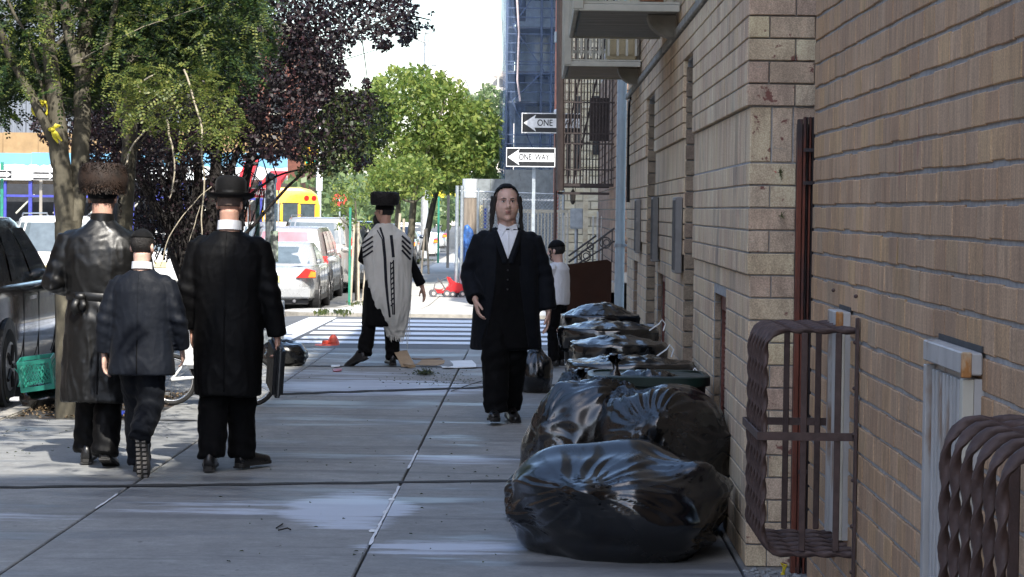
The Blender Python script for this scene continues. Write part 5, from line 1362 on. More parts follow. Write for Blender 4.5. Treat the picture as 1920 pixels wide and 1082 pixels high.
def twigs(mb, C, nodes, k, r=.006, seed=0):
    rnd = random.Random(seed)
    for _ in range(k):
        c = rnd.choice(C); b = min((nodes[rnd.randrange(len(nodes))] for _ in range(10)), key=lambda q: (q-c).length)
        m_ = b.lerp(c, .5)+Vector((rnd.gauss(0, .05), rnd.gauss(0, .05), rnd.gauss(.04, .05)))*max(.3, (c-b).length)
        mb.tube([b, b.lerp(m_, .5)+Vector((0, 0, .01)), m_, c], [r*1.6, r*1.3, r, r*.5], 5)

# --- the honey locust by the kerb, forked low
g = G(133, 788); YA = 19.35
tr = thing('honey_locust_tree', 'nearest pale-barked tree forked low, tied with yellow ribbons', 'tree', (g.x, YA, -.02))
mb = MB(); nodes = []
nodes += limb(mb, [(129, 792), (129, 700), (128, 600), (127, 480), (126, 415)], .105, .092, YA, 16)
nodes += limb(mb, [(126, 440), (118, 350), (111, 260), (101, 170), (90, 80), (76, 0), (60, -90), (30, -220)], .082, .035, YA, 14)
nodes += limb(mb, [(131, 440), (146, 350), (153, 250), (155, 150), (160, 60), (168, -40), (190, -200)], .080, .045, YA, 14, [0, .1, .15, .2, .2, .2, .2])
mb.build('trunk', BARK, tr, world=True, smooth=1.4)
mb = MB()
nodes += limb(mb, [(118, 300), (88, 240), (55, 170), (22, 112), (2, 62), (-40, -10), (-120, -120)], .042, .022, YA, 10, [0, -.1, -.15, -.2, -.3, -.4, -.5])
nodes += limb(mb, [(92, 235), (76, 150), (48, 65), (22, 15), (0, -40)], .016, .010, YA, 8)
nodes += limb(mb, [(104, 88), (128, 58), (148, 22), (162, -30), (190, -120)], .020, .014, YA, 8)
nodes += limb(mb, [(147, 125), (128, 55), (121, -10), (110, -120)], .045, .03, YA, 10)
nodes += limb(mb, [(96, 60), (100, 0), (108, -90)], .022, .016, YA, 8)
nodes += limb(mb, [(160, 165), (188, 125), (203, 75), (214, 20), (230, -60)], .030, .016, YA, 8, [.2, .1, 0, 0, 0])
nodes += limb(mb, [(96, 245), (95, 290), (98, 315)], .014, .006, YA, 8)
nodes += limb(mb, [(190, -200), (330, -260), (480, -230)], .04, .02, YA, 8, [0, -1, -2.5])
nodes += limb(mb, [(60, -90), (60, -260), (100, -480)], .035, .02, YA, 8, [0, -2, -4.5])
mb.build('branch', BARK, tr, world=True, smooth=1.4)
CL = fill([(-60, -120), (-60, 205), (20, 235), (55, 120), (120, 210), (210, 150), (250, 180), (300, 130), (470, 160), (520, 60), (440, -120)], 20.7, 1.7, 4600, 3, thr=-.06, f=2.2)
fronds('crown', CL, .16, LEAF_G, tr, 1, 8, .040)
CL2 = fill([(215, 130), (200, 200), (262, 240), (330, 232), (380, 250), (450, 262), (462, 215), (430, 150), (330, 120), (260, 110)], 17.0, .7, 330, 5, thr=.0, f=3.5)
fronds('sunlit_sprig_leaves', CL2, .15, LEAF_Y, tr, 2, 8, .028)
fronds('yellow_green_leaves', fill([(-20, -40), (20, 190), (90, 170), (180, 120), (330, 140), (480, 120), (520, 0), (300, -60)], 17.6, 1.2, 260, 8, thr=-.05, f=4), .13, LEAF_Y, tr, 9, 7, .026)  # paler yellow-green fronds in front of the dark crown
# the crown carries on overhead, out of view, and dapples the walk
rnd = random.Random(12); hi = []
while len(hi) < 1900:
    p = Vector((rnd.uniform(-7.5, -.9), rnd.uniform(9.5, 21.0), rnd.uniform(3.15, 5.6)))
    if p.z < 1.6+.087*p.y+.25: continue
    if nz(p.x*.9, p.y*.9, p.z*.5) > .14+.08*rnd.uniform(-1, 1) + (.1 if p.y < 13.5 else 0): hi.append(p)
fronds('unseen_upper_crown', hi, .24, LEAF_G, tr, 4, 6, .075)
mb = MB(); twigs(mb, CL, nodes, 26, .0035, 4); 
for pts, r0 in (([(313, 225), (320, 264), (328, 308), (322, 354), (319, 372)], .0075), ([(345, 130), (375, 225), (379, 291), (382, 342), (378, 412), (381, 455)], .0075), ([(300, 500), (325, 430), (372, 372), (395, 350)], .004), ([(232, 320), (252, 268), (285, 235)], .008), ([(345, 500), (362, 430), (376, 385)], .004), ([(262, 172), (262, 156), (290, 140)], .009)):
    limb(mb, pts, r0, r0*.55, 17.0, 6)
mb.build('twigs', VINE, tr, world=True, smooth=1.5)['kind'] = 'stuff'
YEL = M('yellow_ribbon', (.72, .62, .04), .5, vary=.15)
for k, (px, py) in enumerate(((71, 203), (98, 243))):
    p = at(px, py, YA-.12); t = thing('yellow_ribbon', ['upper yellow plastic ribbon tied round the left bough', 'lower yellow plastic ribbon tied round the left bough, ends hanging'][k], 'ribbon', p, 0, 'yellow ribbons on the bough')
    mb = MB(); mb.blob((0, -.02, 0), (.028, .02, .018), 10, 7); mb.build('knot', YEL, t, smooth=3)
    lst = [((-.03, 0, -.03), (-.035, 0, -.05)), ((.03, -.01, .03), (.04, 0, .03))] if k == 0 else [((.03, -.02, -.03), (.075, -.01, -.085)), ((.02, -.02, -.05), (.045, 0, -.10)), ((.03, 0, .03), (.06, 0, .03))]
    for a, b in lst: MB().tube([(0, -.02, 0), a, b], [(.010, .003), (.017, .003), (.006, .002)], 6, side=(0, 0, 1)).build('tail', YEL, t, smooth=1)
    ringm((0, .10, 0), .06, .012, 18).build('loop', YEL, t, smooth=1)
# --- second trunk behind
g2 = at(232, 700, 23.0)
tr2 = thing('street_tree', 'single bare trunk standing behind the fur-hatted man', 'tree', (g2.x, 23.0, -.02))
mb = MB(); n2 = limb(mb, [(226, 735), (229, 600), (232, 480), (236, 380), (241, 300), (243, 230), (246, 150), (252, 60), (262, -60)], .085, .055, 23.0, 14); mb.build('trunk', BARK, tr2, world=True, smooth=1.4)
mb = MB(); n2 += limb(mb, [(236, 190), (222, 165), (200, 120), (190, 70)], .03, .012, 23, 8); n2 += limb(mb, [(246, 300), (268, 262), (284, 240)], .012, .005, 23, 6); n2 += limb(mb, [(250, 60), (330, 10), (400, -60)], .03, .02, 23, 8); mb.build('branch', BARK, tr2, world=True, smooth=1.4)
C3 = fill([(150, -100), (180, 150), (330, 120), (480, 100), (520, -100)], 23.2, 2, 900, 17, thr=0)
fronds('crown', C3, .17, LEAF_G, tr2, 6, 7, .038)
# --- the dark purple-leaved plum
gp = at(365, 560, 27.2)
tr3 = thing('purple_plum_tree', 'dark purple-leaved tree with many dark stems, its tip reaching into the sky', 'tree', (gp.x, 27.2, -.02))
mb = MB(); n3 = []
for pts, r0, r1 in (([(368, 660), (362, 560), (340, 470), (300, 400), (260, 330), (230, 250)], .075, .03), ([(372, 660), (372, 560), (352, 460), (335, 390), (318, 300), (300, 200)], .07, .03), ([(378, 660), (385, 560), (392, 450), (402, 350), (410, 240), (420, 120), (430, 0), (440, -120)], .08, .04), ([(380, 650), (400, 560), (440, 460), (452, 380), (470, 300), (500, 180), (560, 60), (600, -40)], .07, .025), ([(372, 600), (325, 480), (318, 430), (280, 370)], .05, .02), ([(376, 560), (360, 430), (372, 330), (360, 220), (350, 100), (350, -80)], .06, .03), ([(400, 560), (425, 430), (430, 330), (470, 220), (480, 100), (470, -60)], .045, .02)):
    n3 += limb(mb, pts, r0, r1, 27.2, 10)
mb.build('trunk', DARKBARK, tr3, world=True, smooth=1.4)
mb = MB()
for pts, r0, r1 in (([(440, 460), (490, 405), (545, 345), (600, 300), (680, 270)], .022, .008), ([(500, 180), (580, 120), (660, 70), (740, 30), (810, 38)], .025, .006), ([(470, 300), (560, 270), (640, 240), (700, 235)], .022, .006), ([(480, 250), (560, 190), (640, 140)], .02, .006), ([(410, 240), (350, 160), (280, 120)], .02, .008), ([(452, 380), (520, 330), (600, 312)], .018, .006)):
    n3 += limb(mb, pts, r0, r1, 27.0, 8)
Cp = fill([(170, 210), (215, 330), (300, 330), (390, 310), (455, 305), (540, 300), (600, 318), (650, 300), (700, 300), (690, 262), (640, 240), (690, 232), (720, 190), (655, 160), (640, 130), (655, 92), (690, 72), (770, 78), (768, 62), (822, 46), (772, 20), (740, -20), (700, -80), (560, -120), (300, -120), (200, 40), (20, 130), (90, 190)], 27.6, 2.4, 52000, 21, thr=-.06, f=2.6)
twigs(mb, Cp, n3, 240, .005, 6)
for _ in range(60):
    x0 = random.uniform(270, 470); n3 += limb(mb, [(x0, random.uniform(400, 520)), (x0+random.uniform(-40, 40), 360), (x0+random.uniform(-90, 90), random.uniform(250, 320))], .010, .004, 27.3+random.uniform(-.5, .5), 5)
mb.build('branches', DARKBARK, tr3, world=True, smooth=1.5)['kind'] = 'stuff'
leaves('crown', Cp, .047, LEAF_P, tr3, 3, .62, .2)
Cx = fill([(95, 140), (60, 250), (150, 300), (260, 330), (330, 300), (330, 120), (200, 110)], 25.5, 1.2, 8200, 61, thr=-.08, f=3)
leaves('left_crown', Cx, .046, LEAF_P, tr3, 13, .6, .2)
Cd = fill([(600, 200), (640, 160), (720, 190), (740, 240), (700, 300), (640, 330), (560, 330), (560, 270)], 27.0, 1.4, 2200, 25, thr=0, f=4)
leaves('green_tinged_leaves', Cd, .055, LEAF_D, tr3, 8, .55, .2)
Cq = fill([(250, 320), (440, 320), (430, 410), (410, 470), (330, 480), (255, 450)], 28.2, 1.5, 7500, 27, thr=-.04, f=4)
leaves('lower_crown', Cq, .048, LEAF_P, tr3, 10, .55, .2)

# --- street trees beyond the crossing
def far_tree(name, lab, base, Y, poly, n, size, mat, r=.09, dY=2.6, seed=0, stems=None, group=None, extra=None):
    t = thing(name, lab, 'tree', (at(base[0], base[1], Y).x, Y, gz(Y)), 0, group)
    mb = MB(); cx = sum(p[0] for p in poly)/len(poly); cy = sum(p[1] for p in poly)/len(poly); nd = []
    top = (cx, cy)
    bz = at(base[0], base[1], Y); mid = (base[0]*.6+cx*.4, max(p[1] for p in poly)-10)
    nd += limb(mb, [base, mid, top], r, r*.5, Y, 10)
    for k in range(5):
        q = random.Random(seed*9+k); e = poly[q.randrange(len(poly))]; nd += limb(mb, [mid, ((mid[0]+e[0])/2, (mid[1]+e[1])/2+8), (e[0]*.85+cx*.15, e[1]*.85+cy*.15)], r*.5, r*.15, Y, 7, [0, q.uniform(-.6, .6), q.uniform(-1.5, 1.5)])
    mb.build('trunk', BARK if r < .2 else DARKBARK, t, world=True, smooth=1.4)
    C = fill(poly, Y, dY, n, seed, thr=-.10, f=1.5)
    leaves('crown', C, size, mat, t, seed, .5, .3)
    return t
GST = 'street trees along the far pavement'
far_tree('street_tree', 'tall bright green street tree, the largest beyond the crossing', (768, 478), 72, [(650, 190), (640, 300), (700, 330), (760, 345), (830, 335), (900, 330), (935, 290), (940, 240), (905, 200), (860, 180), (850, 150), (800, 128), (765, 122), (730, 150), (690, 150)], 15000, .155, LEAF_F, .11, 3.0, 31, group=GST)
far_tree('street_tree', 'lower green street tree, trunk left of the short wooden post', (795, 470), 84, [(760, 280), (770, 350), (850, 362), (920, 345), (952, 300), (945, 240), (880, 215), (800, 230)], 6500, .16, LEAF_F, .11, 3, 33, group=GST)
far_tree('street_tree', 'street tree with thin trunk behind the shawl wearer\'s hat', (742, 486), 66, [(690, 300), (690, 360), (740, 380), (800, 372), (830, 330), (790, 290)], 2600, .13, LEAF_F, .08, 2, 35, group=GST)
far_tree('background_tree', 'grey-green tree rising behind, against the blue netting', (915, 440), 120, [(850, 200), (860, 260), (950, 300), (962, 250), (960, 170), (915, 158), (875, 165)], 4500, .22, LEAF_B, .15, 4, 37)
t = far_tree('sapling', 'young slender sapling with sparse yellow-green leaves near the far kerb', (668, 572), 58.5, [(622, 345), (625, 400), (655, 430), (690, 425), (705, 385), (700, 335), (665, 325)], 700, .085, LEAF_F, .035, 1.0, 39)
far_tree('background_tree', 'small green tree behind the school bus, by the white pole', (612, 420), 150, [(585, 320), (590, 385), (640, 390), (655, 350), (640, 300), (600, 295)], 1500, .26, LEAF_B, .12, 3, 41)
# timber stakes of the sapling
for k, (x0, x1, y1) in enumerate(((657, 664, 420), (672, 672, 415), (680, 690, 440))):
    a = at(x0, 572, 58.2); b = at(x1, y1, 58.2); o = MB().tube([a, b], .028, 6).build('tree_stake', M('pale_timber', (.46, .40, .31), .85), None)
    tag(o, ['left timber stake beside the sapling', 'middle timber stake beside the sapling', 'right leaning timber stake beside the sapling'][k], 'stake', 'stakes of the sapling')
for k, (x0, y0, x1, y1) in enumerate(((742, 490, 750, 400), (757, 490, 757, 410), (790, 492, 797, 430), (804, 490, 800, 428))):
    Y = 66 if k < 2 else 83; a = at(x0, y0, Y-.3); a.z = gz(Y); b = at(x1, y1, Y-.3); o = MB().tube([a, b], .035, 6).build('tree_stake', MATS['pale_timber'], None)
    tag(o, ['timber stake left of the thin trunk behind the black hat', 'timber stake right of the thin trunk behind the black hat', 'leaning timber stake far down the pavement, left of the two', 'timber stake far down the pavement nearest the green post'][k], 'stake', 'stakes of the street trees')
# small sapling pit weeds
mb = MB(); rnd = random.Random(3)
for i in range(500):
    px, py = rnd.choice(((668, 572), (603, 590), (795, 490), (742, 500), (640, 590))); g = G(px+rnd.gauss(0, 9), py+rnd.gauss(0, 2)); s = rnd.uniform(.02, .07)
    mb.add([g, g+Vector((s*.3, 0, s)), g+Vector((s*.5*rnd.uniform(-1, 1), s*.3, s*1.2))], [(0, 1, 2)])
tag(mb.build('weeds', LEAF_D, fixn=False), 'low weeds round the feet of the street trees', 'weeds', kind='stuff')
# fallen heap in the near tree pit
mb = MB()
for i in range(900):
    x, y = rnd.uniform(KX+.2, -2.95), rnd.uniform(PIT0+.1, PIT1); s = rnd.uniform(.01, .03); a = rnd.uniform(0, 6); z = -.01+rnd.random()*.03
    mb.add([(x, y, z), (x+s*math.cos(a), y+s*math.sin(a), z+.01), (x+2*s*math.cos(a+.4), y+2*s*math.sin(a+.4), z+.004), (x+s*math.cos(a+1), y+s*math.sin(a+1), z+.014)], [(0, 1, 2, 3)])
tag(mb.build('dead_leaves', M('dead_leaf', (.16, .11, .06), .9, vary=.5, scale=30), fixn=False), 'dead leaves and dirt in the near tree pit', 'leaf litter', kind='stuff')
for k, (px, py, cc, lab) in enumerate(((225, 778, (.03, .06, .4), 'small blue scrap in the tree pit behind the walkers'), (60, 742, (.25, .3, .55), 'pale blue wrapper in the tree pit near the crate'), (30, 752, (.6, .6, .6), 'white wrapper at the left edge of the tree pit'))):
    g = G(px, py); o = MB().box((-.04, -.08, 0), (.04, .08, .03)).build('wrapper', M('wrapper%d' % k, cc, .5), None, bevel=.01); o.location = g; tag(o, lab, 'litter')

# ============================================================ VEHICLES
PW = 0
def rrect(y0, y1, hw, z, e=6, n=56, zf=None):
    cy, ry = (y0+y1)/2, (y1-y0)/2; out = []
    for j in range(n):
        th = 2*PI*j/n+PI/n; c, d = math.cos(th), math.sin(th); k = (abs(c)**e+abs(d)**e)**(-1/e)
        y = cy+ry*d*k; out.append(Vector((hw*c*k, y, z+(zf(y) if zf else 0))))
    return out
def paint(name, col, rough=.22, metal=.5):
    return M(name, col, rough, metal, vary=.05, scale=2, Coat_Weight=.8, Coat_Roughness=.06)
TAILR = M('tail_red', (.55, .02, .015), .2, Coat_Weight=1.0); AMB = M('amber_lens', (.85, .25, .02), .2, Coat_Weight=1.0); CLR = M('clear_lens', (.75, .72, .7), .15)
TRIM = M('dark_trim', (.02, .02, .021), .5); PLATE = M('plate', (.62, .56, .30), .5); ALLOY = M('alloy', (.35, .35, .36), .35, .8)
def car(name, lab, cat, loc, rz, L, W, z_belt, z_roof, mat, rear=(0, .0), gh=(.2, .45, .62, .72), typ='suv', group=None, ride=.22, glassm=None, wr=.34, rails=False):
    t = thing(name, lab, cat, loc, rz, group); hw = W/2; gl = glassm or GLASS
    yrb, yrt, yft, yfb = [g*L for g in gh]                 # greenhouse: rear base, rear top, front top, front base
    def zf(k):
        def f(y):
            s = max(0, (y-yfb)/(L-yfb)); d = -.16*s*s*k
            if typ == 'sedan': s2 = max(0, (yrb-y)/(yrb+.01)); d += -.05*s2*s2*k
            return d
        return f
    mb = MB(); mb.loft([rrect(.12, L-.12, hw*.90, ride), rrect(.03, L-.03, hw*.965, ride+.06), rrect(.0, L, hw*.99, ride+.22), rrect(.02, L-.01, hw, ride+.38, 6, 56, zf(.3)), rrect(.05, L-.05, hw*.995, z_belt-.10, 6, 56, zf(.7)), rrect(.09, L-.09, hw*.965, z_belt-.02, 6, 56, zf(1)), rrect(.14, L-.14, hw*.93, z_belt+.005, 6, 56, zf(1))])
    bo = mb.build('body', mat, t, smooth=.6)
    tw = hw*.77; z0, z1 = z_belt-.02, z_roof
    mb = MB(); mb.loft([rrect(yrb, yfb, hw*.93, z0, 8), rrect(yrb+(yrt-yrb)*.55, yfb+(yft-yfb)*.5, (hw*.93+tw)/2+.015, (z0+z1)/2, 8), rrect(yrt, yft, tw, z1-.06, 8), rrect(yrt+.06, yft-.10, tw*.95, z1-.015, 7), rrect(yrt+.25, yft-.35, tw*.75, z1, 5)])
    mb.build('cabin', mat, t, smooth=.6)
    if rails:
        for sx in (-1, 1): MB().tube([(sx*tw*.88, yrt+.2, z1+.0), (sx*tw*.88, yrt+.3, z1+.05), (sx*tw*.88, yft-.4, z1+.05), (sx*tw*.88, yft-.3, z1)], .018, 6).build('roof_rail', ALLOY, t, smooth=1)
    def ghp(u, v, side):                                    # u along, v up, on the side of the cabin
        z = z0+(z1-.06-z0)*v; a = yrb+(yrt-yrb)*v; b = yfb+(yft-yfb)*v; y = a+(b-a)*u
        x = hw*.93+(tw-hw*.93)*v+.018*math.sin(v*PI); return Vector((side*(x+.006), y, z))
    nw = 3 if typ != 'sedan' else 2; edges = [(.06, .30), (.34, .60), (.64, .90)] if nw == 3 else [(.12, .46), (.50, .86)]
    for sx in (-1, 1):
        for (a, b) in edges:
            mb = MB(); v_ = []
            for j in range(5):
                for i in range(5): v_.append(ghp(a+(b-a)*i/4, .10+.82*j/4, sx))
            mb.add(v_, [(j*5+i, j*5+i+1, j*5+i+6, j*5+i+5) for j in range(4) for i in range(4)]); mb.build('side_window', gl, t)
    for (yb, yt, s_, nm) in ((yrb, yrt, -1, 'rear_window'), (yfb, yft, 1, 'windscreen')):
        mb = MB(); v_ = []
        for j in range(6):
            v = .12+.78*j/5; z = z0+(z1-.06-z0)*v; y = yb+(yt-yb)*v + s_*(.012); x = (hw*.93+(tw-hw*.93)*v)*.84
            for i in range(7): v_.append(Vector((-x+2*x*i/6, y-s_*.05*abs(i/3-1)**6, z)))
        mb.add(v_, [(j*7+i, j*7+i+1, j*7+i+8, j*7+i+7) for j in range(5) for i in range(6)]); mb.build(nm, gl, t)
    yw = (L*.185, L*.80)
    for y in yw:
        for sx in (-1, 1):
            MB().tube([(sx*(hw-.12), y, wr+.02), (sx*(hw+.004), y, wr+.02)], wr+.055, 28).build('wheel_arch', TRIM, t)
            w_ = MB().tube([(sx*(hw-.21), y, wr), (sx*(hw-.19), y, wr), (sx*(hw-.01), y, wr), (sx*(hw+.012), y, wr)], [wr-.02, wr, wr, wr-.03], 28).build('tyre', RUB, t, smooth=.6)
            MB().tube([(sx*(hw-.02), y, wr), (sx*(hw+.016), y, wr)], wr*.62, 20).build('rim', ALLOY, w_)
            mm = MB()
            for k in range(5): a = k*2*PI/5; mm.tube([(sx*(hw+.018), y+.05*math.cos(a), wr+.05*math.sin(a)), (sx*(hw+.018), y+wr*.55*math.cos(a), wr+wr*.55*math.sin(a))], .022, 5)
            mm.build('spokes', TRIM, w_)['kind'] = 'stuff'
    MB().box((-hw*.86, -.035, ride+.06), (hw*.86, .06, ride+.30)).build('rear_bumper', mat, t, bevel=.03, smooth=.8)
    MB().box((-.16, -.005 if typ != 'sedan' else -.02, z_belt-.36), (.16, .035, z_belt-.21)).build('number_plate', PLATE, t)
    zl = z_belt
    if typ == 'suv':
        for sx in (-1, 1):
            o = MB().box((sx*hw*.96-.07, .028 if z_belt > 1.05 else .04, zl-.26), (sx*hw*.96+.05-(.04 if sx > 0 else -.0), .19, zl+.24)).build('tail_light', TAILR, t, bevel=.02)
            MB().box((sx*hw*.96-.055, .018, zl-.06), (sx*hw*.96+.02, .03, zl+.03)).build('reversing_lens', CLR, o)
    elif typ == 'sedan':
        for sx in (-1, 1):
            x0, x1 = hw*.52, hw*.985
            pl = [(x0, zl-.26), (x1, zl-.26), (x1, zl-.10), (x0+.22, zl-.05)]; pl = [(sx*a, b) for a, b in pl]
            o = MB().prism(pl, 1, -.005, .16).build('tail_light', TAILR, t, bevel=.01)
            pl = [(x1-.16, zl-.24), (x1+.003, zl-.24), (x1+.003, zl-.13), (x1-.10, zl-.11)]; MB().prism([(sx*a, b) for a, b in pl], 1, -.012, .162).build('amber_lens', AMB, o)
        MB().box((-.07, -.012, zl-.17), (.07, .05, zl-.135)).build('badge_bar', ALLOY, t)
    else:
        for sx in (-1, 1): MB().box((sx*hw*.90-.10, .01, zl-.22), (sx*hw*.90+.075, .2, zl-.02)).build('tail_light', TAILR, t, bevel=.02)
    for sx in (-1, 1):
        MB().blob((sx*(hw+.10), yfb-.30, z_belt+.08), (.12, .07, .075), 12, 8).build('mirror', mat, t, smooth=3)
        for yy in (.42*L, .64*L):
            MB().box((sx*(hw*.985)-.022, yy, z_belt-.14), (sx*(hw*.985)+.026, yy+.16, z_belt-.11)).build('door_handle', ALLOY, t)
        mm = MB()
        for yy in (.34*L, .50*L, .69*L): mm.box((sx*hw-.008, yy, ride+.12), (sx*hw+.0015, yy+.008, z_belt-.08))
        mm.build('door_gap', TRIM, t)['kind'] = 'stuff'
        MB().box((sx*hw-.03, L*.27, ride-.02), (sx*hw-.006, L*.71, ride+.09)).build('sill', TRIM, t)
    MB().tube([(hw*.5, -.02, ride-.0), (hw*.5, .2, ride-.0)], .035, 10).build('exhaust', ALLOY, t)
    MB().box((-hw*.80, .10, ride-.07), (hw*.80, L-.2, ride+.02)).build('underbody', TRIM, t)
    return t
def rd(x, y): return gz(y)-.13
SILV = paint('silver_paint', (.52, .53, .53), .28); SILV2 = paint('warm_silver_paint', (.40, .39, .37), .3); BLKP = paint('black_paint', (.0025, .003, .0032), .14, .0); REDP = paint('dark_red_paint', (.13, .03, .04), .25); WHTP = paint('white_car_paint', (.72, .72, .70), .3, 0); DGRP = paint('dark_grey_paint', (.06, .065, .07), .25); NAVP = paint('navy_paint', (.03, .04, .06), .2)
REARG = M('tinted_glass', (.10, .13, .15), .08, vary=.2, Specular_IOR_Level=.8); PINKREFL = M('pink_reflection_glass', (.42, .18, .21), .12, vary=.3, scale=1.5)  # the pink is a reflection put into the glass colour
GPK = 'cars parked along the kerb'
car('parked_car', 'black family car at the left edge, nearest parked car', 'car', (-5.42, 20.95, rd(-5.4, 22)), R(1.2), 4.7, 1.84, 1.02, 1.62, BLKP, gh=(.03, .13, .56, .80), typ='van', group=GPK)
car('parked_car', 'silver saloon with amber tail lamps parked beyond the crossing', 'car', (-5.66, 54.6, rd(0, 55)), R(.6), 4.9, 1.86, .97, 1.46, SILV, gh=(.17, .30, .58, .76), typ='sedan', group=GPK, glassm=REARG)
car('parked_car', 'dark red people carrier with a pink reflection coloured into its windows, behind the saloon', 'car', (-5.95, 60.9, rd(0, 61)), 0, 5.0, 1.95, 1.10, 1.77, SILV2, gh=(.02, .07, .62, .82), typ='van', group=GPK, glassm=PINKREFL)
car('parked_car', 'large silver four-by-four with tall red tail lamps', 'car', (-5.82, 66.8, rd(0, 67)), R(-.6), 5.3, 2.02, 1.22, 1.98, SILV2, gh=(.02, .06, .66, .82), typ='suv', group=GPK, glassm=REARG, rails=True, wr=.40)
car('parked_car', 'dark grey four-by-four partly hidden beyond the large silver one', 'car', (-5.55, 75, rd(0, 75)), 0, 4.8, 1.95, 1.18, 1.85, DGRP, gh=(.02, .07, .66, .82), typ='suv', group=GPK, wr=.38)
car('parked_car', 'navy car farthest in the row, behind the sapling', 'car', (-5.4, 83, rd(0, 83)), 0, 4.8, 1.9, 1.1, 1.75, NAVP, gh=(.02, .08, .64, .8), typ='van', group=GPK)
car('moving_car', 'big white four-by-four seen from behind on the far side of the avenue', 'car', (-10.05, 52.5, rd(0, 54)), R(-1), 5.1, 2.0, 1.16, 1.96, WHTP, gh=(.02, .07, .66, .82), typ='van', glassm=REARG, rails=True, wr=.4)
car('moving_car', 'white car glimpsed between the tree trunks behind the boy', 'car', (-9.75, 66, rd(0, 66)), 0, 4.7, 1.86, 1.0, 1.6, WHTP, gh=(.05, .12, .6, .8), typ='van', glassm=REARG)
car('moving_car', 'white van-like car glimpsed behind the dark stems', 'car', (-7.9, 74, rd(0, 74)), 0, 4.9, 1.9, 1.05, 1.8, WHTP, gh=(.03, .08, .6, .8), typ='van', glassm=REARG)
for k, (px, Y, mt_, lab) in enumerate(((822, 112, WHTP, 'white car far down the street left of the wooden post'), (838, 135, SILV, 'silver car far down the street, small'), (735, 100, NAVP, 'dark car far off beside the tree stakes'), (700, 118, SILV, 'silver car far off behind the shawl wearer'))):
    p = at(px, 440, Y); car('distant_car', lab, 'car', (p.x, Y, gz(Y)-.1), R(90 if k in (0, 1) else 0), 4.6, 1.85, 1.0, 1.5, mt_, gh=(.15, .28, .6, .78), typ='sedan')

# --- school bus
t = thing('school_bus', 'yellow school bus seen from behind, standing in the avenue', 'bus', (-10.0, 103, gz(103)-.13), R(10))
BUSY = M('bus_yellow', (.78, .40, .02), .35, vary=.05, Coat_Weight=.5); BLKS = M('bus_black', (.02, .02, .02), .5)
mb = MB(); rr_ = []
def busring(y, k=1.0, zt=3.05):
    pts = [(-1.2, .5), (-1.22, 1.2), (-1.22, 2.3), (-1.12, 2.72), (-.85, 2.95), (-.4, zt), (.4, zt), (.85, 2.95), (1.12, 2.72), (1.22, 2.3), (1.22, 1.2), (1.2, .5)]
    return [Vector((a*k, y, .5+(b-.5)*(1-(1-k)*.6))) for a, b in pts]
mb.loft([busring(-.06, .90), busring(0, .97), busring(.15), busring(9.0), busring(9.2, .96)]); mb.build('body', BUSY, t, smooth=.5)
WG = M('bus_window', (.06, .08, .09), .1)
for a, b, z0, z1 in ((-.98, -.42, 1.72, 2.35), (.42, .98, 1.72, 2.35), (-.30, .30, 1.55, 2.38)):
    w_ = MB().box((a, -.075, z0), (b, -.02, z1)).build('rear_window', WG, t)
    MB().box((a-.04, -.07, z0-.04), (b+.04, -.03, z0-.001)).build('seal', BLKS, w_); MB().box((a-.04, -.07, z1+.001), (b+.04, -.03, z1+.04)).build('seal', BLKS, w_)
for i in range(10):
    w_ = MB().box((1.19, .5+i*.84, 1.75), (1.235, 1.18+i*.84, 2.35)).build('side_window', WG, t)
for z in (.95, 1.35, 1.6): MB().box((1.2, .1, z), (1.240, 8.9, z+.05)).build('side_rail', BLKS, t); MB().box((-1.15, -.078, z), (1.15, -.03, z+.05)).build('rear_rail', BLKS, t)
for x in (-.95, -.65, .65, .95): MB().tube([(x, -.09, 2.62), (x, -.03, 2.62)], .10, 16).build('warning_lamp', TAILR, t)
for x in (-1.0, 1.0): MB().tube([(x, -.09, 1.15), (x, -.03, 1.15)], .09, 16).build('tail_light', TAILR, t)
MB().box((-1.2, -.2, .45), (1.2, -.05, .72)).build('rear_bumper', BLKS, t, bevel=.02)
for x in (-1.0, 1.0):
    for y in (2.2, 7.6): MB().tube([(x-.14, y, .48), (x+.14, y, .48)], .48, 24).build('wheel', RUB, t)

# --- red ride-on toy
g = G(838, 557); t = thing('toy_car', 'red plastic ride-on toy left on the sunny far pavement', 'toy car', (g.x, g.y, g.z+.004), R(8))
TR = M('toy_red', (.62, .03, .035), .35, vary=.1); TG = M('toy_grey', (.10, .10, .11), .5); TP = M('toy_pale', (.6, .5, .45), .5)
k = .40
mb = MB(); mb.prism([(-.05, .10), (.40, .10), (.42, .24), (.33, .33), (.16, .36), (.03, .50), (-.03, .50), (.06, .28), (-.05, .2)], 1, -.15, .15); mb.build('shell', TR, t, bevel=.03, smooth=.8)
MB().box((-.38, -.14, .08), (-.04, .14, .15)).build('deck', TR, t, bevel=.02); MB().blob((-.20, 0, .21), (.12, .12, .07)).build('engine_cover', TP, t, smooth=3)
MB().tube([(-.04, 0, .18), (-.14, 0, .34), (-.22, .0, .42)], .015, 8).build('steering_column', TG, t); MB().tube([(-.22, -.13, .40), (-.22, .13, .44)], .016, 8).build('handlebar', TG, t)
MB().tube([(-.34, -.1, .14), (-.30, -.1, .33), (-.12, -.1, .42), (.0, -.1, .46)], .012, 7).build('frame_tube', TG, t, smooth=1)
for x, r_ in ((-.34, .085), (-.02, .085), (.12, .07), (.36, .08)):
    w_ = MB().tube([(x, -.19, r_), (x, -.14, r_)], r_, 18).build('wheel', TG, t, smooth=.7); MB().tube([(x, -.195, r_), (x, -.189, r_)], r_*.5, 12).build('hub', TP, w_)
    MB().tube([(x, .14, r_), (x, .19, r_)], r_, 18).build('wheel', TG, t, smooth=.7)

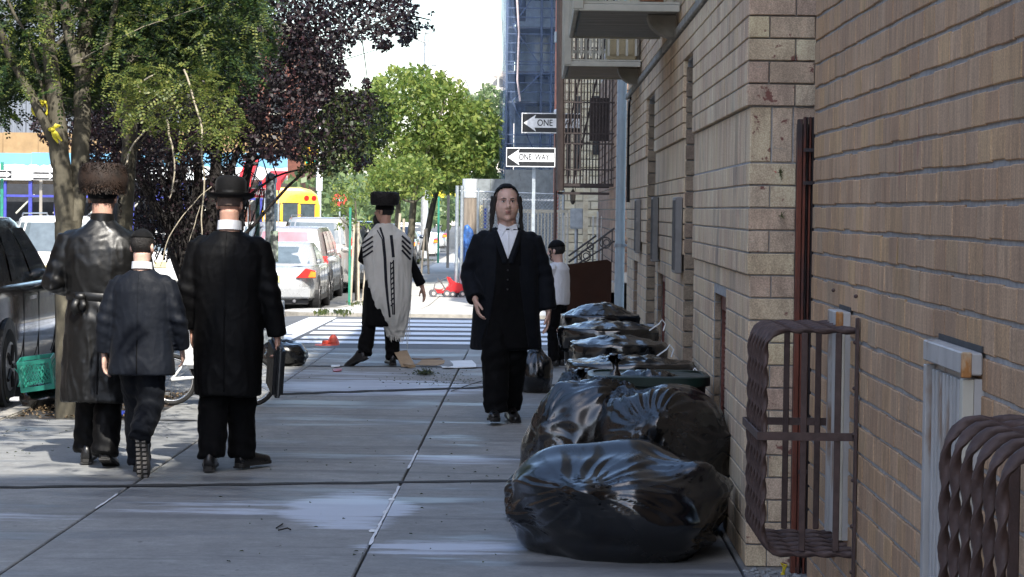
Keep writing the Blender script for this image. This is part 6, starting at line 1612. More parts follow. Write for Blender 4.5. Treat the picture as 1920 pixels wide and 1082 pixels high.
# ============================================================ SIGNS AND POSTS
def text(s, size, mat, par, loc, rz=0, name='lettering', wid=None, ext=.002):
    c = bpy.data.curves.new('t', 'FONT'); c.body = s; c.size = size; c.align_x = 'CENTER'; c.align_y = 'CENTER'; c.extrude = ext; c.offset = size*.012
    o = bpy.data.objects.new('t', c); COL.objects.link(o); dg = bpy.context.evaluated_depsgraph_get(); me = bpy.data.meshes.new_from_object(o.evaluated_get(dg)); bpy.data.objects.remove(o)
    me.transform(Matrix.Rotation(PI/2, 4, 'X'))
    if wid: 
        co = coords(me); w_ = co[:, 0].max()-co[:, 0].min(); me.transform(Matrix.Scale(wid/w_, 4, (1, 0, 0)))
    o = link(name, me, mat, par, loc=loc); return o
BLKSIGN = M('sign_black', (.012, .012, .013), .45); WHTSIGN = M('sign_white', (.75, .76, .76), .45)
def one_way(lab, loc, w_, h, rz, left=True, txt='ONE  WAY', col=BLKSIGN, group='one way signs'):
    t = thing('one_way_sign', lab, 'traffic sign', loc, rz, group); s = -1 if left else 1
    MB().box((-w_/2, 0, -h/2), (w_/2, .008, h/2)).build('plate', WHTSIGN, t)
    MB().box((-w_/2+.03*h*1.2, -.003, -h/2+.05*h), (w_/2-.036*h, -.0005, h/2-.05*h)).build('black_field', col, t)
    a = w_/2*.94; hd = h*.42
    pl = [(s*a, 0), (s*(a-h*.62), hd), (s*(a-h*.55), h*.23), (-s*a, h*.23), (-s*a, -h*.23), (s*(a-h*.55), -h*.23), (s*(a-h*.62), -hd)]
    MB().prism(pl, 1, -.006, -.0035).build('arrow', WHTSIGN, t)
    text(txt, h*.44, col, t, (-s*w_*.07, -.0085, 0), wid=w_*.62)
    return t
pB = at(998, 296, 47.0); one_way('lower one way sign with its whole arrow and words, pointing left', at(995, 295, 46.6), 0.90, .35, R(-8))
pA = at(1020, 230, 42.0); one_way('upper one way sign pointing left, cut off by the dark fire escape', at(1034, 231, 53.2), 1.24, .42, R(-4), txt='ONE  WAY')
gp_ = at(1000, 400, 46.8); t = thing('sign_post', 'grey steel post under the lower one way sign', 'post', (gp_.x, 46.8, gz(46.8))); MB().box((-.03, -.02, 0), (.03, .02, 2.7)).build('post', STEELG, t)
gp_ = at(1041, 400, 53.4); t = thing('sign_post', 'dark brown steel post behind the upper one way sign', 'post', (gp_.x, 53.4, gz(53.4))); MB().tube([(0, 0, 0), (.0, 0, 4.1)], .035, 10).build('post', BROWNMET, t, smooth=1)
MB().blob((0, 0, 4.12), (.06, .06, .06)).build('cap', WHITEP, t)
# galvanised street pole at the near corner, with sign and flyer
gp_ = at(508, 400, 28.0); t = thing('street_pole', 'thick grey octagonal steel pole right behind the bowler-hatted man', 'pole', (gp_.x, 28.0, 0))
MB().tube([(0, 0, 0), (0, 0, .4), (0, 0, 1.87)], [.068, .062, .058], 8).build('shaft', STEELG, t); MB().tube([(0, 0, 1.87), (0, 0, 1.93), (.02, 0, 1.97)], [.066, .066, .04], 8).build('cap', STEELG, t)
MB().box((.09, -.11, -.0), (.15, .1, .58)).build('utility_box', M('pale_box', (.5, .5, .48), .6), t, bevel=.01)
MB().box((-.10, -.10, .0), (.10, .10, .25)).build('base', STEELG, t, bevel=.02)
q = at(514, 462, 27.92); t = thing('flyer', 'pale green paper flyer taped to the grey pole', 'flyer', q); 
MB().box((-.04, 0, -.17), (.045, .002, .17)).build('sheet', M('flyer_paper', (.42, .52, .42), .8), t); MB().box((-.022, -.002, -.14), (.03, -.0005, .13)).build('inner_panel', M('flyer_paper2', (.5, .55, .5), .8), t)
q = at(482, 362, 30.5); t = thing('street_name_sign', 'small dark red sign reading WAY beside the round black hat', 'sign', q)
MB().box((-.22, 0, -.06), (.10, .006, .06)).build('plate', WHTSIGN, t); MB().box((-.215, -.003, -.053), (.094, -.0005, .053)).build('red_field', M('sign_maroon', (.20, .015, .03), .5), t)
text('WAY', .085, WHTSIGN, t, (.02, -.0055, 0), wid=.125)
q = at(483, 400, 30.6); t = thing('sign_post', 'thin dark green post under the dark red sign', 'post', (q.x, 30.6, 0)); MB().tube([(0, 0, 0), (0, 0, 1.86)], .028, 8).build('post', M('dark_green_paint', (.02, .06, .045), .5), t)
GRN = M('green_post_paint', (.02, .20, .13), .5)
q = at(655, 560, 55.0); t = thing('sign_post', 'green post at the far kerb between the parked cars and the sapling', 'post', (q.x, 55, gz(55))); MB().box((-.025, -.015, 0), (.025, .015, 2.1)).build('post', GRN, t)
q = at(822, 440, 100); t = thing('sign_post', 'green post far down the far pavement', 'post', (q.x, 100, gz(100))); MB().box((-.04, -.03, 0), (.04, .03, 2.6)).build('post', GRN, t)
q = at(840, 440, 92); t = thing('sign_post', 'dull timber post far down the pavement left of the fence', 'post', (q.x, 92, gz(92))); MB().box((-.05, -.05, 0), (.05, .05, 2.9)).build('post', M('grey_timber', (.26, .24, .21), .9, stretch=(1, 1, .2)), t)
# left side: one way signs on their posts before the banner
for k, (px, py, ppx, mt_, lab) in enumerate(((2, 327, 4, GRN, 'arrow sign pointing right at the left edge, on the green post'), (82, 330, 77, M('grey_timber', (.3, .3, .3)), 'arrow sign pointing right before the white banner'))):
    one_way(lab, at(px, py, 72.5), .62, .235, 0, False, 'ONE  WAY')
    q = at(ppx, py, 72.8); t = thing('sign_post', ['green post at the far left edge', 'pale grey post before the sidewalk shed'][k], 'post', (q.x, 72.8, gz(72.8))); MB().box((-.04, -.03, 0), (.04, .03, q.z-gz(72.8)+(.35 if k == 0 else .05))).build('post', mt_, t)
# lamp posts against the sky
LAMP = M('lamp_grey', (.42, .44, .45), .5, .3)
q = at(799, 150, 110); t = thing('street_lamp', 'tall straight lamp post with one long arm against the sky', 'street lamp', (q.x, 110, gz(110))); zt = at(799, 66, 110).z-gz(110)
MB().tube([(0, 0, 0), (0, 0, zt)], [.17, .11], 10).build('shaft', LAMP, t, smooth=1); MB().tube([(-.1, 0, zt-.3), (-.7, 0, zt-.05), (-1.5, 0, zt+.12)], [.05, .045, .035], 8).build('arm', LAMP, t, smooth=1)
MB().blob((-1.72, 0, zt+.13), (.3, .12, .07)).build('lamp_head', LAMP, t, smooth=3); MB().tube([(0, 0, zt), (0, 0, zt+.12)], [.05, .12], 8).build('finial', LAMP, t)
q = at(880, 190, 150); t = thing('street_lamp', 'farther curved lamp post rising behind the green trees', 'street lamp', (q.x, 150, gz(150))); zt = at(878, 165, 150).z-gz(150)
MB().tube([(0, 0, 0), (0, 0, zt), (-.25, 0, zt+.6), (-.9, 0, zt+1.15), (-1.7, 0, zt+1.3)], [.14, .09, .07, .05, .04], 8).build('shaft', LAMP, t, smooth=1); MB().blob((-1.95, 0, zt+1.3), (.3, .12, .07)).build('lamp_head', LAMP, t, smooth=3)
q = at(598, 400, 120); t = thing('street_pole', 'thin white pole behind the large silver car', 'pole', (q.x, 120, gz(120))); zt = at(598, 205, 120).z-gz(120); MB().tube([(0, 0, 0), (0, 0, zt)], .10, 10).build('shaft', WHTSIGN, t, smooth=1)
MB().tube([(0, 0, 2.9), (0, 0, 3.9)], .15, 10).build('collar', WHTSIGN, t)
q = at(583, 293, 118); t = thing('traffic_light', 'yellow traffic light showing green, left of the white pole', 'traffic light', q)
TY = M('signal_yellow', (.75, .45, .02), .5)
for sx in (-.14, .2): 
    b_ = MB().box((sx-.13, -.1, -.42), (sx+.13, .1, .42)).build('housing', TY, t, bevel=.02)
    for k in range(3):
        col_ = [(.02, .45, .30), (.06, .04, .02), (.08, .01, .01)][k]; mm = M('lens%d' % k, col_, .3)
        MB().tube([(sx, -.12, -.27+k*.27), (sx, -.1, -.27+k*.27)], .09, 12).build('lens', mm, b_)
MB().tube([(.33, 0, .3), (.9, 0, .35)], .04, 6).build('bracket', LAMP, t)
q = at(637, 375, 125); t = thing('road_sign', 'small red round-cornered road sign far off by the small tree', 'traffic sign', q)
MB().tube([(0, 0, 0), (0, .02, 0)], .36, 8).build('plate', M('sign_red', (.6, .05, .04), .5), t); MB().box((-.22, -.012, -.07), (.22, -.004, .07)).build('bar', WHTSIGN, t)
MB().tube([(0, .04, -2.6), (0, .04, .3)], .04, 6).build('post', STEELG, t)

# ============================================================ FENCE, UTILITY POLE, SCAFFOLD
YFn = 61.5
ft = thing('chain_link_fence', 'chain link fence panels with silver posts across the building site', 'fence', (at(862, 500, YFn).x, YFn, gz(YFn)))
xa0 = at(862, 400, YFn).x; xb0 = at(1058, 400, YFn).x; zt = at(862, 352, YFn).z
def fpart(mb, nm, mt_, **k): return mb.build(nm, mt_, ft, world=True, **k)
for px in (857, 866, 897, 1000, 1056): x = at(px, 400, YFn).x; fpart(MB().tube([(x, YFn, gz(YFn)), (x, YFn, zt+(.05 if px < 870 else -.0))], .045 if px < 870 else .03, 8), 'post', STEELG, smooth=1)
fpart(MB().tube([(xa0, YFn, zt-.08), (xb0, YFn, zt-.13)], .022, 6), 'top_rail', STEELG)
mm = MB(); xq = at(900, 400, YFn).x; z0 = at(900, 440, YFn).z-.5; n = 30; st = .085
for i in range(-24, 34):
    x = xq+i*st
    a = Vector((x, YFn, z0)); 
    for sg in (1, -1):
        x0_, x1_ = (x, x+sg*(zt-.12-z0)); lo_, hi_ = Vector((x0_, YFn, z0)), Vector((x1_, YFn, zt-.12))
        # clip to the panel
        t0, t1 = 0.0, 1.0
        for bound, s in ((xq, 1), (xb0, -1)):
            fa, fb_ = s*(lo_.x-bound), s*(hi_.x-bound)
            if fa < 0 and fb_ < 0: t0 = 2
            elif fa < 0: t0 = max(t0, -fa/(fb_-fa))
            elif fb_ < 0: t1 = min(t1, fa/(fa-fb_))
        if t0 < t1: mm.tube([lo_.lerp(hi_, t0), lo_.lerp(hi_, t1)], .006, 4)
fpart(mm, 'wire_mesh', STEELG)['kind'] = 'stuff'
q = at(881, 345, 63); t = thing('utility_pole', 'thick short timber pole with a white wrapped top', 'pole', (q.x, 63, gz(63)))
MB().tube([(0, 0, 0), (0, 0, 2.6)], [.19, .17], 14).build('shaft', M('old_timber', (.24, .20, .16), .9, stretch=(2, 2, .2), vary=.35), t, smooth=1); MB().tube([(0, 0, 2.4), (0, 0, 2.86)], .185, 12).build('wrapping', M('grey_wrap', (.55, .58, .60), .5, vary=.2, stretch=(3, 3, .3)), t)
mb = MB(); mb.blob((-.03, -.22, .95), (.22, .09, .75), 16, 12); me = mb.mesh('tarpaulin'); co = coords(me); nn = normals(me)
for i in range(len(co)): co[i] += nn[i]*.08*nz(co[i][0]*9, co[i][1]*9, co[i][2]*5)
setco(me, co); o = link('blue_tarpaulin', me, M('blue_tarp', (.03, .10, .30), .4, vary=.5, scale=9, bump=.6), None, smooth=3, loc=(q.x, 63, gz(63))); tag(o, 'crumpled blue tarpaulin tied to the timber pole', 'tarpaulin')
# junk behind the fence: white boards, crates
for k, (x0, y0, x1, y1, cc, Y, lab) in enumerate(((905, 372, 1040, 377, (.75, .74, .70), 64, 'long white board lying across behind the fence'), (896, 385, 905, 428, (.62, .55, .30), 64.5, 'cream panel standing at the left end of the fence'), (907, 390, 912, 428, (.05, .10, .45), 64.6, 'narrow blue panel behind the fence'), (915, 380, 938, 398, (.5, .5, .5), 65, 'pale grey container behind the fence mesh'), (940, 392, 1030, 400, (.55, .5, .38), 62.5, 'cream horizontal rail left of the grey meter box'))):
    a, b = at(x0, y0, Y), at(x1, y1, Y); t = thing('leaning_board', lab, 'board', ((a.x+b.x)/2, Y, gz(Y)))
    MB().box((a.x, Y, b.z), (b.x, Y+.05, a.z)).build('board', M('panel%d' % k, cc, .7), t, world=True); 
    for xx in (a.x+.01, b.x-.04): MB().box((xx, Y+.052, gz(Y)), (xx+.03, Y+.09, b.z+.02)).build('leg', MATS['grey_timber'], t, world=True)
# grey hoarding under the scaffold
t = thing('site_hoarding', 'grey-green plywood hoarding behind the fence under the scaffold', 'hoarding', (at(1000, 400, 69).x, 69, gz(69)))
x0 = at(893, 350, 69).x
for i in range(6):
    a, b = at(893+i*27, 318, 69), at(919.5+i*27, 318, 69); MB().box((a.x, 69, gz(69)), (b.x, 69.03, a.z-(.25 if i < 2 else 0))).build('panel', M('hoard%d' % (i % 3), [(.20, .22, .23), (.16, .18, .19), (.05, .16, .12)][i % 3 if i > 2 else 0], .8), t, world=True)
# scaffold with blue netting
YS0, YS1 = 70.0, 86.0
sc_t = thing('scaffold', 'tall scaffold wrapped in blue netting against the sky', 'scaffold', (at(948, 400, YS0).x, YS0, gz(YS0)))
xl, xr = at(948, 100, YS0).x, at(1041, 100, YS0).x
SCF = M('scaffold_steel', (.10, .13, .20), .5, .4)
for yy in (YS0, YS0+2.4, YS0+4.8, YS0+9.6, YS1):
    for xx in (xl+.04, (xl+xr)/2+.3, xr-.1): MB().tube([(xx, yy, gz(YS0)), (xx, yy, 9.6)], .035, 6).build('standard', SCF, sc_t, world=True)
lev = [at(1000, y_, YS0).z for y_ in (322, 190, 133, 50, -40, -120)]
WALKB = M('walk_board', (.10, .11, .13), .8)
for z in lev:
    MB().box((xl, YS0, z-.05), (xr, YS1, z)).build('walk_board', WALKB, sc_t, world=True)
    for dz in (.25, .5, .75, 1.0):
        MB().tube([(xl, YS0-.02, z+dz), (xr, YS0-.02, z+dz)], .02, 5).build('guard_rail', SCF, sc_t, world=True)
        if dz > .4: MB().tube([(xl+.02, YS0, z+dz), (xl+.02, YS1, z+dz)], .02, 5).build('guard_rail', SCF, sc_t, world=True)
for i, (za, zb) in enumerate(zip(lev, lev[1:])):
    MB().tube([(xl+.2, YS0-.03, za), (xr-.3, YS0-.03, zb)] if i % 2 else [(xr-.3, YS0-.03, za), (xl+.2, YS0-.03, zb)], .02, 5).build('brace', SCF, sc_t, world=True)
nt_ = NT('blue_netting'); f = nt_.noise(1.2, 5, (1, 1, .3)); nt_.set(nt_.ramp(f, [(.3, (.08, .13, .26)), (.7, (.17, .25, .42))]), .6)
fine = nt_.noise(2.0, 5, (1.5, 1.5, .35)); nt_.l(nt_.ramp(fine, [(.3, .14), (.7, .38)]), nt_.p.inputs['Alpha']); NET = nt_.m
def net(p0, p1, z0, z1, nm):
    mb = MB(); nx, nz_ = 30, 60; v_ = []; d = (Vector(p1)-Vector(p0)); no = Vector((d.y, -d.x)).normalized()
    for j in range(nz_+1):
        for i in range(nx+1):
            p = Vector(p0)+d*i/nx; w_ = .10*nz(i*.35, j*.12, p0[0])+.06*math.sin(i*.7); v_.append((p.x+no.x*w_, p.y+no.y*w_, z0+(z1-z0)*j/nz_))
    mb.add(v_, [(j*(nx+1)+i, j*(nx+1)+i+1, (j+1)*(nx+1)+i+1, (j+1)*(nx+1)+i) for j in range(nz_) for i in range(nx)]); return mb.build(nm, NET, sc_t, world=True, fixn=False, smooth=3)
net((xl-.06, YS0-.12), (xr, YS0-.12), lev[0]-.8, 9.6, 'netting'); net((xl-.12, YS0-.1), (xl-.12, YS1), lev[0]-.8, 9.6, 'netting')
mb = MB(); mb.tube([at(968, -20, 69.8), at(973, 60, 69.8), at(970, 150, 69.8), at(975, 190, 69.8)], .03, 5); mb.build('white_rope', M('pinkish_rope', (.6, .5, .5), .7), sc_t, world=True)
# the building it wraps
t = thing('wrapped_building', 'pale grey building under repair behind the blue netting', 'building', (1.2, 72, gz(72)))
MB().box((at(985, 100, 72).x, 72, gz(72)), (5, 88, 14)).build('wall', M('pale_render', (.38, .42, .45), .9), t, world=True)
MB().box((at(966, 100, 76).x, 76, gz(76)), (2, 90, 7.2)).build('wing', M('pale_render2', (.42, .45, .47), .9), t, world=True)
for z in (3.2, 5.4, 7.6):
    w_ = MB().box((at(1003, 100, 72).x, 71.95, z), (at(1026, 100, 72).x, 71.998, z+1.2)).build('window', M('bright_pane', (.30, .36, .40), .1), t, world=True)
    MB().box((at(1001, 100, 72).x, 71.9, z-.12), (at(1028, 100, 72).x, 71.949, z-.02)).build('sill', BLACKMET, w_, world=False)
    w_.children[0].matrix_parent_inverse = Matrix.Identity(4); w_.children[0].location = -Vector((1.2, 72, gz(72)))

# ============================================================ THE HOUSES PAST THE CROSSING
t = thing('corner_house', 'brown brick house with stoop just past the crossing', 'building', (1.45, 47.5, gz(47.5)))
MB().box((1.47, 47.5, gz(47)-.3), (9, 62, 12)).build('wall', MORTAR, t, world=True)
mm = MB(); r = 0; z = gz(50)
while z < 4.6:
    y = 47.45+(.3 if r % 2 else 0)
    while y < 62: mm.box((1.44, y+.01, z+.014), (1.48, y+.59, z+.19)); y += .6
    x = 1.44
    while x < 2.6: mm.box((x+.01, 47.45, z+.014), (x+.59, 47.51, z+.19)); x += .6
    z += .2; r += 1
mm.build('brick_courses', FAR_BRICK, t, world=True)['kind'] = 'stuff'
t2 = thing('cream_house', 'sunlit cream brick house behind the dark fire escape', 'building', (1.5, 66, gz(66)))
MB().box((at(1053, 100, 66).x, 66, gz(66)-.3), (9, 69.5, 14)).build('wall', M('cream_mortar', (.35, .33, .27), .9), t2, world=True)
mm = MB(); z = gz(66); r = 0; xs0 = at(1053, 100, 66).x
while z < 7.8:
    x = xs0+.0-(.2 if r % 2 else 0)
    while x < xs0+1.6: mm.box((max(x, xs0)+.012, 65.95, z+.012), (x+.388, 66.01, z+.20)); x += .4
    z += .215; r += 1
mm.build('brick_courses', CREAM_BRICK, t2, world=True)['kind'] = 'stuff'
for (pxa, pxb, pya, pyb) in ((1080, 1087, 180, 320), (1112, 1130, 180, 290), (1062, 1068, 250, 330)):
    a, b = at(pxa, pya, 65.9), at(pxb, pyb, 65.9); MB().box((a.x, 65.9, b.z), (b.x, 65.945, a.z)).build('window', DG, t2, world=True)
q = at(1046, 100, 65.5); t = thing('drain_pipe', 'salmon pink pipe running up beside the cream bricks', 'pipe', (q.x, 65.5, gz(65))); MB().tube([(0, 0, 0), (0, 0, 10)], .07, 10).build('pipe', M('salmon_paint', (.42, .17, .12), .7), t, smooth=1)
q = at(1044, 70, 65.3); t = thing('meter_box', 'small grey box on the salmon pink pipe', 'box', q); MB().box((-.06, -.1, -.14), (.08, 0, .14)).build('case', STEELG, t, bevel=.01)
# fire escape
fe = thing('fire_escape', 'dark iron fire escape cage hanging past the crossing', 'fire escape', (at(1100, 300, 50).x, 49.6, gz(50)))
IRON = M('fire_escape_iron', (.030, .022, .021), .6, .3, vary=.3)
x0, x1 = at(1046, 300, 49.6).x, at(1153, 300, 49.6).x; yA_, yB_ = 49.6, 52.6; zb = at(1100, 344, 49.6).z; ztp = 6.3
def fep(mb, nm, **k): return mb.build(nm, IRON, fe, world=True, **k)
for z in (zb, at(1100, 130, 49.6).z+.9):
    for yy in (yA_, yB_): fep(MB().box((x0, yy, z-.06), (x1, yy+.05, z)), 'floor_beam')
    for k in range(9): fep(MB().box((x0, yA_+.1+k*.31, z-.03), (x1, yA_+.24+k*.31, z-.008)), 'floor_slat')
for k in range(19):
    x = x0+(x1-x0)*k/18; fep(MB().box((x-.011, yA_-.01, zb), (x+.011, yA_+.012, ztp)), 'bar')
for k in range(12):
    y = yA_+(yB_-yA_)*k/11; fep(MB().box((x0-.012, y-.012, zb), (x0+.012, y+.012, ztp)), 'bar')
for k in range(10):
    x = x0+(x1-x0)*k/9; fep(MB().box((x-.012, yB_-.012, zb), (x+.012, yB_+.012, ztp)), 'bar')
for z in (zb+.25, zb+.75, zb+.95, zb+1.55, zb+2.6, zb+3.4):
    fep(MB().box((x0-.02, yA_-.02, z), (x1, yA_-.012, z+.03)), 'rail'); fep(MB().box((x0-.02, yA_, z), (x0-.013, yB_, z+.03)), 'rail')
fep(MB().tube([(x0+.05, yA_-.06, zb-.15), (x0+.0, yA_-.06, ztp)], .075, 8), 'corner_post')
for k in range(2): fep(MB().box((x0+.3+k*.35, yB_-.3, zb), (x0+.34+k*.35, yB_-.26, zb+3.2), Matrix.Rotation(R(12), 3, 'Y')), 'ladder_side')
fep(MB().box((x0+.62, yA_+1.0, zb+.85), (x0+1.0, yA_+1.1, zb+1.7)), 'hung_panel')
fep(MB().box((x0-.0, yA_-.03, zb-.22), (x1-.1, yA_+.0, zb-.17)), 'drop_rail')
q = at(1074, 370, 49.8); t = thing('wall_lantern', 'black hanging lantern under the fire escape', 'lantern', q); MB().lathe([(.01, .16), (.06, .08), (.05, -.08), (.02, -.14)], n=8).build('lantern', BLACKMET, t); MB().tube([(0, 0, .15), (0, 0, .30)], .008, 5).build('chain', BLACKMET, t)
q = at(1081, 410, 60); t = thing('electric_cabinet', 'light grey electric cabinet behind the stoop railings', 'cabinet', (q.x, 60, q.z)); MB().box((-.15, -.1, -.24), (.15, .1, .24)).build('case', STEELG, t, bevel=.02); MB().box((-.12, -.108, -.20), (.12, -.101, .2)).build('door', STEELG, t); MB().tube([(0, .0, -.24), (0, 0, -q.z+gz(60))], .04, 8).build('stand', STEELG, t)
q = at(1098, 400, 61); t = thing('cream_column', 'sunlit cream post beside the grey cabinet', 'post', (q.x, 61, gz(61))); MB().box((-.06, -.06, 0), (.06, .06, 3.1)).build('post', CREAM_BRICK, t)
for k, px in enumerate((1058, 1064, 1112, 1120, 1128)):
    q = at(px, 430, 58.5); t = thing('railing_post', 'pale vertical railing bar behind the stoop stairs', 'railing', (q.x, 58.5, gz(58.5)), 0, 'pale railing bars behind the stoop'); MB().box((-.02, -.02, 0), (.02, .02, 2.0+.1*(k % 2))).build('bar', M('pale_metal', (.5, .5, .47), .6), t)
# cream fence with lattice left of the cabinet
t = thing('cream_fence', 'cream painted slatted fence beside the chain link, behind the small boy', 'fence', (at(1020, 420, 56).x, 56, gz(56)))
a, b = at(990, 393, 56), at(1066, 393, 56)
MB().box((a.x, 56, a.z-.06), (b.x, 56.05, a.z)).build('top_rail', CREAMP, t, world=True)
for i in range(13): x = a.x+(b.x-a.x)*i/12; MB().box((x-.014, 56.01, gz(56)), (x+.014, 56.04, a.z-.061)).build('slat', CREAMP, t, world=True)
# stoop
st_ = thing('stoop', 'dark brown stoop wall and stair with scrolled iron railing', 'stoop', (1.1, 47.2, gz(47.2)))
DB = M('dark_brown_paint', (.012, .005, .003), .85, vary=.2, scale=2, Specular_IOR_Level=.08)
a, b = at(1064, 496, 46.8), at(1147, 490, 46.8); zg = gz(46.8)
MB().prism([(a.x, zg), (b.x, zg), (b.x, b.z-.02), (b.x-.08, b.z+.03), (a.x, a.z)], 1, 46.8, 47.0).build('side_wall', DB, st_, world=True)
for k in range(6): 
    xs1 = a.x+.15+k*.26; MB().box((xs1, 47.02, zg), (2.3, 48.5, zg+.18*(k+1))).build('step', M('stone_step', (.3, .28, .25), .85), st_, world=True)
for (p0, p1) in (((1066, 492), (1152, 428)), ((1066, 480), (1118, 442)), ((1080, 497), (1152, 452))):
    p, q_ = at(*p0, 46.9), at(*p1, 46.9); MB().tube([p, q_], .018, 6).build('rail', BLACKMET, st_, world=True)
for (px, py, r_) in ((1097, 480, .10), (1135, 455, .10), (1107, 462, .06)):
    p = at(px, py, 46.9); ringm(tuple(p), r_, .012, 20).build('scroll', BLACKMET, st_, world=True); ringm(tuple(p+Vector((.02, 0, 0))), r_*.55, .010, 16).build('scroll', BLACKMET, st_, world=True)
for px in (1068, 1090, 1112, 1130, 1148):
    p = at(px, 492-(px-1066)*.74, 46.9); MB().tube([p, (p.x, 46.9, b.z-.02)], .012, 6).build('baluster', BLACKMET, st_, world=True)

# ============================================================ ACROSS THE AVENUE
sd = thing('sidewalk_shed', 'construction shed with tan parapet, blue and white banner and blue steel legs', 'shed', (-14, 75, gz(75)))
YD = 75.0
def P(px, py, Y=YD): return at(px, py, Y)
TAN = M('tan_plywood', (.30, .20, .10), .8, vary=.18, scale=3, dirt=((.16, .10, .06), 4, .62))
for i in range(9):
    a, b = P(-60+i*66, 248), P(5.0+i*66, 288); MB().box((a.x, YD, b.z), (b.x, YD+.05, a.z)).build('parapet_panel', TAN, sd, world=True)
SKYB = M('banner_sky_blue', (.14, .35, .54), .6, vary=.10, scale=1.2); 
for i in range(5):
    a, b = P(-60+i*120, 286), P(59+i*120, 338)
    MB().box((a.x, YD-.04, b.z), (b.x, YD-.012, a.z)).build('banner', M('banner_white', (.74, .78, .80), .6, vary=.03), sd, world=True)
    mb = MB(); n = 16; pts = [(P(-60+i*120+119*k/n, 318-8*abs(nz(k*.9, i))-(3*(k % 3))).x, P(0, 308-8*nz(k*.7, i*3.)).z) for k in range(n+1)]
    mb.prism([(a.x, a.z)]+[(p[0], p[1]) for p in pts]+[(b.x, a.z)], 1, YD-.046, YD-.0405); mb.build('banner_sky', SKYB, sd, world=True)
q = P(22, 314, YD-.06); text('sern', .34, M('banner_text', (.35, .45, .52), .7), sd, q-Vector(sd.location))
for i in range(12):
    px = -40+i*48; a = P(px, 340); MB().box((a.x-.05, YD+.06, gz(75)), (a.x+.05, YD+.16, a.z)).build('leg', M('shed_blue', (.05, .06, .34), .5), sd, world=True)
for z_ in (368,): a, b = P(-60, z_), P(520, z_); MB().box((a.x, YD+.05, b.z-.05), (b.x, YD+.055, a.z)).build('cross_pipe', MATS['shed_blue'], sd, world=True)
for i in range(8):
    a, b = P(-40+i*70, 400, YD+.2), P(-5+i*70, 365, YD+.2); MB().tube([a, b], .03, 6).build('brace', M('pale_pipe', (.5, .5, .42), .5), sd, world=True)
a, b = P(-90, 340), P(520, 340); MB().box((a.x, YD+.2, a.z-.02), (b.x, YD+3.4, a.z+.08)).build('deck', M('shed_deck', (.20, .16, .12), .8), sd, world=True)
# building behind the shed
t = thing('netted_building', 'grey building shrouded in vertical grey sheeting above the tan parapet', 'building', (-16, 79, gz(79)))
MB().box((-34, 79, gz(79)-.3), (P(330, 0, 79).x, 95, 10)).build('wall', M('shop_dark', (.03, .033, .04), .8), t, world=True)
SH = M('grey_sheeting', (.17, .19, .22), .6, .2, vary=.3, scale=3, stretch=(6, 6, .15)); SH2 = M('pale_sheeting', (.52, .55, .58), .5)
x = -22.0; i = 0; xe = P(330, 0, 79).x
while x < xe:
    w_ = .16+.09*((i*7) % 3); MB().box((x, 78.9+.03*(i % 2), P(0, 250, 79).z-.3), (x+w_-.015, 78.99, 9.5)).build('sheet', SH if (i % 9) else SH2, t, world=True); x += w_; i += 1
t = thing('red_shop', 'shop with bright red awnings glimpsed through the dark leaves', 'building', (P(500, 0, 88).x, 88, gz(88)))
a, b = P(330, 320, 88), P(470, 350, 88)
MB().box((a.x, 88, gz(88)-.3), (b.x, 90, 6)).build('wall', RED_BRICK, t, world=True)
RA = M('red_awning', (.62, .02, .03), .6)
for k_, (p0, p1) in enumerate((((448, 290), (470, 342)), ((492, 318), (526, 349)))):
    a, b = P(*p0, 72.6), P(*p1, 72.6); t_ = thing('shop_canopy', ['narrow bright red canopy glimpsed left of the round black hat', 'bright red canopy above the WAY sign, right of the round black hat'][k_], 'canopy', ((a.x+b.x)/2, 72.6, gz(72.6)), 0, 'red canopies')
    MB().prism([(74.8, a.z), (74.8, a.z-.08), (72.6, b.z), (72.6, b.z+.16)], 0, a.x, b.x).build('awning', RA, t_, world=True)
    MB().box((a.x, 72.57, b.z-.12), (b.x, 72.598, b.z+.16)).build('valance', RA, t_, world=True)
    for xx in (a.x+.04, b.x-.08): MB().box((xx, 72.65, gz(72.6)), (xx+.04, 72.69, b.z)).build('pole', STEELG, t_, world=True)
a, b = P(470, 346, 87.9), P(500, 395, 87.9); w_ = MB().box((a.x, 87.9, b.z), (b.x, 87.97, a.z)).build('shop_window', DG, t, world=True)
# rows of brick houses far up the avenue
for k, (pxa, pxb, pyt, Y, mt_, nf, lab) in enumerate(((520, 566, 60, 150, RED_BRICK, 6, 'red brick tenement behind the tip of the plum tree'), (566, 603, 110, 190, FAR_BRICK, 6, 'brown tenement beside the thin white pole'), (600, 640, 190, 240, CREAM_BRICK, 5, 'pale far block behind the small tree'))):
    a, b = P(pxa, pyt, Y), P(pxb, pyt, Y); t = thing('tenement', lab, 'building', ((a.x+b.x)/2, Y, gz(Y)))
    MB().box((a.x-(8 if k == 0 else 0), Y, gz(Y)-.3), (b.x, Y+12, a.z)).build('wall', mt_, t, world=True)
    MB().box((a.x-(8 if k == 0 else 0), Y-.3, a.z), (b.x+.1, Y+12, a.z+.5)).build('cornice', LEDGE, t, world=True)
    nn_ = 3 if k else 4
    for i in range(nf):
        for j in range(nn_):
            x = b.x-.6-(j+.5)*1.55; z = 3.0+i*(a.z-3.6)/nf
            if x < a.x: continue
            w_ = MB().box((x-.4, Y-.05, z), (x+.4, Y-.002, z+1.1)).build('window', DG, t, world=True); MB().box((x-.48-t.location.x, Y-.09-Y, z-.12-gz(Y)), (x+.48-t.location.x, Y-.051-Y, z-.02-gz(Y))).build('sill', CREAMP, w_)
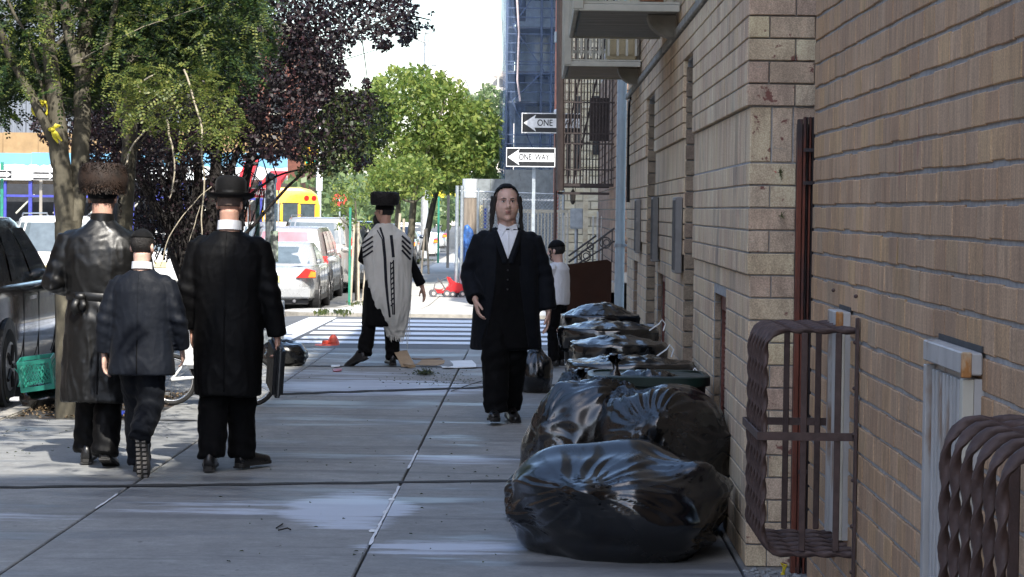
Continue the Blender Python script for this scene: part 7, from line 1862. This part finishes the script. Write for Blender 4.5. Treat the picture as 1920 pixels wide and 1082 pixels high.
# rooftops over the trees
t = thing('distant_block', 'blown-out pale block and rooftops above the green trees', 'building', (P(850, 150, 330).x, 330, gz(330)))
PB = M('distant_pale_wall', (.62, .58, .52), .9)
for (x0_, y0_, x1_) in ((806, 127, 836), (836, 142, 905), (905, 152, 952), (900, 160, 1000)):
    a, b = P(x0_, y0_, 330+x0_*.01), P(x1_, y0_, 330); MB().box((a.x, 330+x0_*.01, gz(330)), (b.x, 345, a.z)).build('block', PB, t, world=True)
for (px, py, w_, h_) in ((915, 147, 1.2, .8), (935, 150, .9, 1.2), (850, 140, 1.0, .4)):
    a = P(px, py+8, 329); MB().box((a.x, 329.2, a.z-.3), (a.x+w_, 331, a.z+h_)).build('roof_hut', M('hut_grey', (.4, .38, .36), .9), t, world=True); 
a = P(939, 140, 328); MB().lathe([(.9, 0), (.75, .4), (.35, .7), (.05, .85)], n=12).build('water_tank_roof', M('tank_grey', (.45, .4, .35), .9), t, loc=(a.x-t.location.x, -2, a.z-gz(330)-.3))
mb = MB(); C = []
rnd = random.Random(77)
for i in range(9000):
    Y = rnd.uniform(140, 260); px = rnd.uniform(520, 960); py = rnd.uniform(330, 420)+8*nz(px*.05); q = at(px, py, Y); C.append(q)
o = leaves('far_greenery', C, .5, LEAF_B, None, 5, .7); tag(o, 'mass of greenery closing the far end of the street', 'trees', kind='stuff')
# yellow sunlit patch of leaves beyond
C = fill([(795, 345), (800, 372), (842, 376), (850, 350), (830, 335)], 105, 2, 260, 51, thr=-.5); o = leaves('yellow_bush', C, .18, M('yellow_leaf', (.62, .55, .04), .6), None, 5); tag(o, 'bright yellow sunlit foliage low between the far trees', 'bush', kind='stuff')

# ============================================================ THE REST OF THE BLOCK (mirrored in cars and bags)
OPB = M('opposite_brick', (.16, .11, .085), .9, vary=.3, scale=.5)
for k, (xa_, xb_, ya_, yb_, h_, lab) in enumerate(((-34, -18.6, -85, -40, 14, 'brick house row on the far side of the avenue, behind the viewer'), (-34, -18.4, -39.8, 2, 12, 'brick house row across the avenue beside the viewer'), (-34, -18.6, 2.2, 46, 13, 'brick house row across the avenue left of the view'), (-17, 20, -112, -95, 15, 'brick block closing the avenue behind the viewer'))):
    t = thing('row_house', lab, 'building', (xb_, ya_, 0)); MB().box((xa_, ya_, -.3), (xb_, yb_, h_)).build('wall', OPB, t, world=True)
    mm = MB(); n_ = int((yb_-ya_)/3.2)
    for j in range(4):
        for i in range(n_):
            if k < 3: mm.box((xb_-.1, ya_+1+i*3.2, 1.3+j*3), (xb_+.03, ya_+2.2+i*3.2, 3.1+j*3))
            else: mm.box((xa_+1.2+i*2, yb_-.1, 1.3+j*3), (xa_+2.2+i*2, yb_+.03, 3.1+j*3))
    mm.build('windows', GLASS, t, world=True)['kind'] = 'stuff'
